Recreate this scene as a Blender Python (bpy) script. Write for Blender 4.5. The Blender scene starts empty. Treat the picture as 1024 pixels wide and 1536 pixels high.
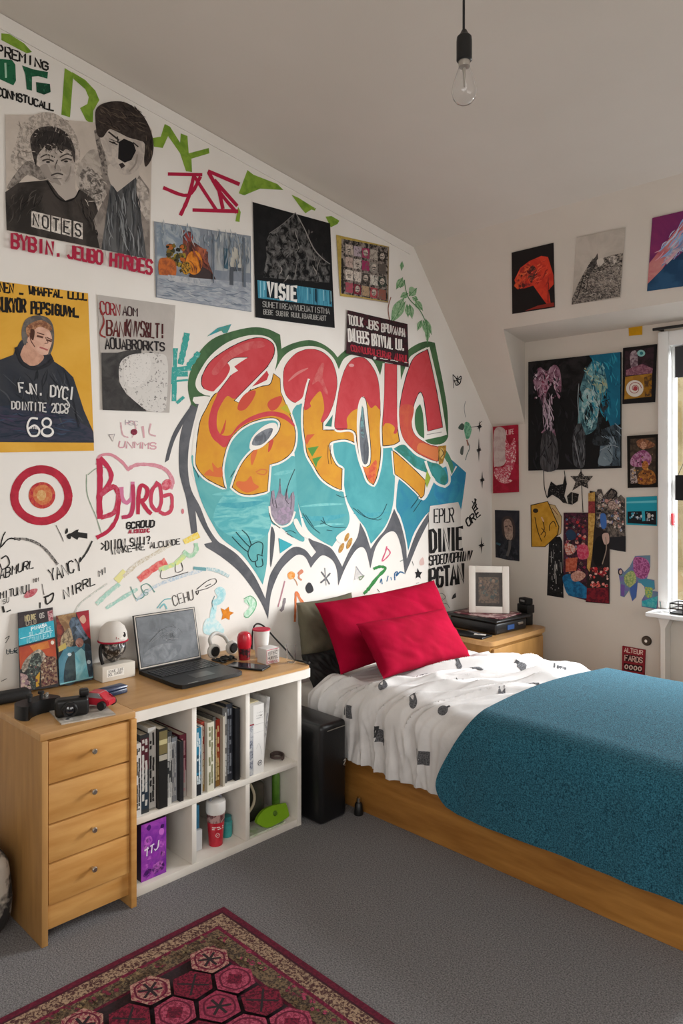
import bpy, bmesh, math, random
from mathutils import Vector, Matrix, noise as mnoise
from mathutils.geometry import tessellate_polygon
SC = bpy.context.scene
COL = SC.collection
F = 1125.0; HV = 710.0; CAM = Vector((3.05, 0, 1.6)); S2 = math.sqrt(.5)
FWD = Vector((-S2, S2, 0)); RGT = Vector((S2, S2, 0)); UP = Vector((0, 0, 1))

def ray(u, v):
    return FWD + RGT * ((u - 512) / F) + UP * ((HV - v) / F)
def at(u, v, x=None, y=None, z=None):
    d = ray(u, v)
    t = (x - CAM.x) / d.x if x is not None else (y - CAM.y) / d.y if y is not None else (z - CAM.z) / d.z
    return CAM + d * t

def lin(c): return c / 12.92 if c <= .04045 else ((c + .055) / 1.055) ** 2.4
def H(s, k=1.0):
    return tuple(min(.93, lin(int(s[i:i + 2], 16) / 255) * k) for i in (0, 2, 4))

# ------------------------------------------------------------------ materials
MATS = {}
def newmat(name):
    m = bpy.data.materials.new(name); m.use_nodes = True
    nt = m.node_tree; b = nt.nodes['Principled BSDF']
    MATS[name] = m
    return m, nt, b
def N(nt, t, **kw):
    n = nt.nodes.new(t)
    for k, v in kw.items(): setattr(n, k, v)
    return n
def mat(name, col, rough=.6, col2=None, scale=20, th=.5, soft=.2, bump=0, bscale=None, metal=0, spec=.4, stretch=(1, 1, 1), detail=4, coat=0, sheen=0):
    m, nt, b = newmat(name)
    c = H(col) if isinstance(col, str) else col
    b.inputs['Base Color'].default_value = (*c, 1)
    b.inputs['Roughness'].default_value = rough
    b.inputs['Metallic'].default_value = metal
    b.inputs['Specular IOR Level'].default_value = spec
    b.inputs['Coat Weight'].default_value = coat
    if sheen:
        b.inputs['Sheen Weight'].default_value = sheen; b.inputs['Sheen Roughness'].default_value = .5
    g = N(nt, 'ShaderNodeNewGeometry')
    vm = N(nt, 'ShaderNodeVectorMath', operation='MULTIPLY'); vm.inputs[1].default_value = stretch
    nt.links.new(g.outputs['Position'], vm.inputs[0])
    if col2:
        c2 = H(col2) if isinstance(col2, str) else col2
        n = N(nt, 'ShaderNodeTexNoise'); n.inputs['Scale'].default_value = scale; n.inputs['Detail'].default_value = detail
        nt.links.new(vm.outputs[0], n.inputs['Vector'])
        r = N(nt, 'ShaderNodeMapRange'); r.inputs[1].default_value = th - soft; r.inputs[2].default_value = th + soft
        nt.links.new(n.outputs['Fac'], r.inputs[0])
        mx = N(nt, 'ShaderNodeMix', data_type='RGBA'); mx.inputs[6].default_value = (*c, 1); mx.inputs[7].default_value = (*c2, 1)
        nt.links.new(r.outputs[0], mx.inputs[0]); nt.links.new(mx.outputs[2], b.inputs['Base Color'])
    if bump:
        n2 = N(nt, 'ShaderNodeTexNoise'); n2.inputs['Scale'].default_value = bscale or scale; n2.inputs['Detail'].default_value = 3
        nt.links.new(vm.outputs[0], n2.inputs['Vector'])
        bp = N(nt, 'ShaderNodeBump'); bp.inputs['Strength'].default_value = bump; bp.inputs['Distance'].default_value = .004
        nt.links.new(n2.outputs['Fac'], bp.inputs['Height']); nt.links.new(bp.outputs[0], b.inputs['Normal'])
    return m
def paint_mat(name, rough, spec):
    """printed / painted colour held on the mesh: c1 and c2 mixed by noise (scale, threshold, softness) or by cells"""
    m, nt, b = newmat(name)
    b.inputs['Roughness'].default_value = rough; b.inputs['Specular IOR Level'].default_value = spec
    g = N(nt, 'ShaderNodeNewGeometry')
    a1 = N(nt, 'ShaderNodeAttribute', attribute_name='c1'); a2 = N(nt, 'ShaderNodeAttribute', attribute_name='c2')
    a3 = N(nt, 'ShaderNodeAttribute', attribute_name='np'); a4 = N(nt, 'ShaderNodeAttribute', attribute_name='nk')
    sp = N(nt, 'ShaderNodeSeparateXYZ'); nt.links.new(a3.outputs['Vector'], sp.inputs[0])
    vm = N(nt, 'ShaderNodeVectorMath', operation='MULTIPLY'); nt.links.new(g.outputs['Position'], vm.inputs[0])
    nt.links.new(a4.outputs['Vector'], vm.inputs[1])
    vs = N(nt, 'ShaderNodeVectorMath', operation='SCALE'); nt.links.new(vm.outputs[0], vs.inputs[0]); nt.links.new(sp.outputs[0], vs.inputs['Scale'])
    n = N(nt, 'ShaderNodeTexNoise'); n.inputs['Scale'].default_value = 1; n.inputs['Detail'].default_value = 5; n.inputs['Roughness'].default_value = .6
    n.inputs['Distortion'].default_value = .6
    nt.links.new(vs.outputs[0], n.inputs['Vector'])
    lo = N(nt, 'ShaderNodeMath', operation='SUBTRACT'); hi = N(nt, 'ShaderNodeMath', operation='ADD')
    for q in (lo, hi): nt.links.new(sp.outputs[1], q.inputs[0]); nt.links.new(sp.outputs[2], q.inputs[1])
    r = N(nt, 'ShaderNodeMapRange'); nt.links.new(n.outputs['Fac'], r.inputs[0]); nt.links.new(lo.outputs[0], r.inputs[1]); nt.links.new(hi.outputs[0], r.inputs[2])
    mx = N(nt, 'ShaderNodeMix', data_type='RGBA')
    nt.links.new(r.outputs[0], mx.inputs[0]); nt.links.new(a1.outputs['Color'], mx.inputs[6]); nt.links.new(a2.outputs['Color'], mx.inputs[7])
    nt.links.new(mx.outputs[2], b.inputs['Base Color'])
    return m
PAINT = paint_mat('painted_surface', .75, .2)
GLOSS = paint_mat('printed_gloss', .38, .4)
PLAST = paint_mat('moulded_plastic', .3, .5)
WALLC = 'e6e0d8'
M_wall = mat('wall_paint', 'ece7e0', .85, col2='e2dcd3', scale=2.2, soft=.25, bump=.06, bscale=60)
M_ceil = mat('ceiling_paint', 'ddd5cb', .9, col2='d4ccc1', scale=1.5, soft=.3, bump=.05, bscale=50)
M_wall_dim = mat('wall_paint_dimmed', 'd6cdc2', .87, col2='cdc4b8', scale=2.2, soft=.25, bump=.06, bscale=60)  # wall paint darkened so the window wall and slope look less lit
M_white = mat('white_lacquer', 'e9e3da', .45, col2='ddd6cb', scale=6)
M_winw = mat('window_white', 'f0f0ee', .35)
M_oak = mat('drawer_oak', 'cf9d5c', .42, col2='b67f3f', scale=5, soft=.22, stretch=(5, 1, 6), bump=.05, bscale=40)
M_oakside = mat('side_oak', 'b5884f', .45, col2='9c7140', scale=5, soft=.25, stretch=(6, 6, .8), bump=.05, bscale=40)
M_top = mat('worktop_oak', 'c49a66', .35, col2='b38650', scale=5, soft=.25, stretch=(6, 1, 1), bump=.03)
M_bedoak = mat('bed_oak', 'b7813f', .4, col2='94612a', scale=4.5, soft=.22, stretch=(.9, 4, 7), bump=.06, bscale=30)
M_night = mat('nightstand_oak', 'bb8c4e', .42, col2='a3763c', scale=5, soft=.22, stretch=(4, 4, .9))
M_floor = mat('grey_carpet', '918f90', .95, col2='5c5b5c', scale=190, soft=.16, th=.52, bump=.9, bscale=240, spec=.1)
M_chrome = mat('brushed_metal', 'c9c4bb', .28, metal=1)
M_black = mat('black_plastic', '141414', .4)
M_blackm = mat('black_matte', '1a1918', .7)
M_leather = mat('black_leatherette', '0e0e10', .36, bump=.12, bscale=120, spec=.5)
M_red = mat('crimson_velvet', '9c0a2e', .9, col2='880824', scale=9, bump=.25, bscale=45, spec=.06)
M_olive = mat('olive_cotton', '6b6552', .9, col2='5a5544', scale=8, bump=.2, bscale=120)
M_teal = mat('teal_wool', '3a788c', .95, col2='123848', scale=210, soft=.17, bump=.9, bscale=260, sheen=.1, spec=.1)
M_mattress = mat('mattress_cotton', 'd9d5ce', .9)
M_cable = mat('black_cable', '151413', .5)

def glass_mat():
    m, nt, b = newmat('clear_glass')
    b.inputs['Base Color'].default_value = (1, 1, 1, 1); b.inputs['Roughness'].default_value = .02
    b.inputs['Transmission Weight'].default_value = 1; b.inputs['IOR'].default_value = 1.3
    return m
M_glass = glass_mat()
def pane_mat():
    m, nt, b = newmat('window_glass')
    tr = N(nt, 'ShaderNodeBsdfTransparent'); gl = N(nt, 'ShaderNodeBsdfGlossy'); gl.inputs['Roughness'].default_value = .02
    ms = N(nt, 'ShaderNodeMixShader'); ms.inputs[0].default_value = .08
    nt.links.new(tr.outputs[0], ms.inputs[1]); nt.links.new(gl.outputs[0], ms.inputs[2])
    nt.links.new(ms.outputs[0], nt.nodes['Material Output'].inputs['Surface'])
    return m
M_pane = pane_mat()

# ------------------------------------------------------------------ objects
def wloc(o):
    v = Vector((0, 0, 0))
    while o is not None: v += o.location; o = o.parent
    return v
def tag(o, label=None, cat=None, group=None, kind=None):
    if label: o['label'] = label
    if cat: o['category'] = cat
    if group: o['group'] = group
    if kind: o['kind'] = kind
    return o
def thing(name, loc, label, cat, group=None):
    o = bpy.data.objects.new(name, None); o.empty_display_size = .05
    COL.objects.link(o); o.location = Vector(loc)
    return tag(o, label, cat, group)
def put(name, me, parent):
    o = bpy.data.objects.new(name, me); COL.objects.link(o)
    if parent is not None:
        off = wloc(parent); o.parent = parent
    elif len(me.vertices):
        xs = [v.co for v in me.vertices]
        off = Vector(((min(v.x for v in xs) + max(v.x for v in xs)) / 2, (min(v.y for v in xs) + max(v.y for v in xs)) / 2, min(v.z for v in xs)))
        o.location = off
    else: off = Vector()
    me.transform(Matrix.Translation(-off))
    return o
def smooth(me, ang=35):
    me.polygons.foreach_set('use_smooth', [True] * len(me.polygons))
    me.set_sharp_from_angle(angle=math.radians(ang))
def obj(name, bm, m, parent=None, ang=35):
    bmesh.ops.recalc_face_normals(bm, faces=bm.faces)
    me = bpy.data.meshes.new(name); bm.to_mesh(me); bm.free()
    me.materials.append(m); smooth(me, ang)
    return put(name, me, parent)

def merge(bm, b2, M=None):
    if M is not None: bmesh.ops.transform(b2, matrix=M, verts=b2.verts)
    t = bpy.data.meshes.new('tmp'); b2.to_mesh(t); b2.free(); bm.from_mesh(t); bpy.data.meshes.remove(t)
    return bm
def box(lo, hi, r=0, seg=2, bm=None, M=None):
    b2 = bmesh.new(); bmesh.ops.create_cube(b2, size=1)
    lo, hi = Vector(lo), Vector(hi)
    for v in b2.verts: v.co = Vector((lo[i] + (v.co[i] + .5) * (hi[i] - lo[i]) for i in range(3)))
    if r: bmesh.ops.bevel(b2, geom=b2.edges[:], offset=r, segments=seg, affect='EDGES', profile=.5, clamp_overlap=True)
    if bm is None and M is None: return b2
    if bm is None: bmesh.ops.transform(b2, matrix=M, verts=b2.verts); return b2
    return merge(bm, b2, M)
def lathe(prof, c=(0, 0, 0), n=28, bm=None, M=None, cap=True):
    b2 = bmesh.new(); rings = []
    for r, z in prof:
        if r < 1e-5: rings.append([b2.verts.new((0, 0, z))] * n)
        else: rings.append([b2.verts.new((r * math.cos(2 * math.pi * i / n), r * math.sin(2 * math.pi * i / n), z)) for i in range(n)])
    for a, b in zip(rings, rings[1:]):
        for i in range(n):
            vs = []
            for q in (a[i], a[(i + 1) % n], b[(i + 1) % n], b[i]):
                if q not in vs: vs.append(q)
            if len(vs) > 2: b2.faces.new(vs)
    if cap:
        for rg in (rings[0], rings[-1]):
            if len(set(rg)) == n: b2.faces.new(rg)
    T = Matrix.Translation(Vector(c)) @ (M if M is not None else Matrix())
    bmesh.ops.transform(b2, matrix=T, verts=b2.verts)
    return b2 if bm is None else merge(bm, b2)
def crom(pts, closed=False, n=6):
    """Catmull-Rom through 2D/3D points; a point given as (x, y, 'c') is a corner"""
    P = [Vector(p[:2]) if (len(p) > 2 and isinstance(p[2], str)) else Vector(p) for p in pts]
    cor = [len(p) > 2 and isinstance(p[2], str) for p in pts]
    L = len(P); out = []
    for i in range(L if closed else L - 1):
        p1, p2 = P[i], P[(i + 1) % L]
        p0 = P[(i - 1) % L] if (closed or i > 0) else p1
        p3 = P[(i + 2) % L] if (closed or i + 2 < L) else p2
        if cor[i]: p0 = p1
        if cor[(i + 1) % L]: p3 = p2
        if cor[i] and cor[(i + 1) % L]:
            out.append(p1); continue
        for k in range(n):
            t = k / n
            out.append(.5 * (2 * p1 + (p2 - p0) * t + (2 * p0 - 5 * p1 + 4 * p2 - p3) * t * t + (3 * p1 - p0 - 3 * p2 + p3) * t ** 3))
    if not closed: out.append(P[-1])
    return out
def tube(pts, r, n=8, bm=None, sm=True):
    P = crom([Vector(p) for p in pts], n=5) if sm and len(pts) > 2 else [Vector(p) for p in pts]
    b2 = bmesh.new(); rings = []
    for i, p in enumerate(P):
        d = (P[min(i + 1, len(P) - 1)] - P[max(i - 1, 0)]).normalized()
        a = d.orthogonal().normalized() if i == 0 else (a - d * a.dot(d)).normalized()
        b = d.cross(a)
        rr = r(i / (len(P) - 1)) if callable(r) else r
        rings.append([b2.verts.new(p + (a * math.cos(2 * math.pi * k / n) + b * math.sin(2 * math.pi * k / n)) * rr) for k in range(n)])
    for x, y in zip(rings, rings[1:]):
        for k in range(n): b2.faces.new((x[k], x[(k + 1) % n], y[(k + 1) % n], y[k]))
    b2.faces.new(rings[0]); b2.faces.new(rings[-1])
    return b2 if bm is None else merge(bm, b2)
def prism(poly, axis, lo, hi, bm=None):
    """2D polygon (in the two other axes, in order) swept along axis"""
    b2 = bmesh.new()
    def mk(p, h):
        q = list(p); q.insert(axis, h); return b2.verts.new(q)
    A = [mk(p, lo) for p in poly]; B = [mk(p, hi) for p in poly]
    b2.faces.new(A); b2.faces.new(B[::-1])
    for i in range(len(A)): b2.faces.new((A[i], B[i], B[(i + 1) % len(A)], A[(i + 1) % len(A)]))
    return b2 if bm is None else merge(bm, b2)

# ------------------------------------------------------------------ painted art
GL = {'A': '002640-1232', 'B': '00063645443303-3342413000', 'C': '4536160501103041', 'D': '00062645412000', 'E': '46060040-0333',
      'F': '460600-0333', 'G': '45361605011030414323', 'H': '0600-4640-0343', 'I': '2620', 'J': '4641301001', 'K': '0600-4602-1340',
      'L': '060040', 'M': '0006234640', 'N': '00064046', 'O': '160501103041453616', 'P': '00063645443303',
      'Q': '160501103041453616-2140', 'R': '00063645443303-2340', 'S': '453616050413334241301001', 'T': '0646-2620', 'U': '060110304146',
      'V': '062046', 'W': '0610233046', 'X': '0640-4600', 'Y': '062346-2320', 'Z': '06460040', '1': '152620', '2': '05163645440040',
      '6': '3616050110304142331302', '9': '4413040516364541301001', '8': '160504133344453616-1302011030414233', '.': '2021', '-': '0343', '_': '0040',
      '!': '2622-2120', '?': '051636453322-2120', '>': '054301', ':': '2423-2120', "'": '2624', '&': '4005163634021030 42'.replace(' ', ''), '|': '2620', '/': '0046', ',': '2110', '^': '002640'}
class Art:
    def __init__(s, mapfn, base=.001, gain=1.0, step=.000025):
        s.f = mapfn; s.off = base; s.g = 1 + (gain - 1) * .45; s.step = step
        s.V = []; s.Fc = []; s.A = []; s.rnd = random.Random(7)
    def col(s, c):
        return H(c, s.g) if isinstance(c, str) else c
    def raw(s, V, Fc, c, c2=None, sc=0, th=.5, soft=.08, k=(1, 1, 1)):
        b = len(s.V); s.V += [Vector(v) for v in V]; s.Fc += [tuple(i + b for i in f) for f in Fc]
        c = s.col(c); c2 = s.col(c2) if c2 else c
        s.A += [(c, c2, (sc or 1, th, soft), k)] * len(V)
    def bm(s, b2, c, **kw):
        b2.verts.index_update(); bmesh.ops.recalc_face_normals(b2, faces=b2.faces)
        s.raw([v.co.copy() for v in b2.verts], [[v.index for v in f.verts] for f in b2.faces], c, **kw); b2.free()
    def box(s, lo, hi, c, r=0, M=None, **kw): s.bm(box(lo, hi, r, M=M), c, **kw)
    def poly(s, pts, c, sm=False, n=5, **kw):
        P = crom(pts, True, n) if sm else [Vector(p[:2]) for p in pts]
        Q = []
        for p in P:
            if not Q or (p - Q[-1]).length > 1e-4 * max(1, p.length): Q.append(p)
        tri = tessellate_polygon([[Vector((p.x, p.y, 0)) for p in Q]])
        s.off += s.step
        V = [s.f(p, s.off) for p in Q]
        out = []
        for t in tri:
            t = list(t)
            nrm = (V[t[1]] - V[t[0]]).cross(V[t[2]] - V[t[0]])
            if nrm.dot(CAM - V[t[0]]) < 0: t.reverse()
            out.append(t)
        s.raw(V, out, c, **kw)
    def slab(s, pts, th, c, **kw):
        """board standing th off its plane, with edges"""
        o0 = s.off; n = len(pts); nv = s.f.n
        B = [s.f(Vector(p[:2]), o0 + th) for p in pts]; A = [q - nv * th for q in B]
        s.raw(A + B, [[i, (i + 1) % n, n + (i + 1) % n, n + i] for i in range(n)] + [list(range(n))[::-1], list(range(n, 2 * n))], c, **kw)
        s.off = o0 + th
    def ell(s, cx, cy, rx, ry, c, rot=0, n=26, **kw):
        cr, sr = math.cos(rot), math.sin(rot)
        s.poly([(cx + rx * math.cos(a) * cr - ry * math.sin(a) * sr, cy + rx * math.cos(a) * sr + ry * math.sin(a) * cr) for a in [2 * math.pi * i / n for i in range(n)]], c, **kw)
    def stroke(s, pts, w, c, sm=True, taper=0, jit=0, n=5, closed=False, **kw):
        if closed: pts = list(pts) + [pts[0]]
        P = crom(pts, False, n) if sm and len(pts) > 2 else [Vector(p[:2]) for p in pts]
        Q = [P[0]]
        for p in P[1:]:
            if (p - Q[-1]).length > 1e-5: Q.append(p)
        P = Q
        if len(P) < 2: return
        L = len(P); s.off += s.step; V = []
        for i, p in enumerate(P):
            a, b = P[max(i - 1, 0)], P[min(i + 1, L - 1)]
            d = b - a
            if d.length < 1e-6: d = Vector((1, 0))
            d.normalize(); nn = Vector((-d.y, d.x))
            q = i / (L - 1); ww = w / 2 * (1 - taper * abs(2 * q - 1) ** 2) * (1 + s.rnd.uniform(-jit, jit))
            e = d * (w * .25 if not taper and i == L - 1 else -w * .25 if not taper and i == 0 else 0)
            if closed: e = e * 0
            oo = s.off + s.step * .9 * q
            V += [s.f(p + nn * ww + e, oo), s.f(p - nn * ww + e, oo)]
        Fs = []
        for i in range(L - 1):
            f = [2 * i, 2 * i + 1, 2 * i + 3, 2 * i + 2]
            nrm = (V[f[1]] - V[f[0]]).cross(V[f[2]] - V[f[0]])
            if nrm.dot(CAM - V[f[0]]) < 0: f.reverse()
            Fs.append(f)
        s.raw(V, Fs, c, **kw)
    def text(s, t, quad, c, w, jit=0, gap=1.3, slant=0, **kw):
        tl, tr, br, bl = [Vector(q) for q in quad]
        t = t.upper(); W = len(t) * (4 + gap) - gap
        for i, ch in enumerate(t):
            g = GL.get(ch)
            if not g: continue
            dy = s.rnd.uniform(-jit, jit); dx = s.rnd.uniform(-jit, jit)
            for st in g.split('-'):
                pts = []
                for k in range(0, len(st), 2):
                    x, y = int(st[k]), int(st[k + 1])
                    a = (i * (4 + gap) + x + slant * y + dx) / W; b = 1 - (y + dy + s.rnd.uniform(-jit, jit) * .5) / 6
                    top = tl + (tr - tl) * a; bot = bl + (br - bl) * a
                    pts.append(top + (bot - top) * b)
                s.stroke(pts, w, c, sm=False, **kw)
    def daub(s, quad, n, pal, ln, w, ang=1.57, spread=.5, seed=1, **kw):
        """scattered tapered brush marks"""
        r = random.Random(seed); tl, tr, br, bl = [Vector(q) for q in quad]
        for k in range(n):
            a_, b_ = r.uniform(.04, .96), r.uniform(.04, .96)
            p = (tl + (tr - tl) * a_) * (1 - b_) + (bl + (br - bl) * a_) * b_
            t = ang + r.uniform(-spread, spread); l = ln * r.uniform(.4, 1.2); d = Vector((math.cos(t), math.sin(t))) * l / 2; q = Vector((-d.y, d.x)) * r.uniform(-.3, .3)
            s.stroke([p - d, p + q, p + d], w * r.uniform(.5, 1.3), r.choice(pal), taper=.9, n=3, **kw)
    def tiny(s, quad, rows, c, w, seed=1, dens=.8):
        """rows of illegible small print"""
        r = random.Random(seed); tl, tr, br, bl = [Vector(q) for q in quad]
        for k in range(rows):
            b = (k + .5) / rows; x = 0
            while x < 1:
                l = r.uniform(.03, .12)
                if r.random() < dens:
                    p = [(tl + (tr - tl) * a) + ((bl + (br - bl) * a) - (tl + (tr - tl) * a)) * (b + r.uniform(-.1, .1) / rows) for a in (x, min(1, x + l * .8))]
                    s.stroke(p, w, c, sm=False)
                x += l
    def blobs(s, quad, n, pal, r0, r1, seed=1, **kw):
        r = random.Random(seed); tl, tr, br, bl = [Vector(q) for q in quad]
        for k in range(n):
            R = r.uniform(r0, r1); a, b = r.random(), r.random()
            p = (tl + (tr - tl) * a) * (1 - b) + (bl + (br - bl) * a) * b
            wid, hei = ((tr - tl).length + (br - bl).length) / 2, ((bl - tl).length + (br - tr).length) / 2
            a = min(max(a, R / wid), 1 - R / wid); b = min(max(b, R / hei), 1 - R / hei)
            p = (tl + (tr - tl) * a) * (1 - b) + (bl + (br - bl) * a) * b
            m = r.randint(4, 7); ph = r.uniform(0, 6)
            pts = [(p.x + R * r.uniform(.5, 1) * math.cos(ph + 2 * math.pi * i / m), p.y + R * r.uniform(.5, 1) * math.sin(ph + 2 * math.pi * i / m)) for i in range(m)]
            kk = dict(kw); c = r.choice(pal)
            if 'sc' in kk: kk['c2'] = r.choice(pal)
            s.poly(pts, c, sm=r.random() < .6, n=3, **kk)
    def build(s, name, m=None, parent=None, ang=30):
        me = bpy.data.meshes.new(name); me.from_pydata([tuple(v) for v in s.V], [], s.Fc); me.update()
        for nm, i in (('c1', 0), ('c2', 1)):
            at_ = me.attributes.new(nm, 'FLOAT_COLOR', 'POINT'); at_.data.foreach_set('color', [x for a in s.A for x in (*a[i], 1)])
        for nm, i in (('np', 2), ('nk', 3)):
            at_ = me.attributes.new(nm, 'FLOAT_VECTOR', 'POINT'); at_.data.foreach_set('vector', [x for a in s.A for x in a[i]])
        me.materials.append(m or PAINT); smooth(me, ang)
        return put(name, me, parent)

def plane_map(p0, n):
    p0, n = Vector(p0), Vector(n).normalized()
    def f(p, off):
        d = ray(p[0], p[1]); return CAM + d * (((p0 + n * off) - CAM).dot(n) / d.dot(n))
    f.n = n
    return f
LW = plane_map((0, 0, 0), (1, 0, 0))                       # left wall, points read off in photo coordinates
RW = plane_map((0, 4.58, 0), (0, -1, 0))                   # window wall
SL = plane_map((0, 3.7, 3.04), (0, -1.10, -.88))           # sloping ceiling
def frame_map(o, ex, ey, n):
    o, ex, ey, n = Vector(o), Vector(ex), Vector(ey), Vector(n).normalized()
    def f(p, off): return o + ex * p[0] + ey * p[1] + n * off
    f.n = n
    return f
def flat_art(label, cat, mapfn=LW, base=.001, gain=1.0, group=None, name='graffiti_art'):
    a = Art(mapfn, base, gain); a.info = (name, label, cat, group); return a
def done(a, m=None):
    nm, label, cat, group = a.info
    return tag(a.build(nm, m), label, cat, group)
# ------------------------------------------------------------------ the room
def struct(name, bm, m, kind='structure', ang=35):
    o = obj(name, bm, m, None, ang); o['kind'] = kind; return o
CEIL = lambda y: 3.04 + .148 * (3.7 - y)
Y0, X1 = -1.7, 4.9
struct('floor', box((-.1, Y0 - .1, -.1), (X1 + .1, 4.68, 0)), M_floor)
struct('wall_left', prism([(Y0, 0), (4.58, 0), (4.58, 1.94), (3.7, 3.04), (Y0, CEIL(Y0))], 0, -.1, 0), M_wall)
struct('wall_back', box((0, Y0 - .1, 0), (X1, Y0, CEIL(Y0))), M_wall)
struct('wall_opposite', prism([(Y0, 0), (4.58, 0), (4.58, 1.94), (3.7, 3.04), (Y0, CEIL(Y0))], 0, X1, X1 + .1), M_wall)
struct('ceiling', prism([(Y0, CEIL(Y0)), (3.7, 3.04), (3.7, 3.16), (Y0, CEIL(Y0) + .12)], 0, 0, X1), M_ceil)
# window wall with its opening
WX0, WX1, WZ0, WZ1 = 1.215, 2.75, .79, 2.42
bm = box((0, 4.58, 0), (WX0, 4.68, 2.56)); box((WX1, 4.58, 0), (X1, 4.68, 2.56), bm=bm)
box((WX0, 4.58, 0), (WX1, 4.68, WZ0), bm=bm); box((WX0, 4.58, WZ1), (WX1, 4.68, 2.56), bm=bm)
struct('wall_right', bm, M_wall_dim)
# sloping ceiling: left strip down to the wall, and the band above the dormer, its soffit and cheek
SY = lambda z: 3.7 + (3.04 - z) * .8
ZS, ZB = 2.52, 2.508
CX0, CX1 = .395, .27      # cheek: front and back x
bm = bmesh.new()
def face(pts): bm.faces.new([bm.verts.new(p) for p in pts])
yf = SY(ZS)
face([(0, 3.7, 3.04), (X1, 3.7, 3.04), (X1, yf, ZS), (CX0, yf, ZS), (CX1, 4.58, 1.94), (0, 4.58, 1.94)])
face([(CX0, yf, ZS), (X1, yf, ZS), (X1, 4.58, ZB), (CX1, 4.58, ZB)])
face([(CX0, yf, ZS), (CX1, 4.58, ZB), (CX1, 4.58, 1.94)])
struct('ceiling_slope', bm, M_wall_dim)['kind'] = 'structure'
# thin rail under the ceiling edge
struct('trim_1', prism([(Y0, CEIL(Y0) - .062), (3.66, CEIL(3.66) - .062), (3.7, 3.035), (Y0, CEIL(Y0) - .001)], 0, .0005, .006), M_wall)
# window
w = bpy.data.objects.new('window_1', None); COL.objects.link(w); w.location = ((WX0 + WX1) / 2, 4.58, WZ0); w['kind'] = 'structure'
bm = box((WX0 - .012, 4.535, WZ0 + .002), (WX0 + .052, 4.60, WZ1 + .03), .008); box((WX1 - .07, 4.535, WZ0 + .002), (WX1 + .012, 4.60, WZ1 + .03), .008, bm=bm)
box((WX0 + .052, 4.537, WZ1 - .06), (WX1 - .07, 4.60, WZ1 + .028), .006, bm=bm)
obj('window_frame', bm, M_winw, w)
bm = box((WX0 + .052, 4.585, WZ0 + .002), (WX0 + .074, 4.62, WZ1 - .06), .005); box((2.0, 4.585, WZ0 + .002), (2.06, 4.62, WZ1 - .06), .005, bm=bm)
box((WX1 - .105, 4.585, WZ0), (WX1 - .07, 4.62, WZ1 - .06), .005, bm=bm)
for z0, z1 in ((WZ0, WZ0 + .05), (1.52, 1.56), (WZ1 - .1, WZ1 - .06)): box((WX0 + .074, 4.587, z0), (WX1 - .105, 4.618, z1), .004, bm=bm)
obj('window_sash', bm, M_winw, w)
obj('window_pane', box((WX0 + .068, 4.60, WZ0 + .04), (WX1 - .1, 4.606, WZ1 - .08)), M_pane, w)
obj('window_handle', tube([(WX0 + .063, 4.583, 1.30), (WX0 + .063, 4.57, 1.30), (WX0 + .063, 4.566, 1.36)], .008), mat('red_handle', 'c2343c', .4), w)
struct('window_sill', box((1.2, 4.36, .762), (2.95, 4.578, .788), .008), M_winw)
bm = prism([(1.235, .0), (1.262, .0), (1.262, .68), (1.30, .76), (1.215, .76), (1.235, .68)], 1, 4.50, 4.578)
tag(struct('trim_2', bm, M_wall))
rod = thing('curtain_rod', (2.0, 4.5, 2.46), 'thin dark curtain rod fixed above the white window frame', 'curtain rod')
obj('rod', tube([(1.19, 4.5, 2.462), (2.8, 4.5, 2.462)], .009), M_black, rod)
obj('rod_bracket', box((1.21, 4.5, 2.456), (1.225, 4.579, 2.468)), M_black, rod)
obj('rod_bracket', box((2.75, 4.5, 2.456), (2.765, 4.579, 2.468)), M_black, rod)
# roller blind seen at the top of the glass, and the street front across the way
tag(obj('roller_blind', box((WX0 + .077, 4.571, 2.17), (WX1 - .11, 4.581, 2.355)), mat('blind_cloth', '3b3a3c', .9)), 'dark roller blind pulled down over the top of the window', 'blind')
a = Art(frame_map((0, 0, 0), (1, 0, 0), (0, 0, 1), (0, -1, 0)))
a.box((-6, 13, -1), (9, 13.3, 7), 'a8956c', c2='8f7c56', sc=1.2)
for i in range(7):
    for j in range(3): a.box((-5 + i * 2, 12.96, .2 + j * 2.2), (-4 + i * 2, 13.01, 1.7 + j * 2.2), '6c7076')
o = a.build('outside_house'); o['kind'] = 'structure'
hs = thing('window_sign', (1.40, 4.56, 1.5), 'small black hanging sign with white lettering against the window glass', 'sign')
a = Art(frame_map((1.298, 4.566, 1.44), (1, 0, 0), (0, 0, 1), (0, -1, 0)))
a.slab([(0, 0), (.17, 0), (.17, .15), (0, .15)], .006, '1d1c1d'); a.text('3E', [(.03, .09), (.14, .09), (.14, .03), (.03, .03)], 'e8e6e2', .012)
a.build('sign_board', parent=hs)
obj('sign_cord', tube([(1.313, 4.563, 1.59), (1.383, 4.563, 1.75), (1.453, 4.563, 1.59)], .002, sm=False), M_black, hs)
# wire basket on the sill
bk = thing('wire_basket', (1.44, 4.46, .788), 'dark wire basket standing on the white window sill', 'basket')
bm = None
for z in (.795, .82, .85): bm = tube([(1.33, 4.40, z), (1.56, 4.40, z), (1.56, 4.52, z), (1.33, 4.52, z), (1.33, 4.40, z)], .004, 6, bm, sm=False)
for x in (1.33, 1.40, 1.48, 1.56):
    for y in (4.40, 4.52): tube([(x, y, .79), (x, y, .85)], .003, 6, bm, sm=False)
box((1.335, 4.405, .79), (1.555, 4.515, .796), bm=bm)
obj('basket_wire', bm, M_black, bk)
tag(obj('glass_tumbler', lathe([(0, .789), (.024, .789), (.03, .85), (.027, .85), (.022, .794), (0, .794)], (1.285, 4.44, 0), 20), M_glass), 'small clear glass beside the wire basket on the sill', 'glass')
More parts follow.
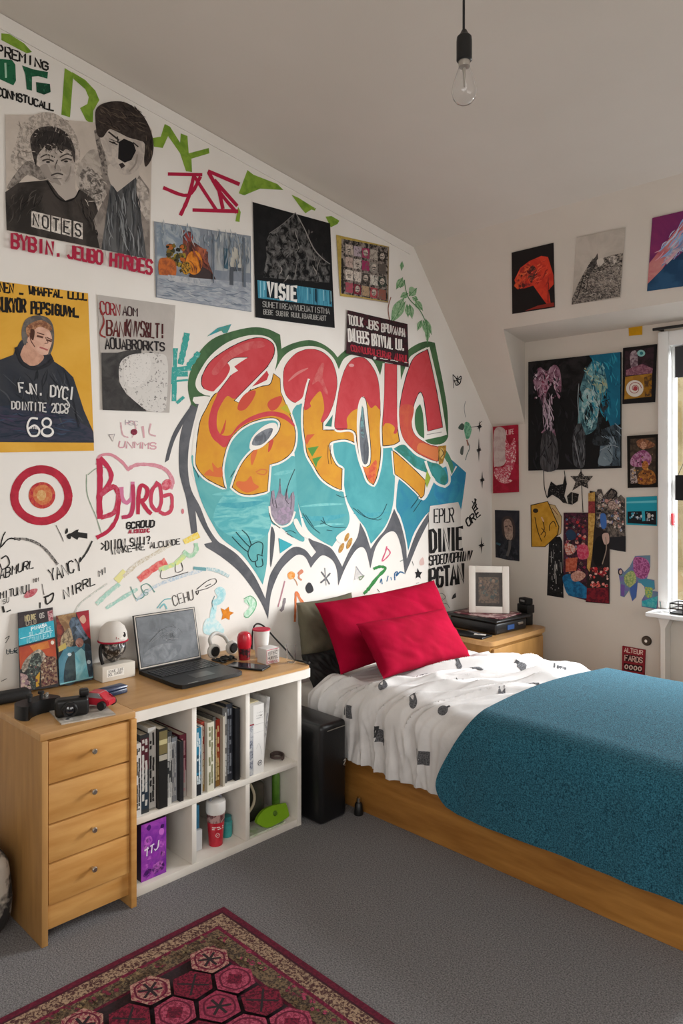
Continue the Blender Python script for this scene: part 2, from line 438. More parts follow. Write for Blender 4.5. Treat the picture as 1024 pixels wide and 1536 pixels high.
# round metal wall plate
kn = thing('wall_socket', (1.16, 4.57, .555), 'round bronze wall plate low beside the window bracket', 'socket')
P = at(970, 961, y=4.58)
RM = Matrix.Rotation(math.pi / 2, 4, 'X')
obj('plate', lathe([(0, 0), (.030, 0), (.030, .008), (.024, .014), (.0, .014)], P + Vector((0, -.001, 0)), 28, M=RM), mat('aged_bronze', '4a4036', .45, metal=.6), kn)
obj('keyhole', lathe([(0, .0145), (.009, .0145), (.009, .017), (0, .017)], P + Vector((0, -.001, 0)), 16, M=RM), M_chrome, kn)

# pendant
B = at(696, 125, x=1.93); px, py = B.x, B.y
pl = thing('pendant_lamp', (px, py, CEIL(py)), 'bare clear bulb hanging on a black cord from the ceiling', 'lamp')
zb = at(696, 157, x=1.93).z; zt = at(696, 44, x=1.93).z; zs = at(696, 91, x=1.93).z
L = zs - zb
obj('cord', tube([(px - .0015, py, zt - .002), (px, py, CEIL(py) - .01)], .0032, 8, sm=False), M_blackm, pl)
obj('ceiling_rose', lathe([(0, 0), (.05, 0), (.045, -.025), (.012, -.035), (0, -.035)], (px, py, CEIL(py) + .006), 28), M_black, pl)
obj('lamp_socket', lathe([(0, zt), (.006, zt - .002), (.011, zt - .012), (.0185, zt - .02), (.0195, zt - .03), (.0195, zs + .001), (.017, zs - .002), (0, zs)], (px, py, 0), 28), M_black, pl)
obj('bulb_cap', lathe([(0, zs), (.0145, zs), (.0145, zs - .016), (.0, zs - .016)], (px, py, 0), 24), mat('bulb_collar', 'b9b3ab', .3, metal=.7), pl)
prof = [(.0, zb), (.010, zb + .001), (.020, zb + .006), (.028, zb + .016), (.0315, zb + .03), (.031, zb + .042), (.027, zb + .058), (.021, zb + .075), (.0155, zb + .09), (.0145, zs - .014)]
inner = [(max(r - .0012, 0), z + .001) for r, z in prof][::-1]
obj('glass_bulb', lathe(prof + inner, (px, py, 0), 36, cap=False), M_glass, pl, 80)
obj('filament_stem', lathe([(0, zs - .02), (.005, zs - .02), (.0025, zs - .05), (.0018, zb + .045), (0, zb + .045)], (px, py, 0), 12), mat('stem_glass', 'a9a196', .3), pl)

# ------------------------------------------------------------------ drawer chest, worktop, cube shelf
ch = thing('drawer_chest', (.28, 1.25, 0), 'oak chest with four drawers at the left end of the desk', 'drawers')
CY0, CY1, CXF, TZ = 1.072, 1.425, .552, .72
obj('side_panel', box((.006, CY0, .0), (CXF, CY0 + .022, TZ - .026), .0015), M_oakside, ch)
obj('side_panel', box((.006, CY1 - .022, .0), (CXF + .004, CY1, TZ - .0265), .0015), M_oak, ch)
obj('back_panel', box((.008, CY0 + .023, .03), (.016, CY1 - .023, TZ - .03)), M_oakside, ch)
obj('plinth', box((.45, CY0 + .023, .045), (CXF - .014, CY1 - .023, .128), .001), M_oak, ch)
zr = [.132, .268, .396, .532, .690]
zz = [at(64, v, x=CXF).z for v in (1386, 1297, 1229, 1165, 1102)]
zr = [.128, .272, .405, .541, .690]
for i in range(4):
    d = obj('drawer', box((.10, CY0 + .0255, zr[i] + .003), (CXF - .004, CY1 - .0255, zr[i + 1] - .003), .0015), M_oak, ch)
    c = Vector((CXF - .004, (CY0 + CY1) / 2 + .005, (zr[i] + zr[i + 1]) / 2 + .005))
    obj('knob', lathe([(0, 0), (.0045, 0), (.0045, .012), (.009, .016), (.010, .022), (.007, .026), (0, .026)], c, 20, M=Matrix.Rotation(math.pi / 2, 4, 'Y')), M_chrome, d)
wt = thing('desk_worktop', (.28, 1.7, .69), 'long tan worktop lying over the drawer chest and the white cube shelf', 'desk top')
obj('board', box((.004, CY0 - .003, TZ - .025), (CXF - .006, CY1 + .001, TZ), .002), M_top, wt)
obj('board', prism([(.004, CY1 + .0015), (.522, CY1 + .0015), (.522, 2.29), (.515, 2.325), (.490, 2.335), (.004, 2.335)], 2, TZ - .012, TZ), M_top, wt)
obj('white_edge', prism([(.03, CY1 + .002), (.526, CY1 + .002), (.526, 2.292), (.518, 2.329), (.492, 2.339), (.03, 2.339)], 2, TZ - .052, TZ - .0125), M_white, wt)
sh = thing('cube_shelf', (.28, 1.85, 0), 'white open cube shelf with six compartments under the desk', 'shelf')
SXF, SY0, SY1, SZT = .505, 1.43, 2.285, .6675
def shelf_box(nm, lo, hi): return obj(nm, box(lo, hi, .0012), M_white, sh)
DV = [1.712, 1.982]
shelf_box('side_panel', (.02, SY0, 0), (SXF, SY0 + .02, SZT)); shelf_box('side_panel', (.02, SY1 - .024, 0), (SXF + .002, SY1, SZT))
shelf_box('base_board', (.02, SY0 + .02, .0), (SXF - .001, SY1 - .024, .032))
shelf_box('back_panel', (.012, SY0, .0), (.0195, SY1, SZT))
shelf_box('middle_shelf', (.0205, SY0 + .0205, .272), (SXF - .002, SY1 - .0245, .296))
for y in DV:
    for z0, z1 in ((.0325, .2715), (.2965, SZT - .0005)): shelf_box('divider', (.0205, y - .011, z0), (SXF - .003, y + .011, z1))

# ------------------------------------------------------------------ bed
bed = thing('bed_frame', (1.1, 3.15, 0), 'low oak bed frame with plain boards', 'bed')
BY0, BY1, BX0, BX1 = 2.58, 3.72, .04, 2.2
obj('side_rail', box((BX0, BY0, .0), (BX1, BY0 + .035, .275), .004), M_bedoak, bed)
obj('side_rail', box((BX0, BY1 - .035, .012), (BX1, BY1, .275), .004), M_bedoak, bed)
obj('foot_board', box((BX1 + .0005, BY0, .0), (BX1 + .035, BY1, .34), .004), M_bedoak, bed)
obj('head_board', box((.005, BY0, .0), (BX0 - .0005, BY1, .40), .004), M_bedoak, bed)
obj('slat_base', box((BX0, BY0 + .036, .15), (BX1, BY1 - .036, .18)), M_bedoak, bed)
tag(obj('mattress', box((BX0 + .015, BY0 + .04, .181), (BX1 - .01, BY1 - .04, .49), .05, 4), M_mattress), 'white mattress on the oak bed, under the patterned duvet', 'mattress')

ZT, RR = .578, .115
NY, FY = BY0 - .03, BY1 + .02
def section(q, hem, off=0):
    """bed cross-section, q in metres of arc from the near hem over the top to the far hem; returns y, z, ny, nz"""
    r = RR + off; y0 = NY - off; z1 = ZT + off
    a = z1 - r - hem; b = a + r * math.pi / 2; c = b + (FY - NY - 2 * RR); d = c + r * math.pi / 2
    if q < a: return y0, hem + q, -1, 0
    if q < b:
        t = (q - a) / r; return y0 + r - r * math.cos(t), z1 - r + r * math.sin(t), -math.cos(t), math.sin(t)
    if q < c:
        t = (q - b) / (c - b); return y0 + r + q - b, z1 + .028 * math.sin(math.pi * t), 0, 1
    if q < d:
        t = (q - c) / r; return y0 + r + c - b + r * math.sin(t), z1 - r + r * math.cos(t), math.sin(t), math.cos(t)
    return FY + off, z1 - r - (q - d), 1, 0
def arc_total(hem, off=0, drop=.18):
    r = RR + off; return (ZT + off - r - hem) + r * math.pi + (FY - NY - 2 * RR) + drop
def sstep(t): t = min(1, max(0, t)); return t * t * (3 - 2 * t)
HEM = .236
def duvet_pt(x, q, lift=0):
    qq = q
    y, z, ny, nz = section(qq, HEM)
    top = sstep((q - .20) / .18)
    fade = 1 - sstep((x - .95 - .25 * sstep((q - .3) / .6)) / .22)
    # folds: near vertical on the hanging side, swinging away along the bed over the top
    s1 = x * 6.4 - top * (q - .25) * 4.2
    s2 = x * 11 - top * (q - .2) * 6.0 + 4
    n1 = mnoise.noise(Vector((s1 * 1.0, q * 1.0, 3.3))); n2 = mnoise.noise(Vector((s2 * 1.15, q * 1.7, 8.1)))
    n3 = mnoise.noise(Vector((x * 5, q * 5, 1.7))); n4 = mnoise.noise(Vector((s1 * 3.1 + q * 3, q * 2.2, 5.2)))
    rid = max(0, 1 - abs(n1) * 2.6) ** 1.6
    w = .044 * rid + .027 * max(0, 1 - abs(n2) * 3.0) ** 1.5 + .009 * n3 + .014 * max(0, 1 - abs(n4) * 3.2) - .014
    w *= fade * (0.55 + .45 * sstep((x - .3) / .12))
    if q > 1.25: w *= .6
    w -= .004
    pil = (1 - sstep((x - .58) / .16)) * sstep((q - .36) / .1)
    w = w * (1 - .75 * pil) - .024 * pil
    hemflare = .012 * (1 - sstep(q / .12)) * (1 + .6 * n1)
    if q < .34: w = min(max(w, -.012), .026)
    d = w + lift + hemflare
    y += ny * d; z += nz * d
    # the head end rolls over and down
    e = sstep((.40 - x) / .14)
    z2 = z - .05 * e * e * top
    # hem wanders a little
    if q < .3: z2 += (1 - q / .3) * (.028 * sstep((.9 - x) / .6) + .012 * mnoise.noise(Vector((x * 3, 0, 5))))
    return Vector((x, y, z2))
DX0, DX1 = .275, 1.52
TOT = arc_total(HEM, 0, .11)
a = Art(LW); nx, nq = 210, 200
V = [duvet_pt(DX0 + (DX1 - DX0) * i / nx, TOT * j / nq) for i in range(nx + 1) for j in range(nq + 1)]
# turned-under edge so the cloth reads as thick
E0 = [duvet_pt(DX0, TOT * j / nq, -.012) + Vector((.012, 0, 0)) for j in range(nq + 1)]
H0 = [duvet_pt(DX0 + (DX1 - DX0) * i / nx, 0, -.010) + Vector((0, 0, .006)) for i in range(nx + 1)]
Fs = [(i * (nq + 1) + j, i * (nq + 1) + j + 1, (i + 1) * (nq + 1) + j + 1, (i + 1) * (nq + 1) + j) for i in range(nx) for j in range(nq)]
b0 = len(V); V += E0; Fs += [(j, b0 + j, b0 + j + 1, j + 1) for j in range(nq)]
b1 = len(V); V += H0; Fs += [(i * (nq + 1), (i + 1) * (nq + 1), b1 + i + 1, b1 + i) for i in range(nx)]
a.raw(V, Fs, 'dbd8d6', c2='d0cdcb', sc=6)
def find_uv(u, v):
    """where on the duvet a printed motif sits"""
    best = None
    for i in range(0, 126):
        for j in range(0, 120):
            x = DX0 + (DX1 - DX0) * i / 125; q = 1.45 * j / 119
            p = duvet_pt(x, q) - CAM; t = p.dot(FWD)
            e = (512 + F * p.dot(RGT) / t - u) ** 2 + (HV - F * p.z / t - v) ** 2
            if best is None or e < best[0]: best = (e, x, q)
    return best[1:]
rn = random.Random(5)
for (u, v, sx, sq, r, kind) in [(501, 1013, .030, .024, .2, 0), (523, 1070, .024, .040, .05, 0), (573, 1105, .024, .045, -.1, 1), (635, 1138, .030, .042, .0, 0), (575, 1030, .026, .028, .7, 2), (636, 1012, .028, .028, .5, 2),
                                (622, 1053, .022, .030, .3, 2), (663, 1065, .028, .030, -.4, 2), (716, 1004, .032, .034, .4, 1), (691, 1027, .02, .024, .4, 1), (752, 1038, .02, .03, .2, 2), (783, 1001, .032, .034, .3, 1),
                                (842, 1005, .032, .03, .5, 0), (800, 1023, .028, .03, .8, 1), (690, 1000, .02, .02, .1, 1)]:
    x0, q0 = find_uv(u, v); sx *= 1.45; sq *= 1.4
    mf = lambda p, off, x0=x0, q0=q0, r=r: duvet_pt(x0 + p[0] * math.cos(r) - p[1] * math.sin(r), max(.005, q0 + p[0] * math.sin(r) + p[1] * math.cos(r)), .0022 + off)
    b = Art(mf, 0)
    def patch(pl, c):
        n = 10; P = []
        b.poly(pl, c)
    # fine grid so the print follows the folds
    def gridpatch(x0_, y0_, x1_, y1_, c, n=5, c2=None, lift=0):
        Vv = [mf((x0_ + (x1_ - x0_) * i / n, y0_ + (y1_ - y0_) * j / n), lift) for i in range(n + 1) for j in range(n + 1)]
        a.raw(Vv, [(i * (n + 1) + j, i * (n + 1) + j + 1, (i + 1) * (n + 1) + j + 1, (i + 1) * (n + 1) + j) for i in range(n) for j in range(n)], c, c2=c2, sc=260, th=.5, soft=.05)
    if kind == 0:
        gridpatch(-sx * .5, -sq * .5, sx * .5, sq * .5, '3a3a3d', 5, '6a6a6c'); gridpatch(-sx * .85, -sq * .3, -sx * .68, sq * .6, '4a4a4c', 3)
    elif kind == 1:
        gridpatch(-sx * .5, -sq * .4, sx * .35, sq * .5, '39393b', 5, '77777a'); gridpatch(-sx * .9, -.1 * sq, -sx * .5, sq * .7, '3b3b3d', 3); gridpatch(sx * .35, -.55 * sq, sx * .6, 0, '4a4a4c', 3)
    else:
        n = 14; ring = [mf((.5 * sx * math.cos(2 * math.pi * k / n), .55 * sq * math.sin(2 * math.pi * k / n)), 0) for k in range(n)] + [mf((0, 0), 0)]
        a.raw(ring, [(k, (k + 1) % n, n) for k in range(n)], '3c3c3e', c2='707073', sc=300, soft=.05)
        gridpatch(-.12 * sx, .5 * sq, .12 * sx, .85 * sq, '444446', 3)
dv = a.build('duvet', ang=60)
M_duvet = None
tag(dv, 'white crumpled duvet printed with small grey motifs on the bed', 'duvet')

# blanket: lies over the foot half, rounded lower corner on the near side
bx0, bx1, BHEM = 1.255, 2.19, .19
TB = arc_total(BHEM, .03, .10)
def blanket_pt(s, q, off=.022):
    y, z, ny, nz = section(q, BHEM, off)
    # left border: pulled back on the hanging side, corner rounded at the hem
    xl = bx0 + .05 * sstep((q - .45) / .9) - .165 * (1 - sstep((q - .04) / .44))
    if q < .13: xl += .12 * (1 - math.sqrt(max(0, 1 - ((.13 - q) / .13) ** 2)))
    x = xl + (bx1 - xl) * s
    n = mnoise.noise(Vector((x * 3.2 - q * .8, q * 1.3, 4.4)))
    n2 = mnoise.noise(Vector((x * 7, q * 1.0, 9)))
    side = 1 - sstep((q - .3) / .15)
    d = .007 * n + side * .017 * n2 + side * .012 * (1 - q / .3)
    return Vector((x, y + ny * d, z + nz * d))
bm = bmesh.new(); nx, nq = 90, 120
def sheet(off):
    return [[bm.verts.new(blanket_pt(i / nx, TB * j / nq, off)) for j in range(nq + 1)] for i in range(nx + 1)]
A_, B_ = sheet(.030), sheet(.018)
for i in range(nx):
    for j in range(nq):
        bm.faces.new((A_[i][j], A_[i][j + 1], A_[i + 1][j + 1], A_[i + 1][j])); bm.faces.new((B_[i][j], B_[i + 1][j], B_[i + 1][j + 1], B_[i][j + 1]))
for i in range(nx):
    for j in (0, nq): bm.faces.new((A_[i][j], A_[i + 1][j], B_[i + 1][j], B_[i][j]))
for j in range(nq):
    for i in (0, nx): bm.faces.new((A_[i][j], A_[i][j + 1], B_[i][j + 1], B_[i][j]))
tag(obj('blanket', bm, M_teal, ang=60), 'teal wool blanket spread over the foot half of the bed', 'blanket')

def pillow(name, c, ex, ey, n, W, Hh, T, m, label, seed=1, fold=0):
    c, ex, ey = Vector(c), Vector(ex).normalized(), Vector(ey).normalized(); nn = ex.cross(ey).normalized()
    if nn.dot(CAM - c) < 0: nn = -nn
    k = 44; bm = bmesh.new(); G = {}
    for sd in (1, -1):
        for i in range(k + 1):
            for j in range(k + 1):
                if sd == -1 and (i in (0, k) or j in (0, k)): G[sd, i, j] = G[1, i, j]; continue
                u, v = -1 + 2 * i / k, -1 + 2 * j / k
                x = u * W / 2 * (1 - .055 * (1 - v * v) * abs(u) ** 3); y = v * Hh / 2 * (1 - .07 * (1 - u * u) * abs(v) ** 3)
                h = T / 2 * (max(0, (1 - u ** 4) * (1 - v ** 4))) ** .55
                r = mnoise.noise(Vector((u * 2.2 + seed, v * 2.2, seed * 3.1)))
                e = max(abs(u), abs(v))
                wr = .013 * r + .011 * mnoise.noise(Vector((u * 6 + v * 4, v * 1.5 - u * 2, seed + 9.)))
                if fold: wr -= fold * math.exp(-((u * .8 - .35 + (v - .3) * .55) / .06) ** 2) * (v > -.2) * .9
                h += wr * (1 - e ** 6)
                G[sd, i, j] = bm.verts.new(c + ex * x + ey * y + nn * h * sd)
    for sd in (1, -1):
        for i in range(k):
            for j in range(k):
                q = [G[sd, i, j], G[sd, i + 1, j], G[sd, i + 1, j + 1], G[sd, i, j + 1]]
                bm.faces.new(q if sd == 1 else q[::-1])
    return tag(obj(name, bm, m, ang=70), label, 'pillow')
pillow('pillow', (.335, 3.075, .735), (0.06, 1, .035), (-.50, 0, .87), 0, .92, .38, .15, M_red, 'large crimson pillow leaning at the head of the bed, behind the smaller one', 2, .02)
pillow('pillow', (.53, 3.025, .70), (0, 1, -.02), (-.62, 0.02, .78), 0, .71, .30, .13, M_red, 'smaller crimson pillow lying in front on the duvet', 5)
pillow('pillow', (.10, 2.845, .715), (0, 1, .02), (-.16, 0, .98), 0, .42, .30, .10, M_olive, 'olive green pillow against the wall behind the crimson pillows', 8)
pillow('pillow', (.20, 2.72, .58), (0.1, 1, 0), (-.5, 0, .85), 0, .22, .18, .07, M_blackm, 'small black pillow tucked low at the head of the bed', 4)
# ------------------------------------------------------------------ left wall: painted marks and posters
K = '1c1b1b'; BRUSH = dict(sc=70, th=.62, soft=.06)
def art(label, cat, base=.0012, gain=1.0, m=LW, group=None, name='graffiti_art'): return flat_art(label, cat, m, base, gain, group, name)
def poster(label, pts, c, gain=1.0, m=LW, base=.0045, cat='poster', name='art_poster', th=0, **kw):
    a = art(label, cat, base, gain, m, None, name)
    if th: a.off = .001; a.slab(pts, th, c, **kw)
    else: a.poly(pts, c, **kw)
    return a

# --- lettering top left
a = art('black and green hand lettering at the top left corner of the mural wall', 'wall lettering', gain=1.7)
a.text('PREMING', [(-4, 66), (72, 94), (72, 105), (-4, 82)], '221f1d', 3.0, .3)
a.poly([(-2, 88), (18, 90), (23, 97), (24, 121), (20, 128), (-2, 118)], '1f5a3c', c2='123c2a', **BRUSH); a.stroke([(8, 95), (9, 116)], 3, '8fb09a')
a.poly([(33, 98), (50, 104), (72, 108), (71, 118), (57, 114), (48, 115), (48, 136), (40, 134), (38, 112)], '1c4d35', c2='2d6a4a', **BRUSH)
a.poly([(54, 123), (75, 126), (76, 138), (66, 142), (55, 138)], '173f2c', c2='2d6a4a', **BRUSH)
a.text('CONMSTUCALL', [(-4, 130), (80, 157), (80, 166), (-4, 143)], '1f1d1c', 2.8, .3)
done(a)
GRN = dict(c2='6b8f2c', sc=18, th=.55, soft=.1)
def green(label, shapes):
    a = art(label, 'painted letter', gain=1.0, group='lime green painted letters under the ceiling')
    for s in shapes: a.poly(s, '86a53a', **GRN)
    done(a)
green('lime green paint bar at the far left end under the ceiling', [[(2, 50), (14, 51), (36, 65), (48, 78), (40, 80), (2, 60)]])
green('lime green painted letter R between two grey portraits', [[(97, 102), (110, 110), (105, 176), (92, 172)], [(108, 108), (128, 120), (143, 136), (149, 150), (140, 166), (139, 188), (129, 180), (120, 162), (131, 156), (133, 146), (128, 134), (110, 118)]])
green('lime green painted zigzag letter beside the dark haired portrait', [[(229, 207), (241, 205), (247, 186), (255, 190), (270, 214), (271, 200), (281, 204), (283, 230), (313, 222), (314, 230), (287, 238), (288, 258), (279, 257), (270, 230), (252, 204), (244, 222), (231, 220)]])
green('lime green painted letter Y touching the red tag', [[(371, 255), (380, 262), (416, 276), (425, 285), (390, 283), (366, 293), (358, 290)], [(357, 310), (361, 318), (359, 333), (353, 332)]])
green('lime green drip mark above the black mountain poster', [[(437, 292), (448, 297), (472, 312), (464, 316), (458, 320), (452, 313)], [(474, 312), (472, 316), (466, 314)]])
green('lime green dash at the right end under the ceiling', [[(488, 325), (497, 324), (509, 331), (506, 336), (496, 341)]])
a = art('crimson angular AS tag with a leading dash', 'graffiti tag', gain=1.4)
for p in ([(253, 261), (302, 262)], [(246, 282), (282, 293), (300, 266)], [(291, 262), (283, 295), (271, 322)], [(291, 264), (325, 316)], [(313, 257), (358, 276)], [(313, 259), (331, 290), (354, 318)], [(326, 275), (334, 312)], [(290, 315), (356, 317)], [(322, 271), (355, 308)]):
    a.stroke(p, 5.5, 'a31c3c', jit=.12)
done(a)

# --- large grey portrait poster of two people
a = poster('large black and white poster of two dark haired people with red lettering below', [(8, 172), (70, 172), (100, 180), (146, 184), (150, 162), (186, 152), (208, 164), (228, 196), (225, 389), (10, 346)], 'b9aea3', 1.6, c2='aa9f94', sc=9, soft=.2)
a.poly([(35, 262), (16, 240), (24, 214), (33, 186), (58, 170), (86, 172), (112, 198), (120, 238), (104, 266)], '8d847b', sm=True, c2='b1a69b', sc=75, soft=.06)
a.poly([(113, 268), (135, 225), (165, 240), (160, 290), (140, 310)], 'a49a90', sm=True, c2='8d847b', sc=30)
a.poly([(10, 282), (22, 262), (40, 242), (56, 248), (72, 264), (60, 270), (42, 262), (22, 280)], '5d5650', sm=True, c2='8b827a', sc=60)
a.poly([(118, 272), (128, 250), (150, 262), (164, 268), (150, 300), (140, 322), (126, 306)], 'aaa097', sm=True, c2='57514c', sc=55)
a.poly([(74, 262), (110, 258), (113, 282), (118, 294), (98, 302), (74, 278)], 'a0968d', sm=True)
a.poly([(52, 224), (56, 206), (84, 198), (108, 222), (113, 246), (108, 264), (94, 278), (80, 272), (64, 254)], 'aaa097', sm=True, c2='988e85', sc=30)
a.poly([(60, 250), (66, 262), (80, 273), (92, 278), (86, 268), (76, 258), (70, 246)], '8a8179', sm=True)
a.poly([(47, 224), (46, 206), (58, 192), (82, 190), (102, 202), (112, 224), (112, 244), (106, 228), (98, 224), (92, 230), (84, 222), (74, 226), (66, 222), (56, 234), (54, 250)], '2b2725', sm=True, c2='423c38', sc=60)
for p, w in (([(61, 236), (70, 232), (82, 236)], 2), ([(90, 236), (100, 231), (108, 234)], 2), ([(64, 241), (72, 239), (80, 242)], 2.4), ([(92, 241), (100, 238), (107, 240)], 2.4), ([(86, 240), (83, 252), (91, 255)], 1.6), ([(77, 263), (86, 260), (94, 262)], 2.2), ([(80, 268), (92, 268)], 1)):
    a.stroke(p, w, '3d3733')
a.poly([(8, 288), (28, 274), (72, 270), (88, 292), (98, 301), (112, 296), (120, 284), (142, 300), (150, 326), (150, 373), (10, 345)], '2a2623', c2='3d3733', sc=10)
a.stroke([(70, 271), (84, 294), (98, 302), (112, 297), (119, 285)], 2.2, '151312')
for i, (x, t) in enumerate(((47, 'N'), (61, 'O'), (77, 'T'), (93, 'E'), (110, 'S'))):
    y = 316 + (x - 47) * .24; a.poly([(x, y), (x + 14, y + 3.4), (x + 14, y + 28), (x, y + 24)], 'c9c1b8', c2='9d958d', sc=60)
    a.text(t, [(x + 3, y + 4), (x + 11, y + 6), (x + 11, y + 24), (x + 3, y + 21)], '2e2a28', 2.6)
# second figure
a.poly([(150, 250), (160, 292), (140, 330), (150, 374), (225, 389), (224, 284), (208, 262), (200, 250)], '857c74', c2='6b635d', sc=16)
a.poly([(141, 196), (150, 190), (154, 210), (158, 236), (164, 262), (156, 264), (150, 240), (144, 214)], '4a4440', c2='857c74', sc=70)
a.poly([(164, 246), (204, 252), (206, 268), (184, 290), (166, 276)], 'aca298', sm=True)
a.poly([(166, 276), (176, 288), (204, 266), (208, 286), (212, 330), (220, 388), (152, 374), (158, 330)], '565656', c2='3a3a3b', sc=14, k=(1, 3, .5))
a.poly([(206, 268), (222, 288), (224, 330), (214, 322), (206, 300)], 'b1a79d', sm=True, c2='8b827a', sc=40)
a.poly([(150, 206), (154, 188), (178, 196), (200, 202), (216, 214), (214, 240), (202, 258), (184, 262), (166, 246), (156, 226)], 'b0a69c', sm=True, c2='9c928a', sc=25)
a.poly([(143, 180), (145, 162), (162, 153), (186, 153), (208, 166), (222, 186), (230, 212), (228, 236), (219, 250), (216, 240), (217, 216), (206, 210), (192, 206), (176, 198), (164, 194), (154, 206), (146, 202)], '3b322d', sm=True, c2='2a2421', sc=50)
a.poly([(178, 213), (186, 208), (200, 214), (204, 226), (197, 240), (187, 244), (177, 238)], '171516')
for p, w in (([(163, 198), (178, 210)], 2.5), ([(164, 212), (176, 217)], 1.6), ([(164, 208), (176, 213)], 1), ([(200, 214), (207, 220)], 2), ([(176, 205), (177, 214)], 2)): a.stroke(p, w, '2a2624')
a.poly([(178, 246), (184, 244), (188, 249), (182, 253)], '2e2625')
a.daub([(24, 180), (112, 178), (118, 235), (20, 245)], 90, ['7a7169', 'a49a90', '6a625b', 'b8aea3'], 9, 1.1, .8, 1.5, 3)
a.poly([(52, 214), (58, 200), (80, 197), (100, 208), (108, 224), (98, 220), (84, 214), (66, 216)], '2b2725', sm=True)
a.daub([(50, 198), (98, 200), (108, 226), (54, 226)], 40, ['1c1918', '4a443f', '38322e'], 12, 1.2, 1.9, .4, 4)
a.daub([(146, 160), (214, 158), (226, 205), (150, 190)], 60, ['1f1a18', '55493f', '463b34'], 16, 1.3, .5, .5, 5)
a.daub([(218, 200), (229, 205), (228, 236), (220, 246)], 14, ['1f1a18', '55493f'], 14, 1.3, 1.5, .2, 6)
a.daub([(160, 285), (212, 280), (222, 386), (154, 372)], 60, ['2e2f31', '6d6f70', '454648', '7f8080'], 34, 1.6, 1.5, .15, 7)
a.daub([(14, 290), (60, 285), (70, 312), (14, 335)], 26, ['1c1918', '3f3934', '4a443f'], 18, 1.4, 2.2, .5, 8); a.daub([(110, 296), (146, 305), (150, 365), (132, 330)], 20, ['1c1918', '443d38'], 18, 1.4, 1.3, .3, 9)
a.daub([(120, 262), (160, 262), (156, 305), (128, 310)], 40, ['4a443f', 'b8aea3', '6d655e'], 10, 1.1, .7, 1.2, 10)
for q in ((72, 243, 3.2, 1.6), (99, 242, 3.2, 1.6)): a.ell(*q, '2a2624', n=10)
a.stroke([(64, 258), (70, 268), (80, 274)], 1.6, '857c74'); a.stroke([(106, 250), (104, 262), (98, 272)], 2, '857c74'); a.poly([(84, 246), (90, 250), (90, 256), (84, 255)], '8f867d', sm=True)
a.ell(170, 214, 3, 1.6, '2a2624', n=10); a.stroke([(206, 232), (203, 246), (194, 257)], 2.5, '8a8179')
a.text('BYBIN.', [(18, 350), (92, 366), (92, 385), (18, 371)], '98223a', 4.6); a.text('JEUBO HTRDES', [(102, 368), (228, 391), (227, 411), (102, 386)], '98223a', 4.4)
done(a)

# --- painted landscape, grey blue
a = poster('grey blue painted print with an orange round shape and a red brick tower', [(231, 332), (376, 354), (377, 468), (234, 446)], '83878d', 1.4, c2='6d7580', sc=14, soft=.2)
a.poly([(234, 334), (300, 343), (300, 380), (236, 400)], '74808c', c2='9aa0a4', sc=18)
a.poly([(322, 348), (374, 356), (375, 410), (322, 405)], '9a9c9c', c2='6c747c', sc=26, k=(1, 1, .3))
a.poly([(274, 345), (288, 348), (292, 364), (312, 378), (312, 392), (322, 418), (290, 416), (272, 400), (274, 372)], '7d4437', c2='4c3430', sc=45)
a.poly([(278, 348), (288, 350), (290, 362), (277, 362)], '8c3b36'); a.poly([(295, 370), (310, 374), (304, 388), (296, 388)], 'a05a40')
a.blobs([(248, 364), (280, 366), (280, 410), (248, 408)], 55, ['3c3a26', '6b5a26', '8c7a2e', '2a261c', 'a45a28'], 2, 6, 3)
a.poly([(240, 388), (262, 392), (262, 416), (240, 414)], 'b2602e', sm=True, c2='8a4a2c', sc=40)
a.poly([(284, 412), (300, 400), (318, 410), (322, 424), (290, 418)], '3c3130', sm=True)
a.ell(291, 394, 12.5, 18, 'cf7f2c', c2='b96a24', sc=40); a.ell(279, 402, 7, 10, '3a3120', c2='b5852c', sc=90)
a.poly([(236, 412), (376, 424), (377, 467), (235, 445)], '868b93', c2='9da1a6', sc=16, k=(1, 1, 3)); a.poly([(252, 412), (300, 418), (300, 426), (250, 422)], 'a9aaac', c2='8b8f95', sc=40)
a.poly([(336, 372), (342, 373), (342, 404), (336, 402)], '3f5a68'); a.poly([(346, 372), (356, 374), (360, 386), (361, 402), (346, 402)], 'aba79c', sm=True); a.poly([(345, 400), (362, 402), (362, 406), (350, 407), (350, 428), (344, 427)], '4a4e54')
a.daub([(236, 336), (372, 356), (374, 372), (236, 360)], 50, ['8f979e', '6a7681', 'a4a6a6', '7c8791'], 18, 2.2, 1.4, .8, 3)
a.daub([(236, 416), (374, 428), (375, 464), (237, 442)], 70, ['939aa2', '7c858f', 'a6a9ab', '6d7580'], 16, 1.8, .15, .3, 4)
a.daub([(276, 352), (310, 380), (316, 410), (282, 405)], 24, ['5a342e', '8c4a3a', '3a2a28'], 14, 1.4, 1.2, .5, 5); a.daub([(322, 356), (374, 362), (375, 404), (322, 400)], 30, ['a6a6a4', '7a838b', '5c6670'], 22, 1.8, 1.55, .2, 6)
a.stroke([(320, 352), (320, 424)], 2, '59616b', jit=.3); a.stroke([(366, 358), (367, 430)], 3, '5c646e', jit=.4)
done(a)

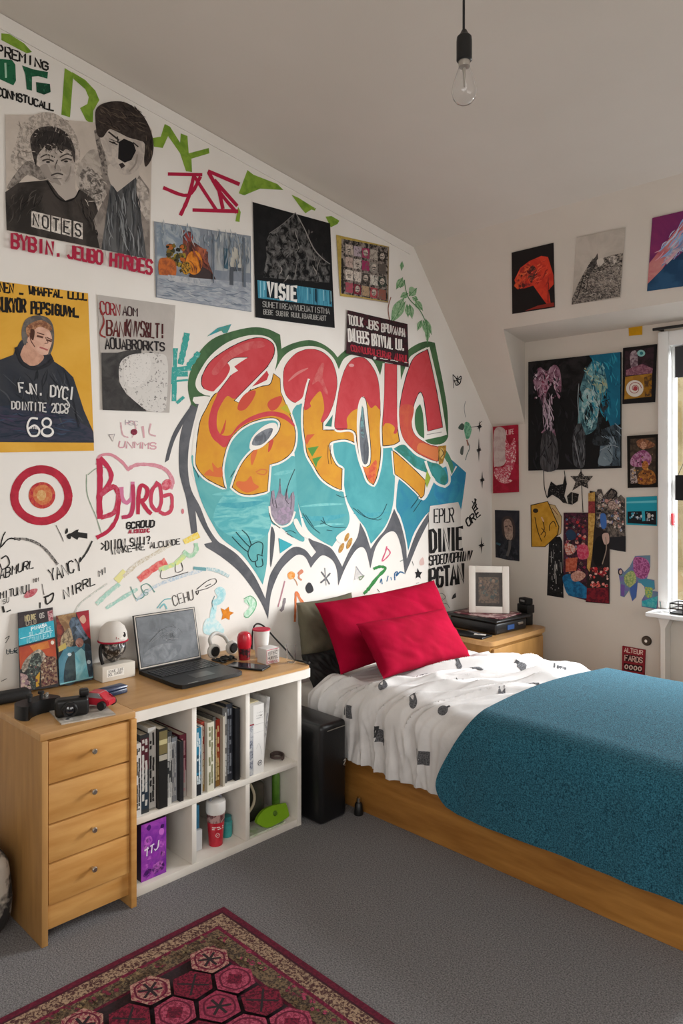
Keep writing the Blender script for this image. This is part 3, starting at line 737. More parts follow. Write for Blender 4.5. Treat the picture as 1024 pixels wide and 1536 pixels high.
# --- black mountain poster
a = poster('black poster with a dark craggy peak and a blue lettered band', [(379, 303), (495, 335), (502, 492), (383, 476)], '131314', 1.3)
a.poly([(388, 308), (490, 337), (493, 420), (386, 412)], '1a191a', c2='121213', sc=12)
PK = [(443, 319), (450, 328), (457, 345), (466, 362), (474, 378), (484, 390), (494, 396), (494, 424), (394, 416), (400, 386), (398, 362), (406, 348), (424, 336)]
a.poly(PK, '0b0b0c', c2='6a6866', sc=26, th=.53, soft=.10)
a.daub([(412, 345), (474, 345), (488, 410), (402, 405)], 60, ['3a3836', '55524f', '232222', '0e0e0f', '1a1919'], 8, 2.2, 1.9, .9, 4)
rr = random.Random(4)
for k in range(36):
    x = rr.uniform(402, 484); y = rr.uniform(332, 415)
    if y < 320 + abs(x - 444) * 1.15 + 8: continue
    a.stroke([(x, y), (x + rr.uniform(-5, 5), y + rr.uniform(3, 12)), (x + rr.uniform(-6, 6), y + rr.uniform(8, 20))], rr.uniform(.6, 1.6), rr.choice(['77736f', '4e4b49', '8f8b86', '2d2b2b', '2d2b2b']), taper=.9)
a.stroke([(443, 319), (456, 342), (470, 372), (484, 388), (495, 396)], 1.6, '8d8985', taper=.5); a.stroke([(443, 319), (424, 336), (404, 350)], 1.2, '6c6966')
a.poly([(386, 420), (496, 436), (498, 460), (387, 447)], '2f6f88', c2='4b93a8', sc=30, k=(.2, 4, .2))
for k in range(30):
    x = rr.uniform(388, 496); y = 421 + (x - 386) * .145
    a.stroke([(x, y), (x + .5, y + rr.uniform(8, 25))], rr.uniform(.6, 1.8), rr.choice(['16333f', '88b9c6', '1b4454']), sm=False)
a.poly([(400, 421), (444, 427), (446, 452), (400, 446)], '132028'); a.text('VISIE', [(402, 424), (444, 430), (444, 451), (402, 445)], 'd9d7d2', 4.6, .2)
a.text('SUHETIREANYUEUATISTMA', [(394, 452), (494, 463), (494, 471), (394, 460)], '8f8d89', 1.3); a.text('BEBE SUBIR RUULIBARUBEABT', [(395, 464), (489, 474), (489, 481), (395, 471)], '8f8d89', 1.2)
done(a)

# --- zine page
a = poster('small collage page with yellow border and rows of tiny faces', [(504, 352), (583, 370), (582, 454), (510, 444)], 'b59a4e', 1.35, c2='a08a44', sc=30)
a.poly([(512, 358), (582, 371), (581, 452), (511, 440)], '2b2625', c2='8b8078', sc=45, soft=.06)
a.text('ASTLWOPOL', [(516, 360), (540, 364), (540, 368), (516, 364)], '1c1a19', 1)
for r in range(4):
    for c in range(5):
        x, y = 518 + c * 12.4, 366 + r * 19 + c * 2.6
        colr = [['b7a89a', 'a898a0', '9b2f58', 'a89e92', '26221f'], ['b59f94', 'bab0a6', '95305a', '8c857d', '57504a'], ['cfc4b8', 'c8bdb2', '3a3532', 'c5bfb4', '2c3a34'], ['a34a5a', '7c2436', 'ab9070', 'a84a50', '8c5548']][r][c]
        a.poly([(x, y), (x + 11, y + 2), (x + 11, y + 17), (x, y + 15)], colr, c2=['6a5f58', '3d3735'][c % 2], sc=90, th=.58)
        if (r + c) % 2 == 0: a.ell(x + 5.5, y + 8, 3.6, 5, 'cabdb0', c2='8b7f76', sc=140); a.stroke([(x + 3, y + 8), (x + 8, y + 9)], 1.2, '2a2523'); a.stroke([(x + 4, y + 11.5), (x + 7, y + 11.8)], .9, '2a2523')
a.stroke([(513, 388), (514, 440)], 2.6, '23201e'); a.stroke([(583, 370), (582, 454)], 1, '8f8073'); a.stroke([(530, 446), (582, 454)], 1.5, 'a19283')
done(a)
# --- painted plant
a = art('pale green painted hanging leaves beside the sloping ceiling', 'painted plant', gain=1.35)
def leaf(x0, y0, x1, y1, w, c='5f8f5e', c2='9db894'):
    d = Vector((x1 - x0, y1 - y0)); n = Vector((-d.y, d.x)).normalized() * w
    m = Vector((x0, y0)) + d * .45
    a.poly([(x0, y0, 'c'), (m.x + n.x, m.y + n.y), (x1, y1, 'c'), (m.x - n.x, m.y - n.y)], c, sm=True, c2=c2, sc=45, soft=.12); a.stroke([(x0, y0), (x1, y1)], .7, '3e6b42')
for q in ((603, 392, 602, 406, 3), (604, 416, 594, 434, 5), (607, 420, 600, 432, 3.5), (606, 446, 586, 482, 8), (608, 452, 588, 484, 6), (612, 440, 600, 446, 5), (613, 444, 625, 432, 6), (618, 446, 627, 450, 4), (614, 456, 618, 478, 5), (610, 456, 612, 476, 4), (622, 450, 634, 466, 5), (632, 480, 626, 496, 4), (634, 480, 644, 506, 5), (638, 478, 647, 502, 4), (640, 482, 641, 516, 3.5)): leaf(*q)
a.stroke([(606, 420), (612, 446), (630, 466), (640, 490), (641, 514)], 1.2, '4c7a4c'); a.ell(617, 434, 4, 4, '8fae88'); a.stroke([(586, 446), (582, 462), (584, 480)], 1.4, '8a5a4a')
done(a)
# --- dark red text poster
a = poster('small black and dark red lettered poster overlapping the top of the mural letters', [(521, 465), (611, 486), (613, 551), (519, 530)], '251a1b', 1.3, base=.009, c2='3a1a20', sc=30, soft=.06)
a.poly([(536, 478), (610, 494), (610, 500), (538, 486)], '5c1f2a', c2='2a1518', sc=70)
a.text('TOOLK JERS BPUVANHA', [(522, 472), (608, 494), (607, 505), (523, 486)], 'c9c3bc', 2.0, .3); a.text('DALEEES BYIVIAL LU.', [(522, 492), (606, 511), (606, 526), (523, 511)], 'd5cfc8', 2.6, .25)
a.text('CONNUURALEURAR AURUL', [(526, 517), (612, 534), (612, 544), (527, 526)], '9d2634', 1.7, .3); a.tiny([(570, 535), (611, 542), (611, 547), (570, 540)], 1, 'c2bcb5', 1.2, 3); a.ell(562, 537, 2.4, 2.4, 'b9b4ae')
done(a)

# --- yellow poster
a = poster('yellow poster of a person in a dark hooded top with white numbers', [(0 - 14, 420), (132, 440), (141, 676), (-14, 679)], 'cf9a33', 1.18, c2='dba845', sc=5, soft=.2)
a.text('NEN _ WMAFFAL LLLL', [(0, 423), (130, 441), (130, 450), (0, 437)], '1d1a18', 3.2, .3); a.text('NUKYOR PEPSIGUVM_', [(-4, 444), (118, 462), (118, 475), (-4, 466)], '1d1a18', 3.8, .3)
a.poly([(24, 540), (26, 520), (38, 508), (64, 520), (78, 534), (80, 552), (60, 560)], '3a3a40', sm=True, c2='2c2c31', sc=20)
a.poly([(30, 534), (40, 514), (56, 526), (66, 536), (54, 548), (36, 546)], 'b88a74', sm=True, c2='c89a82', sc=30)
a.poly([(34, 500), (38, 482), (52, 475), (70, 478), (80, 494), (80, 516), (74, 530), (62, 532), (52, 525), (42, 514)], 'c89c86', sm=True, c2='d6ad98', sc=20)
a.poly([(33, 508), (33, 492), (40, 478), (56, 473), (72, 477), (80, 490), (81, 512), (77, 528), (72, 531), (78, 512), (74, 496), (60, 488), (48, 494), (42, 506), (38, 518)], '55504c', sm=True, c2='6d6660', sc=30)
a.poly([(40, 490), (60, 480), (76, 488), (76, 496), (60, 490), (48, 498), (42, 506)], 'ab7c5a', sm=True, c2='7a4f3a', sc=60)
a.poly([(46, 494), (52, 496), (50, 510), (46, 506)], '4a2e24', sm=True)
for p, w in (([(56, 499), (66, 502)], 1.6), ([(70, 506), (78, 510)], 1.6), ([(56, 504), (64, 506)], 3), ([(70, 510), (77, 512)], 2.6), ([(52, 520), (46, 510), (45, 500)], 1.4), ([(68, 506), (72, 514), (67, 515)], 1.1)): a.stroke(p, w, '5a3a30')
a.stroke([(60, 521), (66, 523), (71, 525)], 2.4, 'a85c58')
a.poly([(-14, 545), (20, 532), (24, 520), (32, 540), (50, 552), (68, 548), (78, 540), (96, 552), (110, 566), (126, 616), (140, 648), (141, 664), (-14, 663)], '3b3c40', c2='2c3038', sc=8, soft=.15)
a.poly([(-14, 610), (70, 604), (138, 644), (140, 662), (-14, 662)], '2b3340', c2='3c3a48', sc=16, k=(1, 1, 4))
a.daub([(0, 556), (96, 560), (130, 640), (0, 606)], 50, ['2f3034', '48494e', '26282c'], 30, 2, 1.3, .6, 3); a.daub([(0, 616), (100, 622), (130, 655), (0, 658)], 40, ['232b38', '38465a', '40384c'], 34, 1.8, .05, .25, 4)
a.stroke([(24, 522), (34, 544), (52, 553), (70, 548), (79, 540)], 4.5, '2a2a2e'); a.stroke([(96, 554), (108, 590), (118, 640)], 1.2, '26272c')
a.text('FJN. DYCI', [(28, 574), (112, 582), (110, 600), (30, 588)], 'cfccc8', 2.8, .25); a.text('DOINTITE 2CCS', [(18, 602), (102, 606), (102, 620), (18, 613)], 'c4c1bd', 2.2, .25); a.stroke([(98, 598), (104, 610), (88, 620)], 2, 'c4c1bd')
a.stroke([(56, 628), (46, 628), (41, 640), (46, 653), (56, 653), (59, 645), (52, 638), (43, 643)], 3, 'dedad5'); a.ell(70, 634, 8, 8, 'dedad5'); a.ell(70, 634, 5, 5, '2c333f'); a.ell(71, 648, 10, 8, 'dedad5'); a.ell(71, 647, 6.8, 5, '2c333f'); a.text('THE', [(46, 640), (58, 641), (58, 644), (46, 643)], 'dedad5', .8)
done(a)
# --- grey print
a = poster('grey speckled print with red and black hand lettering beside the yellow poster', [(146, 442), (263, 458), (254, 619), (154, 615)], 'aaa39c', 1.15, c2='b5aea7', sc=12, soft=.2)
a.daub([(156, 535), (182, 534), (186, 600), (160, 612)], 40, ['2a2828', '6a6664', '3c3a39'], 10, 1, .6, 1.2, 3)
a.text('CORN', [(150, 452), (180, 458), (180, 474), (151, 471)], '8a2730', 2.2, .3); a.text('AOM', [(184, 458), (206, 462), (206, 474), (184, 472)], '3a2426', 1.8, .3)
a.text('BAN', [(160, 480), (188, 482), (186, 504), (160, 502)], '5c211f', 2.8, .35); a.text('KNVS&LT!', [(190, 480), (246, 486), (246, 506), (188, 504)], '482021', 2.6, .35)
a.text('AOUABRORKTS', [(157, 507), (246, 514), (246, 526), (158, 523)], '272223', 2.4, .3); a.text('SNL', [(224, 528), (243, 531), (243, 543), (224, 541)], '2c2829', 1.6, .3)
a.stroke([(150, 462), (156, 482), (150, 500), (158, 506)], 2.2, '8a3330', jit=.3)
a.poly([(152, 529), (176, 529), (190, 526), (212, 524), (212, 532), (190, 535), (180, 552), (178, 572), (190, 592), (212, 608), (220, 617), (154, 615)], '4d4a48', c2='2c2a2a', sc=18, soft=.2)
a.poly([(180, 545), (194, 533), (214, 530), (236, 530), (251, 540), (250, 600), (244, 617), (222, 616), (206, 605), (188, 588), (179, 570)], 'c9c4be', sm=True, c2='55504d', sc=75, th=.62, soft=.05)
a.poly([(190, 540), (222, 533), (224, 560), (206, 580), (188, 575)], 'd0cbc5', sm=True, c2='6e6966', sc=110, th=.64, soft=.04)
done(a)
# --- pink stamp
a = art('faded pink stamped marks under the grey print', 'graffiti', gain=1.05)
PK2 = dict(c2='c99aa0', sc=120, th=.5, soft=.1)
a.stroke([(181, 634), (184, 652), (192, 656)], 2.4, 'cda3a8', jit=.4); a.stroke([(190, 636), (200, 632), (204, 646), (198, 656)], 2, 'd7b4b6', jit=.4); a.ell(201, 648, 5, 4.6, '6d2233', c2='933a4c', sc=90); a.stroke([(214, 640), (216, 656)], 3, 'd2a3a8', jit=.4); a.stroke([(226, 636), (224, 650), (233, 654)], 2.4, 'd2a9ac', jit=.4)
a.text('UNMMS', [(180, 662), (234, 664), (234, 673), (178, 671)], 'cf9ba3', 2, .4); a.poly([(163, 652), (172, 651), (169, 662)], 'd8cfc8'); a.stroke([(163, 652), (172, 651), (169, 662), (163, 652)], .9, '7a7072', sm=False)
a.text('HSC', [(188, 630), (206, 632), (206, 638), (188, 637)], 'a99aa0', 1, .3)
done(a)
# --- target
a = art('red painted ring target with an orange red disc in the middle', 'painted target', gain=.95)
R = [(62 + 46.5 * math.cos(t) * (1 + .015 * math.sin(3 * t)), 743 + 45 * math.sin(t)) for t in [2 * math.pi * i / 48 for i in range(49)]]
a.stroke([(62 + 40.5 * math.cos(t) * (1 + .02 * math.sin(3 * t)), 743 + 39 * math.sin(t)) for t in [2 * math.pi * i / 40 for i in range(41)]], 12.5, 'bb2f42', sm=False, jit=.04, c2='a9283a', sc=20)
a.ell(63, 743, 20, 20, 'b5303c', c2='c95a44', sc=60); a.ell(64, 742, 14.5, 15, 'd08a58', c2='c8613f', sc=70, soft=.12); a.ell(62, 743, 7, 8, 'cf9a60', c2='d9b07a', sc=90)
done(a)
# --- pink script tag
a = art('pink and crimson rounded script tag reading Byrog beside the ring target', 'graffiti tag', gain=.95)
a.stroke([(130, 712), (131, 742), (144, 775), (152, 800)], 1.6, '93a58f', jit=.4); a.stroke([(132, 712), (146, 702), (160, 702)], 1.2, '9aa893', jit=.4)
a.stroke([(146, 696), (150, 684), (166, 682), (182, 692), (192, 704)], 4.5, 'd58c98', jit=.15); a.stroke([(192, 704), (206, 697), (232, 698), (250, 706), (259, 722), (256, 732)], 5.5, 'd898a2', jit=.2, c2='cf8894', sc=80)
a.stroke([(149, 690), (150, 720), (149, 752), (150, 776)], 9, 'bb2e4c', jit=.12); a.stroke([(151, 688), (164, 704), (166, 720), (152, 742)], 7, 'bf3450', jit=.12); a.stroke([(152, 742), (170, 730), (178, 745), (172, 768), (153, 776)], 7.5, 'c4566a', jit=.15, c2='b83048', sc=60)
a.stroke([(178, 752), (176, 775), (164, 795), (146, 806)], 6, 'b72c48', jit=.15)
a.stroke([(182, 732), (184, 748), (190, 754), (198, 745), (199, 724)], 6, 'cf7a9a', jit=.15); a.stroke([(199, 728), (200, 752), (196, 772), (184, 776)], 6, 'b73c5c', jit=.15)
a.stroke([(207, 770), (208, 742), (212, 728), (221, 734), (218, 748), (210, 752)], 6, 'b8304a', jit=.12); a.stroke([(211, 750), (220, 764), (226, 770)], 6, 'b8304a', jit=.1)
a.stroke([(236, 726), (228, 736), (227, 756), (236, 766), (242, 752), (240, 730), (234, 724)], 5.5, 'c14259', jit=.12); a.ell(250, 727, 7, 9, 'c8495c', rot=.6, c2='d9848c', sc=60)
a.stroke([(246, 744), (257, 743), (257, 764), (248, 771), (240, 768)], 5.5, 'c4495c', jit=.15); a.ell(274, 767, 2, 4, 'cf7c84')
a.text('GCROUD', [(190, 784), (232, 780), (231, 790), (190, 793)], '252121', 2.6, .25); a.text('ALISECUNC', [(193, 795), (224, 793), (224, 798), (193, 800)], 'a63248', 1.8, .2)
a.text('>DIION SNII?', [(152, 812), (225, 804), (225, 815), (152, 826)], '242122', 1.8, .3); a.text('INNKE-RE ALCUNDE', [(164, 822), (270, 808), (270, 816), (166, 832)], '2a2727', 1.5, .35)
done(a)
# --- teal brush marks
a = art('dry teal brush scribble left of the big mural letters', 'graffiti', gain=1.02)
TB_ = dict(c2='8fc0b8', sc=70, th=.62, soft=.05)
for p, w in (([(280, 502), (276, 522), (271, 544)], 10), ([(297, 530), (290, 540), (283, 548)], 8), ([(263, 524), (262, 560), (261, 600)], 7), ([(256, 556), (284, 552)], 10), ([(259, 562), (280, 561)], 7), ([(266, 604), (275, 596)], 5), ([(260, 572), (281, 570)], 3), ([(258, 552), (257, 575)], 5)): a.stroke(p, w, '3f9d94', jit=.25, **TB_)
done(a)
a = art('short teal brush slash above the green outline of the mural', 'graffiti', gain=1.02)
a.poly([(310, 505), (326, 492), (347, 486), (341, 499), (335, 500), (332, 496)], '3c98a0', c2='5c8f72', sc=30)
done(a)
# ------------------------------------------------------------------ the big mural
a = art('big bubble letter mural in red, yellow and teal with green outline and dark grey shadow', 'mural', base=.0008, gain=1.0, name='graffiti_mural'); a.step = .000012
GY = '55565a'; WH = 'e6e0d6'; TE = dict(c2='4c9a9f', sc=5.5, th=.5, soft=.18)
# dark shadow outline
a.poly([(287, 605, 'c'), (277, 628), (270, 655), (268, 682), (269, 709), (274, 730), (279, 748), (284, 780), (287, 801, 'c'), (296, 799, 'c'), (293, 766, 'c'), (304, 790), (318, 813, 'c'), (306, 816, 'c'), (309, 821, 'c'), (330, 834), (357, 856), (377, 881), (392, 905), (402, 929, 'c'), (404, 908), (408, 885), (420, 857), (435, 840), (447, 832), (458, 836), (466, 852, 'c'), (474, 841), (484, 833), (498, 840), (505, 855), (507, 879, 'c'), (515, 858), (525, 838), (535, 824), (544, 821), (550, 830), (555, 852, 'c'), (556, 850), (563, 822), (575, 804), (587, 797), (595, 802), (602, 824), (607, 862, 'c'), (614, 846), (628, 812), (643, 782, 'c'), (642, 770, 'c'), (624, 800), (610, 838, 'c'), (609, 822), (606, 805), (600, 783), (591, 763, 'c'), (579, 792), (566, 808), (556, 823, 'c'), (554, 818), (548, 800), (540, 784, 'c'), (536, 805), (525, 824), (513, 850, 'c'), (508, 840), (497, 823), (482, 815), (468, 810), (461, 804, 'c'), (465, 815), (474, 828, 'c'), (467, 836, 'c'), (458, 825), (445, 820), (434, 824), (420, 838), (406, 860), (401, 880), (398, 898, 'c'), (388, 876), (377, 857), (357, 833), (338, 819), (326, 811), (312, 790), (300, 760), (287, 735), (282, 706), (283, 672), (289, 640), (298, 606, 'c')], GY, sm=True, n=4, c2='616165', sc=10)
a.poly([(284, 612), (262, 645), (252, 672), (247, 694, 'c'), (253, 690, 'c'), (262, 660), (278, 630), (288, 614)], GY, sm=True)
a.poly([(407, 790), (412, 800), (411, 820), (407, 848), (405, 846), (405, 815)], GY, sm=True)
# green outer band, then the pale band inside it
a.poly([(287, 607, 'c'), (282, 585), (284, 562), (297, 531), (318, 509), (345, 498), (377, 491), (400, 493), (420, 502, 'c'), (422, 523, 'c'), (439, 515), (463, 510), (482, 515), (498, 526), (506, 536, 'c'), (517, 526), (530, 520), (560, 524), (600, 534), (614, 523), (628, 515), (640, 512), (652, 514, 'c'), (657, 539), (665, 578), (671, 617), (672, 655, 'c'), (667, 663), (655, 667), (630, 664), (610, 640), (500, 620), (306, 594), (296, 611, 'c')], '4a6b45', sm=True, n=4, c2='3f5e3d', sc=8)
a.poly([(308, 593, 'c'), (297, 586), (293, 574), (300, 556), (316, 533), (342, 513), (373, 503), (397, 504), (411, 513), (416, 533), (412, 557, 'c'), (424, 536), (440, 524), (463, 519), (484, 523), (500, 537), (508, 554, 'c'), (515, 539), (527, 532), (545, 532), (560, 542), (570, 563, 'c'), (574, 545, 'c'), (600, 540, 'c'), (601, 570, 'c'), (612, 540), (622, 530), (644, 520, 'c'), (650, 545), (660, 590), (670, 652, 'c'), (645, 662), (668, 672), (664, 700), (640, 740), (600, 760), (592, 745), (560, 740), (500, 745), (440, 700), (400, 745), (345, 745), (292, 720), (288, 680), (293, 640), (303, 612), (318, 594, 'c')], WH, sm=True, n=4)
# teal bodies
a.poly([(288, 682), (291, 713), (302, 752), (318, 785), (334, 809), (361, 830), (380, 854), (394, 877, 'c'), (400, 846), (402, 800), (402, 764, 'c'), (403, 745), (408, 700), (441, 690, 'c'), (430, 676), (420, 634), (410, 628), (386, 631), (350, 652), (338, 690), (330, 725), (310, 715)], '6ab0ae', sm=True, n=4, **TE)
a.poly([(345, 735), (402, 742), (402, 800), (360, 810), (320, 780)], '55a7ad', sm=True, c2='7cc0be', sc=7, k=(1, 1, 4))
a.poly([(404, 700), (420, 692), (441, 684), (444, 705), (446, 748), (453, 790), (456, 812), (440, 806), (420, 790), (405, 778)], '6ab3b3', sm=True, n=4, **TE)
a.poly([(438, 630), (441, 612), (453, 606), (455, 640), (460, 672), (470, 700), (484, 720), (500, 732), (515, 738, 'c'), (518, 752), (524, 774), (521, 790), (507, 807), (498, 820, 'c'), (478, 809), (462, 795), (453, 774), (446, 748), (443, 700)], '5fa6a6', sm=True, n=4, **TE)
a.poly([(500, 664), (517, 660), (530, 662), (536, 672), (541, 694), (550, 720), (560, 728), (566, 712), (571, 690), (574, 672), (588, 672), (591, 700), (592, 722), (589, 758), (580, 785), (566, 805), (556, 816, 'c'), (548, 793), (537, 778), (521, 752), (515, 723), (513, 704), (504, 694)], '45969c', sm=True, n=4, c2='58a8ac', sc=6, soft=.18)
a.poly([(598, 719), (610, 722), (630, 748), (640, 746), (655, 716), (668, 726), (676, 705), (667, 682, 'c'), (680, 692), (699, 709, 'c'), (694, 748), (688, 783, 'c'), (660, 768), (643, 768), (622, 797), (612, 826, 'c'), (607, 797), (600, 774), (594, 760)], '3c8f9d', sm=True, n=4, c2='2f7f9c', sc=7, soft=.16)
a.poly([(655, 706), (680, 694), (699, 709), (694, 748), (688, 783), (664, 766), (650, 742)], '2f7fa6', c2='3a92ab', sc=8)
a.poly([(590, 673, 'c'), (606, 667), (625, 684), (657, 696), (670, 712), (667, 727), (655, 722), (646, 712), (620, 700)], '3f9291', sm=True, c2='33796c', sc=9)
a.poly([(663, 672), (672, 680), (680, 700), (676, 712), (668, 696)], '4f8a6c', sm=True)
# highlights washed across the teal
for q in ((318, 742, 398, 738, 7), (318, 776, 396, 770, 4), (450, 760, 516, 756, 4), (470, 790, 516, 786, 4), (410, 712, 440, 706, 6)):
    a.stroke([(q[0], q[1]), ((q[0] + q[2]) / 2, q[1] - 3), (q[2], q[3])], q[4], '86c6c3', taper=.9, c2='62b0b2', sc=30, soft=.2)
for q in ((325, 756, 396, 752, 9), (452, 776, 520, 772, 8), (530, 770, 584, 768, 6)):
    a.stroke([(q[0], q[1]), ((q[0] + q[2]) / 2, q[1] + 2), (q[2], q[3])], q[4], '3e97a5', taper=.9, c2='58a6ad', sc=30, soft=.2)
YE, RD, OL = 'd59a2c', 'bd3a40', '2c2320'
YK = dict(c2='c9862c', sc=9, soft=.2); RK = dict(c2='c5474c', sc=11, soft=.18)
def letter(P, c, w=7, line=1.1, **kw):
    a.stroke(crom(P, True, 5), w, WH, sm=False, closed=True); a.poly(P, c, sm=True, **kw); a.stroke(crom(P, True, 5), line, OL, sm=False, closed=True, jit=.35)
# first letter
letter([(326, 588), (308, 615), (300, 632), (296, 656), (294, 677), (294, 698), (306, 715), (322, 725), (337, 732, 'c'), (333, 709), (335, 690), (341, 668), (350, 653), (366, 639), (387, 630), (410, 627), (420, 634), (417, 648), (404, 662), (381, 675), (365, 692), (355, 711), (348, 731, 'c'), (361, 740), (378, 742), (401, 737, 'c'), (404, 697, 'c'), (420, 692), (434, 682), (441, 670), (443, 650), (439, 633), (433, 617), (421, 588, 'c'), (420, 568, 'c'), (410, 560, 'c'), (405, 576), (390, 580), (360, 590)], YE, **YK)
R1 = [(302, 576), (303, 564), (314, 544), (332, 529), (357, 515), (381, 507), (398, 508), (410, 517), (411, 531), (402, 548), (387, 566), (370, 584), (352, 598), (341, 594), (332, 606), (326, 620), (325, 638), (328, 648), (334, 653), (346, 652), (357, 638), (376, 625), (402, 617), (427, 621), (440, 634), (441, 640), (428, 630), (410, 624), (390, 627), (366, 637), (349, 652), (338, 671), (326, 664), (318, 656), (313, 642), (313, 628), (318, 609), (326, 589), (316, 587), (306, 583)]
a.stroke(crom(R1[:12], False, 5), 6, WH, sm=False); a.poly(R1, RD, sm=True, **RK); a.stroke(crom(R1[:12], False, 5), 1.1, OL, sm=False, jit=.3); a.stroke([(306, 583), (302, 576), (303, 564)], 1.1, OL)
a.poly([(318, 556), (340, 530), (370, 514), (392, 512), (396, 520), (370, 526), (345, 540), (325, 562)], 'c96a68', sm=True, c2=RD, sc=18, soft=.2)
a.poly([(341, 544, 'c'), (351, 537), (372, 536, 'c'), (361, 543), (351, 550, 'c'), (357, 556, 'c'), (346, 563), (337, 575), (327, 588), (320, 588), (333, 574), (341, 563), (345, 552)], WH, sm=True); a.stroke([(341, 544), (351, 537), (372, 536)], .9, OL); a.stroke([(346, 563), (337, 575), (327, 588)], .9, OL)
a.poly([(351, 601, 'c'), (402, 550, 'c'), (405, 556), (404, 566), (396, 574), (376, 584), (358, 604, 'c')], WH); a.poly([(378, 580), (400, 556), (403, 562), (400, 570), (388, 576)], RD); a.stroke([(351, 601), (402, 549)], 1, OL); a.stroke([(351, 601), (358, 604), (376, 584)], 1, OL, sm=False)
for p in ([(356, 613), (360, 600), (370, 589), (383, 586), (380, 598), (370, 612), (362, 616)], [(401, 608), (405, 600), (420, 594), (423, 600), (416, 612), (407, 616)], [(330, 652), (334, 642), (339, 629), (336, 648)], [(402, 678), (404, 662), (410, 660), (407, 672)]): a.poly(p, 'c24a3a', sm=True)
a.poly([(420, 612), (430, 606), (437, 622), (426, 616)], 'b5a52c')
for p in ([(306, 712), (314, 704), (320, 708), (318, 694), (326, 702), (332, 700), (334, 712), (331, 716), (316, 714)], [(355, 729), (356, 722), (368, 722), (376, 714), (380, 724), (388, 731), (370, 739)], [(376, 684), (382, 674), (386, 676), (378, 698)]): a.poly(p, 'cf6a3a', sm=True)
a.stroke([(384, 708), (392, 704), (400, 706), (396, 712), (386, 710)], 2, 'c9743a')
a.poly([(374, 672), (378, 656), (394, 640), (410, 634), (416, 641), (408, 656), (394, 670), (381, 675)], WH, sm=True); a.poly([(378, 667), (383, 654), (398, 644), (409, 643), (404, 656), (392, 667)], '5a5d63', sm=True, c2='7d8085', sc=20)
# second letter
letter([(425, 561), (429, 547), (443, 531), (461, 524), (478, 526), (494, 537), (503, 557), (505, 580), (500, 604), (493, 622), (484, 634, 'c'), (484, 645, 'c'), (502, 645), (526, 645), (534, 650), (535, 664), (517, 659), (495, 664), (496, 680), (504, 697), (513, 703, 'c'), (512, 735, 'c'), (498, 729), (482, 717), (470, 698), (461, 682), (458, 666), (455, 640), (455, 617), (457, 604), (460, 585), (454, 597), (445, 604), (433, 598), (426, 584)], YE, **YK)
a.poly([(425, 561), (429, 547), (443, 531), (461, 524), (478, 526), (494, 537), (503, 557), (505, 580), (500, 604), (493, 622), (484, 634, 'c'), (481, 631), (486, 614), (484, 597), (480, 587), (472, 594), (465, 604), (466, 610), (456, 614), (460, 585), (454, 597), (445, 604), (433, 598), (426, 584)], RD, sm=True, **RK)
a.stroke([(463, 569), (459, 582), (455, 597), (445, 605)], 3.5, WH); a.stroke([(464, 570), (461, 582), (457, 600)], .9, OL)
a.poly([(468, 576), (480, 548), (486, 546), (484, 566), (492, 590), (486, 588), (478, 572)], 'c9706c', sm=True, c2=RD, sc=25, soft=.2); a.stroke([(432, 572), (446, 560), (462, 552)], 4, 'cc7874', taper=.8)
for p in ([(457, 661), (460, 652), (472, 651), (464, 660), (460, 668)],): a.poly(p, 'c65a38')
for p in ([(461, 672), (478, 669), (468, 685)], [(468, 688), (483, 684), (476, 693), (474, 702)]): a.poly(p, '4f8a3c')
for x in (492, 496): a.stroke([(x, 668), (x - .5, 684), (x + 1, 696)], .9, '5a3a20')
a.poly([(487, 639), (499, 622), (497, 640)], '37796f'); a.stroke([(505, 617), (502, 630), (501, 642)], 3, WH)
# third letter
letter([(503, 643), (504, 617), (509, 582), (517, 555), (527, 540), (539, 536), (550, 540), (562, 557), (568, 578), (570, 612), (571, 656), (570, 690), (565, 715), (560, 727, 'c'), (552, 721), (546, 705), (540, 688), (535, 664), (533, 650), (524, 644)], YE, **YK)
a.poly([(503, 643), (504, 617), (509, 582), (517, 555), (527, 540), (539, 536), (550, 540), (562, 557), (568, 578), (570, 613), (563, 608), (556, 612), (548, 600), (540, 603), (537, 612), (528, 617), (520, 628), (520, 643)], RD, sm=True, **RK)
a.poly([(544, 700), (552, 702), (564, 690), (564, 712), (560, 725), (552, 718)], 'd6743c', sm=True, c2='c9503c', sc=30); a.stroke([(503, 643), (524, 644), (533, 650), (535, 664)], .9, OL)
a.poly([(543, 595), (549, 602), (553, 640), (556, 675), (555, 695), (550, 700), (543, 698), (538, 680), (535, 640), (537, 608)], WH, sm=True); a.stroke([(543, 595), (549, 602), (553, 640), (556, 675), (555, 695), (550, 700)], 1, OL)
a.poly([(544, 610), (548, 640), (553, 672), (551, 694), (544, 694), (540, 672), (539, 640)], '53565c', sm=True, c2='7a7e84', sc=14, k=(1, 1, .3)); a.poly([(541, 625), (543, 608), (545, 625), (546, 655), (541, 650)], '6f9a9c', sm=True, c2='5a5d63', sc=30)
a.ell(527, 548, 4, 2.4, 'd89a98')
# fourth letter
letter([(577, 545, 'c'), (595, 547, 'c'), (595, 600), (595, 632), (599, 662, 'c'), (590, 667), (574, 669, 'c'), (573, 640), (576, 600)], YE, **YK)
a.poly([(577, 545, 'c'), (595, 547, 'c'), (595, 600), (596, 645), (590, 650), (592, 642), (586, 636), (578, 635), (574, 638), (576, 600)], RD, sm=True, **RK)
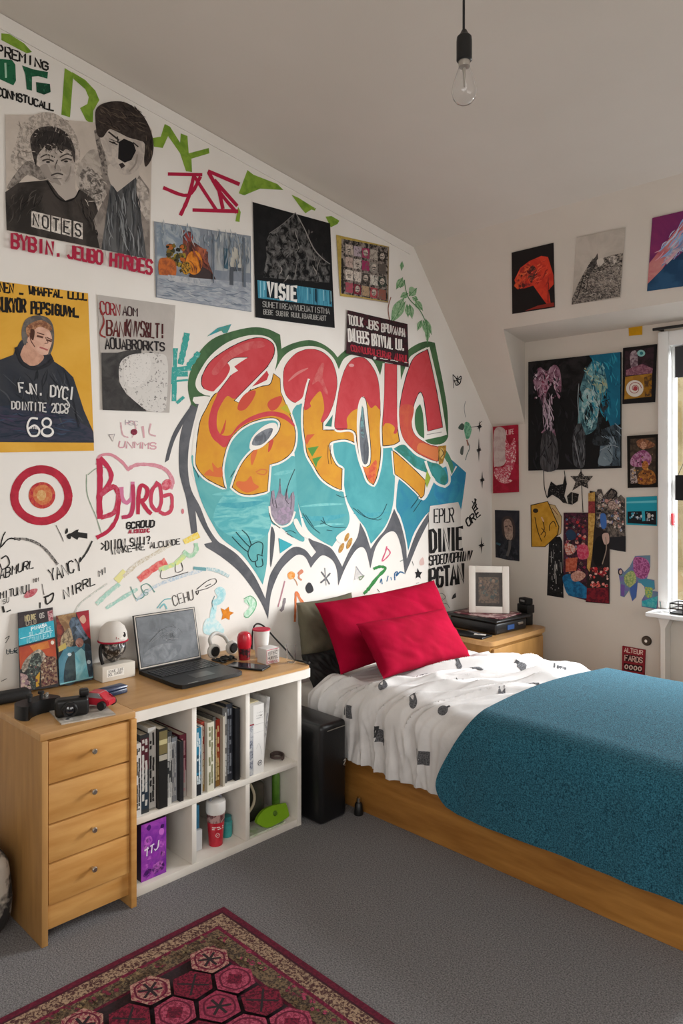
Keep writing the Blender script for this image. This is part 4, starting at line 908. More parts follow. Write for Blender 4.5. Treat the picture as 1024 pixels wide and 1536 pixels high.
# bar under it
letter([(589, 676, 'c'), (597, 682), (618, 701), (638, 721, 'c'), (636, 742, 'c'), (631, 747), (626, 740), (608, 723), (592, 711, 'c')], 'd69a30', 5, **YK); a.poly([(640, 706), (646, 716), (640, 732), (637, 722)], '97a83a')
a.stroke([(638, 692), (642, 704), (648, 717), (656, 726), (667, 730)], 3.6, WH); a.stroke([(648, 717), (640, 736)], 3, WH); a.stroke([(667, 730), (674, 722), (671, 700), (664, 686)], 3.6, WH); a.stroke([(670, 694), (677, 713), (684, 700)], 2.6, WH, sm=False)
# fifth letter
C5 = [(641, 524, 'c'), (647, 549), (655, 588), (664, 641, 'c'), (641, 647, 'c'), (639, 627), (635, 598), (630, 588), (624, 598), (619, 615), (617, 637), (622, 652), (634, 662), (647, 668), (657, 670, 'c'), (657, 692, 'c'), (645, 689), (624, 678), (608, 662), (601, 645), (599, 617), (603, 588), (612, 555), (622, 535)]
letter(C5, RD, **RK)
a.poly([(600, 610), (620, 610), (617, 637), (622, 652), (634, 662), (647, 668), (657, 670, 'c'), (657, 692, 'c'), (645, 689), (624, 678), (608, 662), (601, 645)], 'c95f42', sm=True, c2='bd4440', sc=12, soft=.2)
a.poly([(630, 664), (648, 670), (656, 672), (656, 690), (645, 687), (626, 676)], 'd37a48', sm=True)
a.poly([(630, 606, 'c'), (634, 620), (636, 645), (636, 658, 'c'), (628, 652), (623, 641), (622, 627), (624, 614)], '3f6b44', sm=True)
a.poly([(637, 660, 'c'), (655, 656), (672, 653, 'c'), (667, 662), (655, 667), (643, 665)], '3f6b44', sm=True)
a.poly([(657, 669), (669, 668), (669, 678), (664, 695), (658, 697)], 'b58a3a', c2='8c6424', sc=40); a.ell(662.5, 680, 3, 8, 'd2b068'); a.stroke([(662, 674), (665, 680), (661, 686)], 1, OL); a.stroke([(640, 652), (662, 648)], 1, '8f8a82')
# purple hand and loose pen lines
a.poly([(404, 764), (407, 737), (411, 735), (413, 750), (418, 735), (420, 718), (422, 740), (426, 745), (430, 733), (433, 750), (437, 740), (440, 737), (442, 745), (441, 770), (436, 783), (424, 788), (412, 784)], '8a808c', c2='a093a0', sc=30)
a.poly([(418, 765), (434, 760), (438, 776), (426, 786), (416, 780)], 'a58fa4', sm=True, c2='8a808c', sc=40)
for p in ([(407, 737), (409, 755), (411, 760)], [(413, 750), (415, 762)], [(430, 733), (428, 748), (433, 756)], [(437, 740), (436, 764)], [(420, 718), (420, 740)], [(442, 704), (432, 728), (429, 748)]): a.stroke(p, .9, '3a353c')
a.stroke([(404, 760), (406, 774), (414, 786), (424, 790), (436, 784), (442, 768)], 3, WH); a.stroke([(404, 770), (408, 782), (420, 792)], .9, OL)
for p in ([(348, 805), (362, 820), (372, 828)], [(354, 798), (366, 812), (374, 820)], [(363, 795), (372, 804), (377, 818)], [(377, 816), (372, 830), (378, 842), (386, 840), (386, 832), (394, 834)], [(377, 818), (386, 813), (394, 816), (393, 832)], [(383, 842), (385, 850), (394, 848), (393, 838)]): a.stroke(p, 1.2, '1d3438')
for p in ([(481, 780), (490, 787), (502, 791), (518, 791)], [(484, 776), (488, 786)], [(490, 795), (498, 796)], [(480, 786), (488, 784)], [(454, 770), (466, 788), (480, 800)], [(458, 772), (470, 790)], [(530, 762), (545, 774), (560, 778), (572, 772), (580, 756)], [(536, 764), (550, 776), (566, 780), (572, 778)], [(504, 742), (514, 746), (520, 744)], [(346, 716), (352, 706)], [(290, 700), (296, 710), (298, 716)], [(428, 798), (436, 796), (444, 800)], [(430, 800), (440, 806)], [(616, 762), (624, 752), (628, 744)], [(620, 768), (632, 750)]): a.stroke(p, .9, '23454c')
a.poly([(418, 807), (439, 817), (420, 830)], '3da3ae'); a.poly([(504, 806), (518, 795), (524, 802), (512, 815)], WH, sm=True)
for q in ((520, 806, 3, 7), (512, 822, 3, 8), (524, 815, 3, 9)): a.ell(*q, 'a9742c', rot=.4, c2='c09a5a', sc=80)
a.poly([(445, 778), (452, 790), (466, 806), (456, 806), (446, 796), (440, 782)], WH, sm=True)
done(a)

# ------------------------------------------------------------------ pen and brush doodles around it
def doodle(label, strokes=(), polys=(), texts=(), gain=.95, cat='graffiti', base=.0014, split=False):
    if split:
        t = thing('graffiti_art', (0, 2, 1), label, cat)
        def one(fn):
            b = Art(LW, base, gain); fn(b); b.build('mark', parent=t)
        for s in strokes: one(lambda b: b.stroke(s[0], s[1], s[2], jit=.25))
        for s in polys: one(lambda b: b.poly(s[0], s[1], sm=len(s) > 2 and s[2]))
        for s in texts: one(lambda b: b.text(s[0], s[1], s[2], s[3], .4))
        return
    b = art(label, cat, base=base, gain=gain)
    for s in polys: b.poly(s[0], s[1], sm=len(s) > 2 and s[2], c2=s[3] if len(s) > 3 else None, sc=50)
    for s in strokes: b.stroke(s[0], s[1], s[2], jit=.25, **(s[3] if len(s) > 3 else {}))
    for t in texts: b.text(t[0], t[1], t[2], t[3], .4)
    done(b)
doodle('black charcoal curves and illegible handwriting low on the left of the wall',
       [([(0, 822), (4, 806), (8, 798)], 2, K), ([(2, 820), (14, 808), (30, 810)], 2, K), ([(22, 808), (40, 809), (58, 816), (72, 828), (86, 846)], 4, '3a3836', dict(c2='9a948e', sc=120, th=.5)), ([(138, 812), (130, 828), (120, 842)], 2.6, '3a3836'), ([(84, 788), (92, 804), (95, 812)], 1, '4a4644'),
        ([(2, 838), (10, 834), (14, 846), (4, 854), (0, 846)], 2, '3a3836'), ([(63, 876), (66, 892)], 1, '55504c'), ([(66, 896), (72, 894), (80, 890), (78, 900), (70, 906), (68, 896)], 2.4, '35322f'), ([(60, 904), (60, 912)], 2, K), ([(4, 910), (6, 918)], 3, '35322f'), ([(10, 918), (16, 915)], 1.4, K)],
       [([(103, 802), (114, 795), (118, 794), (117, 798), (131, 800), (131, 808), (118, 806), (116, 810)], '2c2a29'), ([(98, 796), (101, 792), (102, 798), (98, 801)], '2c2a29', True), ([(100, 803), (106, 800), (106, 808), (102, 808)], '2c2a29', True), ([(36, 895), (42, 886), (56, 883), (52, 892), (42, 897)], 'b8525c', True, 'd0888c')],
       [('ABMURL', [(0, 854), (52, 840), (50, 852), (0, 868)], K, 1.8), ('MITUNUI', [(0, 888), (46, 876), (46, 888), (0, 898)], '2c2a29', 1.6), ('YANCY', [(72, 856), (120, 836), (122, 854), (76, 872)], K, 2), ('NIRRL', [(94, 884), (142, 864), (142, 876), (96, 898)], K, 1.9), ('MI', [(148, 856), (160, 850), (160, 858), (149, 864)], '3a3836', 1.4), ('SU', [(4, 900), (13, 896), (13, 903), (5, 906)], '55504c', 1), ('MM', [(50, 868), (58, 866), (58, 872), (50, 874)], '55504c', 1)])
doodle('small pen scribbles on the wall left of the comic posters', split=True, strokes=[([(8, 958), (14, 954), (10, 962), (8, 964)], 1, '4a4745'), ([(10, 976), (22, 978), (26, 974)], 1.2, '4a5a60'), ([(2, 1022), (10, 1018)], 1.2, '6a6664'), ([(20, 975), (26, 980)], 1.4, '3a4a50')], texts=[('ULE', [(10, 974), (26, 972), (26, 979), (10, 981)], '3d4c52', 1)])
doodle('pastel rainbow arcs and boxes drawn on the wall above the laptop',
       [([(146, 905), (164, 888), (178, 877)], 7, 'a5cdbd', dict(c2='d9dfd4', sc=90, th=.55)), ([(160, 912), (182, 898), (205, 884)], 5, '9fc8ba', dict(c2='d9dfd4', sc=90, th=.55)), ([(176, 870), (186, 858)], 9, 'e3dc98'), ([(186, 864), (206, 846), (230, 832), (254, 818)], 6, 'c9bba2', dict(c2='e3ddd2', sc=130, th=.5)), ([(210, 868), (230, 853), (247, 843)], 10, 'd85a58', dict(c2='e08a80', sc=40)), ([(240, 854), (262, 846), (276, 834)], 7, 'd9dc8c', dict(c2='b8d4a0', sc=40)), ([(276, 828), (286, 834), (294, 826), (294, 816)], 6, '9cc8a4', dict(c2='c8dcc4', sc=50)), ([(278, 812), (296, 803)], 10, 'ecc94c', dict(c2='e8d98c', sc=60)),
        ([(205, 900), (225, 884), (250, 872), (280, 862), (306, 854)], 5, 'b3c3d0', dict(c2='dcdcd8', sc=110, th=.5)), ([(292, 853), (308, 853), (326, 856), (342, 864)], 5, '9fc0c4', dict(c2='d6dcd8', sc=110, th=.5)), ([(291, 852), (308, 854)], 4, '6fa0a4'), ([(112, 920), (120, 906), (140, 890), (160, 876)], 2.5, 'b8bfb4', dict(c2='dcd8d0', sc=100)),
        ([(242, 855), (244, 868), (282, 858)], 1, '4a4644'), ([(263, 846), (264, 858), (274, 855), (272, 844)], 1, '4a4644'), ([(196, 880), (204, 898), (216, 894), (212, 880), (222, 876), (232, 888)], 1.2, '5a8f86'), ([(236, 912), (246, 900), (256, 898)], 1.4, '6fb0b4'), ([(240, 912), (246, 906), (250, 913)], 2, '7fbcc0')],
       texts=[('CEHU', [(258, 896), (288, 884), (290, 898), (262, 910)], '4f4b49', 1.2), ('S', [(216, 886), (222, 884), (222, 892), (217, 894)], '6f9a92', 1)])
doodle('thin pen drawing of a small sharp object above the laptop', [([(293, 888), (298, 886), (296, 892), (294, 888)], 1.4, '3f3b3a'), ([(295, 884), (310, 872), (322, 868), (324, 874), (312, 882), (298, 886)], 1.1, '3f3b3a'), ([(308, 880), (316, 876)], 1, '3f3b3a')])
doodle('pale aqua painted figure beside the laptop screen', [([(322, 894), (318, 904), (320, 914)], 1, '4a8088')], [([(322, 886), (330, 880), (338, 886), (337, 898), (330, 906), (322, 908), (318, 902), (326, 896)], '9fd3d8', True, 'c8e2e2'), ([(317, 912), (325, 908), (322, 934), (326, 944), (312, 946), (314, 930)], 'a9d8dc', True, 'cfe6e6'), ([(308, 930), (322, 928), (336, 944), (330, 952), (306, 950)], 'b9dde0', True, 'd6e6e4')])
doodle('small orange painted star right of the laptop', polys=[([(331, 912), (337, 915), (343, 910), (344, 917), (351, 919), (345, 923), (344, 930), (338, 927), (332, 930), (334, 922)], 'e08a28', False, 'cf7a20')])
doodle('green outlined leaf doodle below the mural tip', [([(366, 898), (376, 894), (384, 902), (382, 914), (372, 926), (366, 924)], 1.2, '5fae7c'), ([(370, 900), (374, 908)], 1.2, '5fae7c')], [([(366, 902), (374, 895), (383, 902), (382, 914), (370, 926), (366, 920), (374, 910)], 'a5d6b4', True, 'd0e4d2')])
doodle('orange brushed V mark to the left of the crimson pillows', [([(442, 932), (443, 910), (444, 888), (450, 898), (456, 906)], 3.4, 'd97a4a'), ([(444, 890), (452, 904)], 2, 'd98a60')])
doodle('dark pen blot shaped like a drop under the mural points', polys=[([(462, 874), (467, 876), (470, 886), (462, 890), (458, 882)], '3a3a3c', True)])
doodle('thin pink and grey strokes right of the green leaf doodle', [([(427, 872), (422, 892), (417, 910)], 2, 'b8848c'), ([(427, 898), (424, 912), (421, 916)], 4, '8a8082')])
doodle('small orange and brown flower marks under the mural scallops', [([(441, 868), (444, 872), (446, 878)], 1.4, 'c9906a'), ([(450, 858), (448, 866), (452, 870)], 2.4, 'cf8a6a')], [([(431, 862), (436, 857), (442, 860), (441, 867), (434, 869)], 'e08a34', True, 'e8b070'), ([(446, 860), (452, 854), (455, 858), (450, 862)], 'cf8468', True)])
doodle('grey asterisk scribble under the second mural scallop', [([(482, 858), (488, 866), (494, 876)], 2.4, '6a6a6e'), ([(495, 860), (488, 868), (481, 874)], 2.4, '6a6a6e'), ([(487, 852), (489, 878)], 1.2, '8a8a8c')])
doodle('pale grey crystal scribble beside the green stroke', [([(534, 850), (541, 860), (546, 864)], 2, '9a9a9c'), ([(538, 866), (545, 864), (540, 870), (538, 866)], 1.6, '7a8a6c')], [([(534, 852), (545, 864), (540, 868), (531, 870)], 'c6c2bf', False, 'd6d2cd')])
doodle('broad green brush stroke above the crimson pillow', [([(561, 853), (570, 850), (578, 853), (566, 866), (552, 884), (546, 890)], 4.6, '3f8a4a', dict(c2='357a40', sc=40))])
doodle('small pink triangle painted under the mural', [([(580, 822), (585, 830), (573, 842), (578, 828), (580, 820)], 1.8, 'cf5a78')])
doodle('small blue ink scribbles above the crimson pillow', split=True, strokes=[([(570, 874), (572, 868), (573, 876)], 1.6, '3a6a8c'), ([(580, 872), (582, 864)], 1.6, '3a6a8c'), ([(586, 866), (587, 870)], 1.6, '5a8aac'), ([(592, 870), (592, 860), (596, 858), (594, 864), (600, 858), (606, 860)], 2, '34648c')])
doodle('small solid black star to the left of the DINIE poster', polys=[([(626, 852), (629, 858), (633, 858), (630, 863), (631, 868), (627, 865), (623, 868), (624, 862), (622, 858), (625, 858)], '262526')])
doodle('faint pink smear and thin pen marks beside the black star', split=True, strokes=[([(618, 842), (620, 848)], 1, '4a4644'), ([(600, 842), (604, 840)], 1.6, '8a948a'), ([(566, 884), (569, 888)], 1, K), ([(624, 875), (628, 874)], 1, '8a8683')], polys=[([(629, 842), (634, 836), (636, 846), (630, 848)], 'd9b8b0', True)])
# right end of the wall
doodle('small black square ink stamp near the sloping ceiling', [([(679, 562), (680, 582)], 1, K), ([(679, 562), (686, 568), (691, 564), (690, 574), (684, 578), (681, 570)], 1.4, K), ([(683, 566), (689, 576)], 1.6, K), ([(681, 572), (692, 568)], 1.4, K), ([(686, 564), (685, 578)], 1.2, K)], gain=1.1)
doodle('small green painted bird with pen lines to the right of the mural', [([(698, 602), (696, 612), (698, 626)], .8, '8a8a86'), ([(706, 641), (718, 639)], 1, '3a3836'), ([(702, 664), (704, 672), (700, 682), (698, 690)], 1.3, '7a8a84'), ([(700, 660), (702, 668)], 2, '9a6a5a'), ([(718, 636), (722, 632)], .8, K)], [([(697, 634), (703, 634), (707, 644), (704, 656), (699, 658), (696, 646)], '8cc4a0', True, '5a9a7a'), ([(687, 642), (692, 635), (696, 638), (694, 645)], '4a5a50', True), ([(691, 672), (695, 669), (694, 682), (690, 680)], '5a605a', True)], gain=1.1)
def star4(label, x, y, h, w):
    b = art(label, 'painted star', base=.003, gain=1.1, group='thin black ink stars beside the corner')
    b.poly([(x, y - h), (x + 1, y - 2), (x + w, y), (x + 1, y + 2), (x, y + h), (x - 1, y + 2), (x - w, y), (x - 1, y - 2)], '2c2b2b'); b.stroke([(x - w * .6, y + 3), (x + w * .6, y - 3)], 1, '2c2b2b'); done(b)
star4('thin black ink star with long stem under the green bird', 718, 675, 18, 4); star4('small black ink star high on the stem beside the bird', 719, 640, 9, 4)
star4('middle of the ink stars, beside the blue end of the mural', 723, 720, 13, 4); star4('lowest thin black ink star, right of the lettered poster', 722, 818, 13, 5)
doodle('slanted black brush lettering beside the lettered poster', [([(708, 752), (716, 764)], 1.6, K), ([(712, 748), (714, 760)], 2, K)], texts=[('ORE', [(698, 780), (716, 762), (720, 772), (702, 790)], K, 2.4), ('F', [(708, 762), (714, 750), (718, 758), (712, 768)], K, 2)], gain=1.05)
a = poster('white paper sheet with heavy black EPLR DINIE lettering above the bed', [(645, 759), (687, 753), (691, 764), (691, 790), (697, 868), (645, 886), (643, 772)], 'd2ccc5', 1.0, c2='dad4cc', sc=6)
a.text('EPLR', [(651, 764), (680, 762), (680, 783), (651, 784)], '2a2828', 2.2); a.stroke([(672, 762), (680, 783)], 1, '2a2828')
a.text('DINIE', [(645, 795), (693, 791), (693, 824), (646, 828)], '1d1b1b', 5); a.text('SPDEOVOPHINV', [(644, 834), (708, 826), (706, 840), (644, 848)], '1d1b1b', 2.4); a.text('PGTAN', [(645, 854), (694, 846), (695, 874), (645, 882)], '1d1b1b', 4.8)
done(a)
doodle('thin pen sketch on the wall between the crimson pillow and the white framed picture', [([(646, 896), (652, 886), (656, 878)], 1.2, '4a4745'), ([(654, 894), (662, 890), (668, 896), (660, 904), (670, 906), (674, 912)], .9, '8a8683'), ([(656, 902), (664, 898)], .9, '8a8683')], [([(679, 893), (683, 889), (684, 896), (677, 899)], '3c3b3b')], gain=1.1)
# ------------------------------------------------------------------ posters on the sloping ceiling
def frac(q):
    """bilinear point in a pixel quad tl, tr, br, bl"""
    tl, tr, br, bl = [Vector(p) for p in q]
    return lambda x, y: tuple((tl + (tr - tl) * x) * (1 - y) + (bl + (br - bl) * x) * y)
Q = [(767, 379), (830, 364), (832, 461), (768, 471)]; f = frac(Q)
a = poster('black print with a large red torn flower head, leftmost on the sloping ceiling', Q, '1b1716', 1.5, SL)
a.poly([f(*p) for p in ((.06, .45), (.2, .28), (.42, .2), (.7, .16), (.86, .2), (.98, .5), (.98, .64), (.86, .72), (.9, .92), (.86, .98), (.7, .82), (.5, .6), (.3, .62), (.12, .6))], 'bf3a26', c2='a82c20', sc=16)
a.poly([f(*p) for p in ((.05, .55), (.2, .3), (.44, .22), (.4, .42), (.3, .55), (.14, .62))], 'c4502c', c2='8f2a24', sc=40, soft=.05); a.poly([f(*p) for p in ((.38, .36), (.5, .28), (.6, .4), (.52, .52), (.4, .5))], '3a2622', sm=True, c2='7a3c2e', sc=60)
a.daub([f(.1, .34), f(.9, .2), f(.86, .6), (f(.14, .6))], 50, ['d0503a', 'a83224', 'c4402c', '8a2820', 'c9603c'], 12, 1.6, 2.3, .6, 5)
a.blobs([f(.1, .4), f(.5, .3), f(.5, .6), f(.1, .62)], 14, ['7c2a28', 'a83a2c', '51211f'], 1.5, 4, 4); a.poly([f(*p) for p in ((.3, .98), (.6, .93), (.98, .92), (.98, .98))], '7c2a20'); a.stroke([f(.86, .6), f(.84, .9)], 1.2, '5c1e18')
done(a)
Q = [(865, 356), (938, 341), (931, 447), (857, 457)]; f = frac(Q)
a = poster('grey pencil drawing of a rocky ridge, middle of the sloping ceiling prints', Q, 'a39a8f', 1.5, SL, c2='aea59a', sc=8)
a.poly([f(*p) for p in ((.0, .9), (.1, .7), (.24, .5), (.36, .36), (.46, .42), (.6, .38), (.78, .36), (.98, .36), (.98, .98), (.6, .98), (.0, 1))], '8a8177', c2='2f2b29', sc=75, th=.5, soft=.05, k=(1, 1, 2))
a.poly([f(*p) for p in ((.25, .55), (.32, .42), (.42, .34), (.45, .3), (.47, .4), (.4, .52), (.3, .6))], '2c2826', sm=True, c2='4f4a46', sc=60)
a.poly([f(*p) for p in ((.45, .4), (.55, .38), (.6, .44), (.5, .5))], 'b5aca1', sm=True); a.poly([f(*p) for p in ((.7, .4), (.82, .38), (.86, .46), (.76, .52))], 'b5aca1', sm=True, c2='6f6862', sc=60)
a.poly([f(*p) for p in ((.3, .62), (.6, .56), (.94, .55), (.94, .8), (.5, .84), (.26, .8))], '8f867c', sm=True, c2='5b544f', sc=90, soft=.06); a.poly([f(*p) for p in ((.0, .9), (.3, .84), (.7, .86), (.98, .8), (.98, .98), (0, 1))], '4a4541', c2='857c73', sc=90, soft=.05)
a.daub([f(.3, .45), f(.95, .42), f(.95, .95), f(.12, .95)], 150, ['2a2725', '5a534d', '9a9187', 'b0a79c', '3c3733'], 7, .8, .3, 1.0, 6)
a.stroke([f(.2, .6), f(.14, .8), f(.1, .92)], 1.3, '2c2826'); a.stroke([f(.3, .62), f(.28, .84)], 1.2, '3a3532')
done(a)
Q = [(978, 327), (1090, 301), (1085, 421), (970, 437)]; f = frac(Q)
a = poster('abstract print of crossing purple, blue and white light beams, rightmost on the sloping ceiling', Q, '1d3450', 1.5, SL)
a.poly([f(*p) for p in ((0, 0), (1, 0), (1, .14), (.0, .9))], '5c2050', c2='7c2c58', sc=8, soft=.2); a.poly([f(*p) for p in ((.0, .62), (.46, .1), (.6, .1), (.1, .86), (.0, .9))], 'a04a58', c2='c08a80', sc=9, soft=.2)
a.poly([f(*p) for p in ((.3, .4), (.55, .1), (.75, .02), (.5, .4), (.3, .6), (.16, .7))], '3a6a94', c2='a9a8b0', sc=10, soft=.15); a.poly([f(*p) for p in ((.2, .6), (.4, .36), (.5, .3), (.42, .5), (.24, .68))], 'b9a8a8', c2='8a7a90', sc=20)
a.daub([f(.02, .5), f(.5, .05), f(.9, .05), f(.3, .7)], 40, ['c08a94', '7a9ac0', 'a9b5c9', '8a4a6c', '4a7aa4'], 26, 2, -.85, .15, 4)
a.poly([f(*p) for p in ((.4, .5), (.52, .4), (.66, .36), (.66, .5), (.5, .56))], 'b5b5be', sm=True, c2='5a6f94', sc=60); a.poly([f(*p) for p in ((0, .9), (.3, .62), (.7, .7), (1, .5), (1, 1), (0, 1))], '1c3a56', c2='274a68', sc=8)
done(a)
tag(poster('small yellow sticky note above the framed pictures near the window', [(942, 486), (963, 484), (963, 502), (943, 504)], 'c4900f', 1.25, RW, cat='note', name='sticky_note_art', c2='b98a14', sc=20).build('sticky_note_art'), 'small yellow sticky note above the framed pictures near the window', 'note')

# ------------------------------------------------------------------ window wall
G2 = 1.35
Q = [(792, 543), (930, 528), (930, 702), (792, 706)]; f = frac(Q)
a = poster('large dark painting of a pink and a turquoise figure on the window wall', Q, '151415', G2, RW, th=.018, cat='painting', name='canvas_art')
P_ = lambda pts: [f(*p) for p in pts]
a.poly(P_(((.66, .0), (1, 0), (1, .62), (.9, .66), (.84, .5), (.86, .3), (.76, .12))), '1c6a84', c2='16526c', sc=8, soft=.2); a.poly(P_(((.0, .0), (.64, .0), (.6, .3), (.0, .3))), '121112', c2='262425', sc=12)
a.poly(P_(((.8, .66), (.94, .62), (1, .66), (1, .98), (.76, .98))), '5a6c78', c2='23292e', sc=18, soft=.12, k=(1, 1, .4)); a.poly(P_(((.76, .96), (.8, .84), (.9, .78), (.92, .9), (.88, .97))), '6a7880', sm=True)
a.poly(P_(((.05, .16), (.12, .06), (.2, .1), (.28, .05), (.34, .1), (.36, .24), (.34, .36), (.3, .3), (.26, .2), (.22, .26), (.2, .36), (.24, .5), (.28, .62), (.3, .72), (.24, .66), (.14, .66), (.18, .6), (.15, .4), (.1, .28))), '9a7888', sm=True, c2='6a4456', sc=30, soft=.08)
a.poly(P_(((.16, .42), (.22, .36), (.24, .5), (.28, .64), (.18, .64))), 'b5a0ae', sm=True, c2='8a7484', sc=40); a.poly(P_(((.14, .18), (.2, .12), (.24, .2), (.18, .3))), '7c2c48', sm=True, c2='b08a9c', sc=70)
a.blobs([f(.02, .05), f(.36, .05), f(.34, .36), f(.04, .4)], 26, ['b9a3ae', '5a2c3e', '8f6a7c', '211d1f', 'c4b8be'], .8, 2.6, 6)
a.poly(P_(((.16, .66), (.3, .7), (.32, .98), (.14, .98))), '323032', sm=True, c2='4c4a4c', sc=24, k=(2, 2, .3))
a.poly(P_(((.56, .3), (.62, .14), (.7, .05), (.78, .08), (.84, .18), (.86, .32), (.8, .4), (.78, .56), (.72, .66), (.62, .7), (.54, .66), (.55, .46))), '5f8a90', sm=True, c2='2a4a54', sc=24, soft=.08)
a.poly(P_(((.64, .16), (.7, .06), (.78, .08), (.83, .16), (.78, .2), (.7, .2))), '7fb0b5', sm=True, c2='5a8a94', sc=40); a.poly(P_(((.7, .2), (.8, .18), (.86, .3), (.76, .34))), 'a0a888', sm=True, c2='6f9a94', sc=50)
a.poly(P_(((.6, .32), (.7, .28), (.78, .4), (.74, .56), (.64, .62), (.58, .5))), '6a9ea2', sm=True, c2='a8bcbc', sc=34, soft=.06); a.poly(P_(((.62, .48), (.68, .44), (.7, .54), (.62, .6))), '1b2428', sm=True)
a.poly(P_(((.78, .44), (.84, .4), (.88, .44), (.84, .5), (.8, .58), (.78, .7), (.86, .68), (.9, .76), (.84, .8), (.7, .78), (.74, .64))), '17191b', sm=True, c2='2c3236', sc=40)
a.poly(P_(((.5, .64), (.58, .6), (.62, .8), (.6, .98), (.5, .96), (.48, .8))), '4f5154', sm=True, c2='2a2a2c', sc=22, k=(2, 2, .4))
def fd(x0, y0, x1, y1): return [f(x0, y0), f(x1, y0), f(x1, y1), f(x0, y1)]
a.daub(fd(.68, .02, .99, .6), 70, ['1f7a94', '14506a', '2a8aa0', '1a5f78'], 16, 2.2, 1.3, .7, 3); a.daub(fd(.02, .02, .6, .98), 80, ['1c1b1d', '0e0e0f', '28262a', '201f22'], 18, 2.4, 1.5, .6, 4)
a.daub(fd(.06, .08, .34, .3), 60, ['b59aa8', '7a4a62', '9a7888', 'c9b4c0', '5a2c40', '1a1718'], 9, 1.5, 1.4, .9, 5); a.daub(fd(.17, .3, .27, .64), 30, ['b5a0ae', '7a6070', 'c9bcc6', '2a2226'], 16, 1.4, 1.45, .25, 6)
a.daub(fd(.15, .68, .31, .96), 30, ['5a585a', '2a292b', '434244'], 18, 1.3, 1.5, .2, 7); a.daub(fd(.6, .08, .84, .32), 60, ['8ab8bc', '4a7a84', '5f949a', 'a9bfb4', '2f5560', 'a8a27c'], 9, 1.6, 1.2, .9, 8)
a.daub(fd(.58, .32, .78, .64), 60, ['7faeb2', '3a626a', '5f9096', 'b4c6c6', '1f2f36'], 13, 1.5, 1.5, .5, 9); a.daub(fd(.5, .62, .62, .96), 30, ['6a6b6e', '2c2c2e', '4a4b4e'], 18, 1.3, 1.6, .2, 10); a.daub(fd(.78, .62, .99, .95), 36, ['7a8a94', '2c343a', '566672', '1a1d20'], 13, 1.6, 1.2, .8, 11)
a.stroke([f(.55, .24), f(.54, .4), f(.56, .6)], 1.3, '8a9a9e', taper=.6); a.stroke([f(.5, .7), f(.53, .84), f(.56, .97)], 1.4, '7a7c80', taper=.6); a.stroke([f(.78, .84), f(.9, .8), f(.98, .82)], 1, '8a949a'); a.stroke([f(.8, .42), f(.88, .4)], 1, '0c0d0e')
done(a)
# framed pictures by the window
Q = [(934, 522), (984, 516), (981, 603), (933, 606)]; f = frac(Q); P_ = lambda pts: [f(*p) for p in pts]
a = poster('upper black framed collage with a white spiral disc on ochre, beside the window', Q, '181516', G2, RW, th=.014, cat='picture', name='picture_frame')
a.poly(P_(((.06, .06), (.94, .05), (.92, .5), (.06, .52))), '231a1d', c2='35242a', sc=30); a.poly(P_(((.08, .52), (.9, .5), (.9, .9), (.06, .92))), 'a07426', c2='8c6424', sc=20)
a.poly(P_(((.22, .12), (.4, .08), (.46, .3), (.4, .4), (.26, .38))), '9a8a90', sm=True, c2='5f4a54', sc=50); a.ell(*f(.55, .13), 6, 5, '7fb0ac'); a.ell(*f(.56, .13), 2.6, 2.4, '2a6a70'); a.poly(P_(((.1, .4), (.3, .36), (.6, .32), (.92, .42), (.9, .5), (.1, .5))), '6a3f50', c2='8f6470', sc=60)
a.ell(*f(.38, .74), 13, 12.5, 'cdc6bd'); a.stroke([(f(.38, .74)[0] + r * math.cos(t), f(.38, .74)[1] + r * math.sin(t)) for t, r in [(k * .5, 1.5 + k * .34) for k in range(26)]], 1, '8a3a3c'); a.ell(*f(.4, .74), 3.4, 3.6, '9a3c40'); a.poly(P_(((.66, .56), (.9, .52), (.9, .88), (.7, .9))), '8c6018', c2='4a3420', sc=40)
done(a)
Q = [(940, 654), (987, 651), (986, 731), (941, 732)]; f = frac(Q); P_ = lambda pts: [f(*p) for p in pts]
a = poster('lower black framed picture of an ornate figure in a pink headdress, beside the window', Q, '17130f', G2, RW, th=.014, cat='picture', name='picture_frame')
a.poly(P_(((.1, .06), (.92, .06), (.92, .92), (.1, .92))), '4a3c30', c2='2f2620', sc=30); a.poly(P_(((.3, .12), (.5, .07), (.72, .12), (.9, .2), (.7, .26), (.4, .24))), '8a5c40', sm=True, c2='5c3a2c', sc=50); a.ell(*f(.52, .2), 5, 6, 'b58a70', c2='7a4c3c', sc=90)
a.poly(P_(((.16, .4), (.4, .3), (.6, .3), (.78, .42), (.7, .58), (.3, .6), (.1, .54))), '7a3a60', sm=True, c2='a87a94', sc=70, soft=.05); a.ell(*f(.58, .58), 5, 7, 'b07038', c2='7c4420', sc=90); a.poly(P_(((.1, .64), (.24, .6), (.34, .9), (.1, .92))), 'a89a94', c2='4a3e3c', sc=90, soft=.05); a.poly(P_(((.4, .7), (.7, .66), (.9, .74), (.9, .92), (.36, .92))), 'a0682c', sm=True, c2='63381e', sc=60)
a.blobs([f(.14, .3), f(.84, .3), f(.84, .9), f(.14, .9)], 26, ['2b1a1c', '6a2c48', 'b58a4a', '8f6a5a', '3a2a22'], .8, 2.4, 8)
done(a)
Q = [(939, 746), (985, 744), (985, 789), (939, 787)]; f = frac(Q); P_ = lambda pts: [f(*p) for p in pts]
a = poster('small turquoise card with a black and white photo strip, under the framed pictures', Q, '1f8a9c', G2, RW, cat='card', name='card_art')
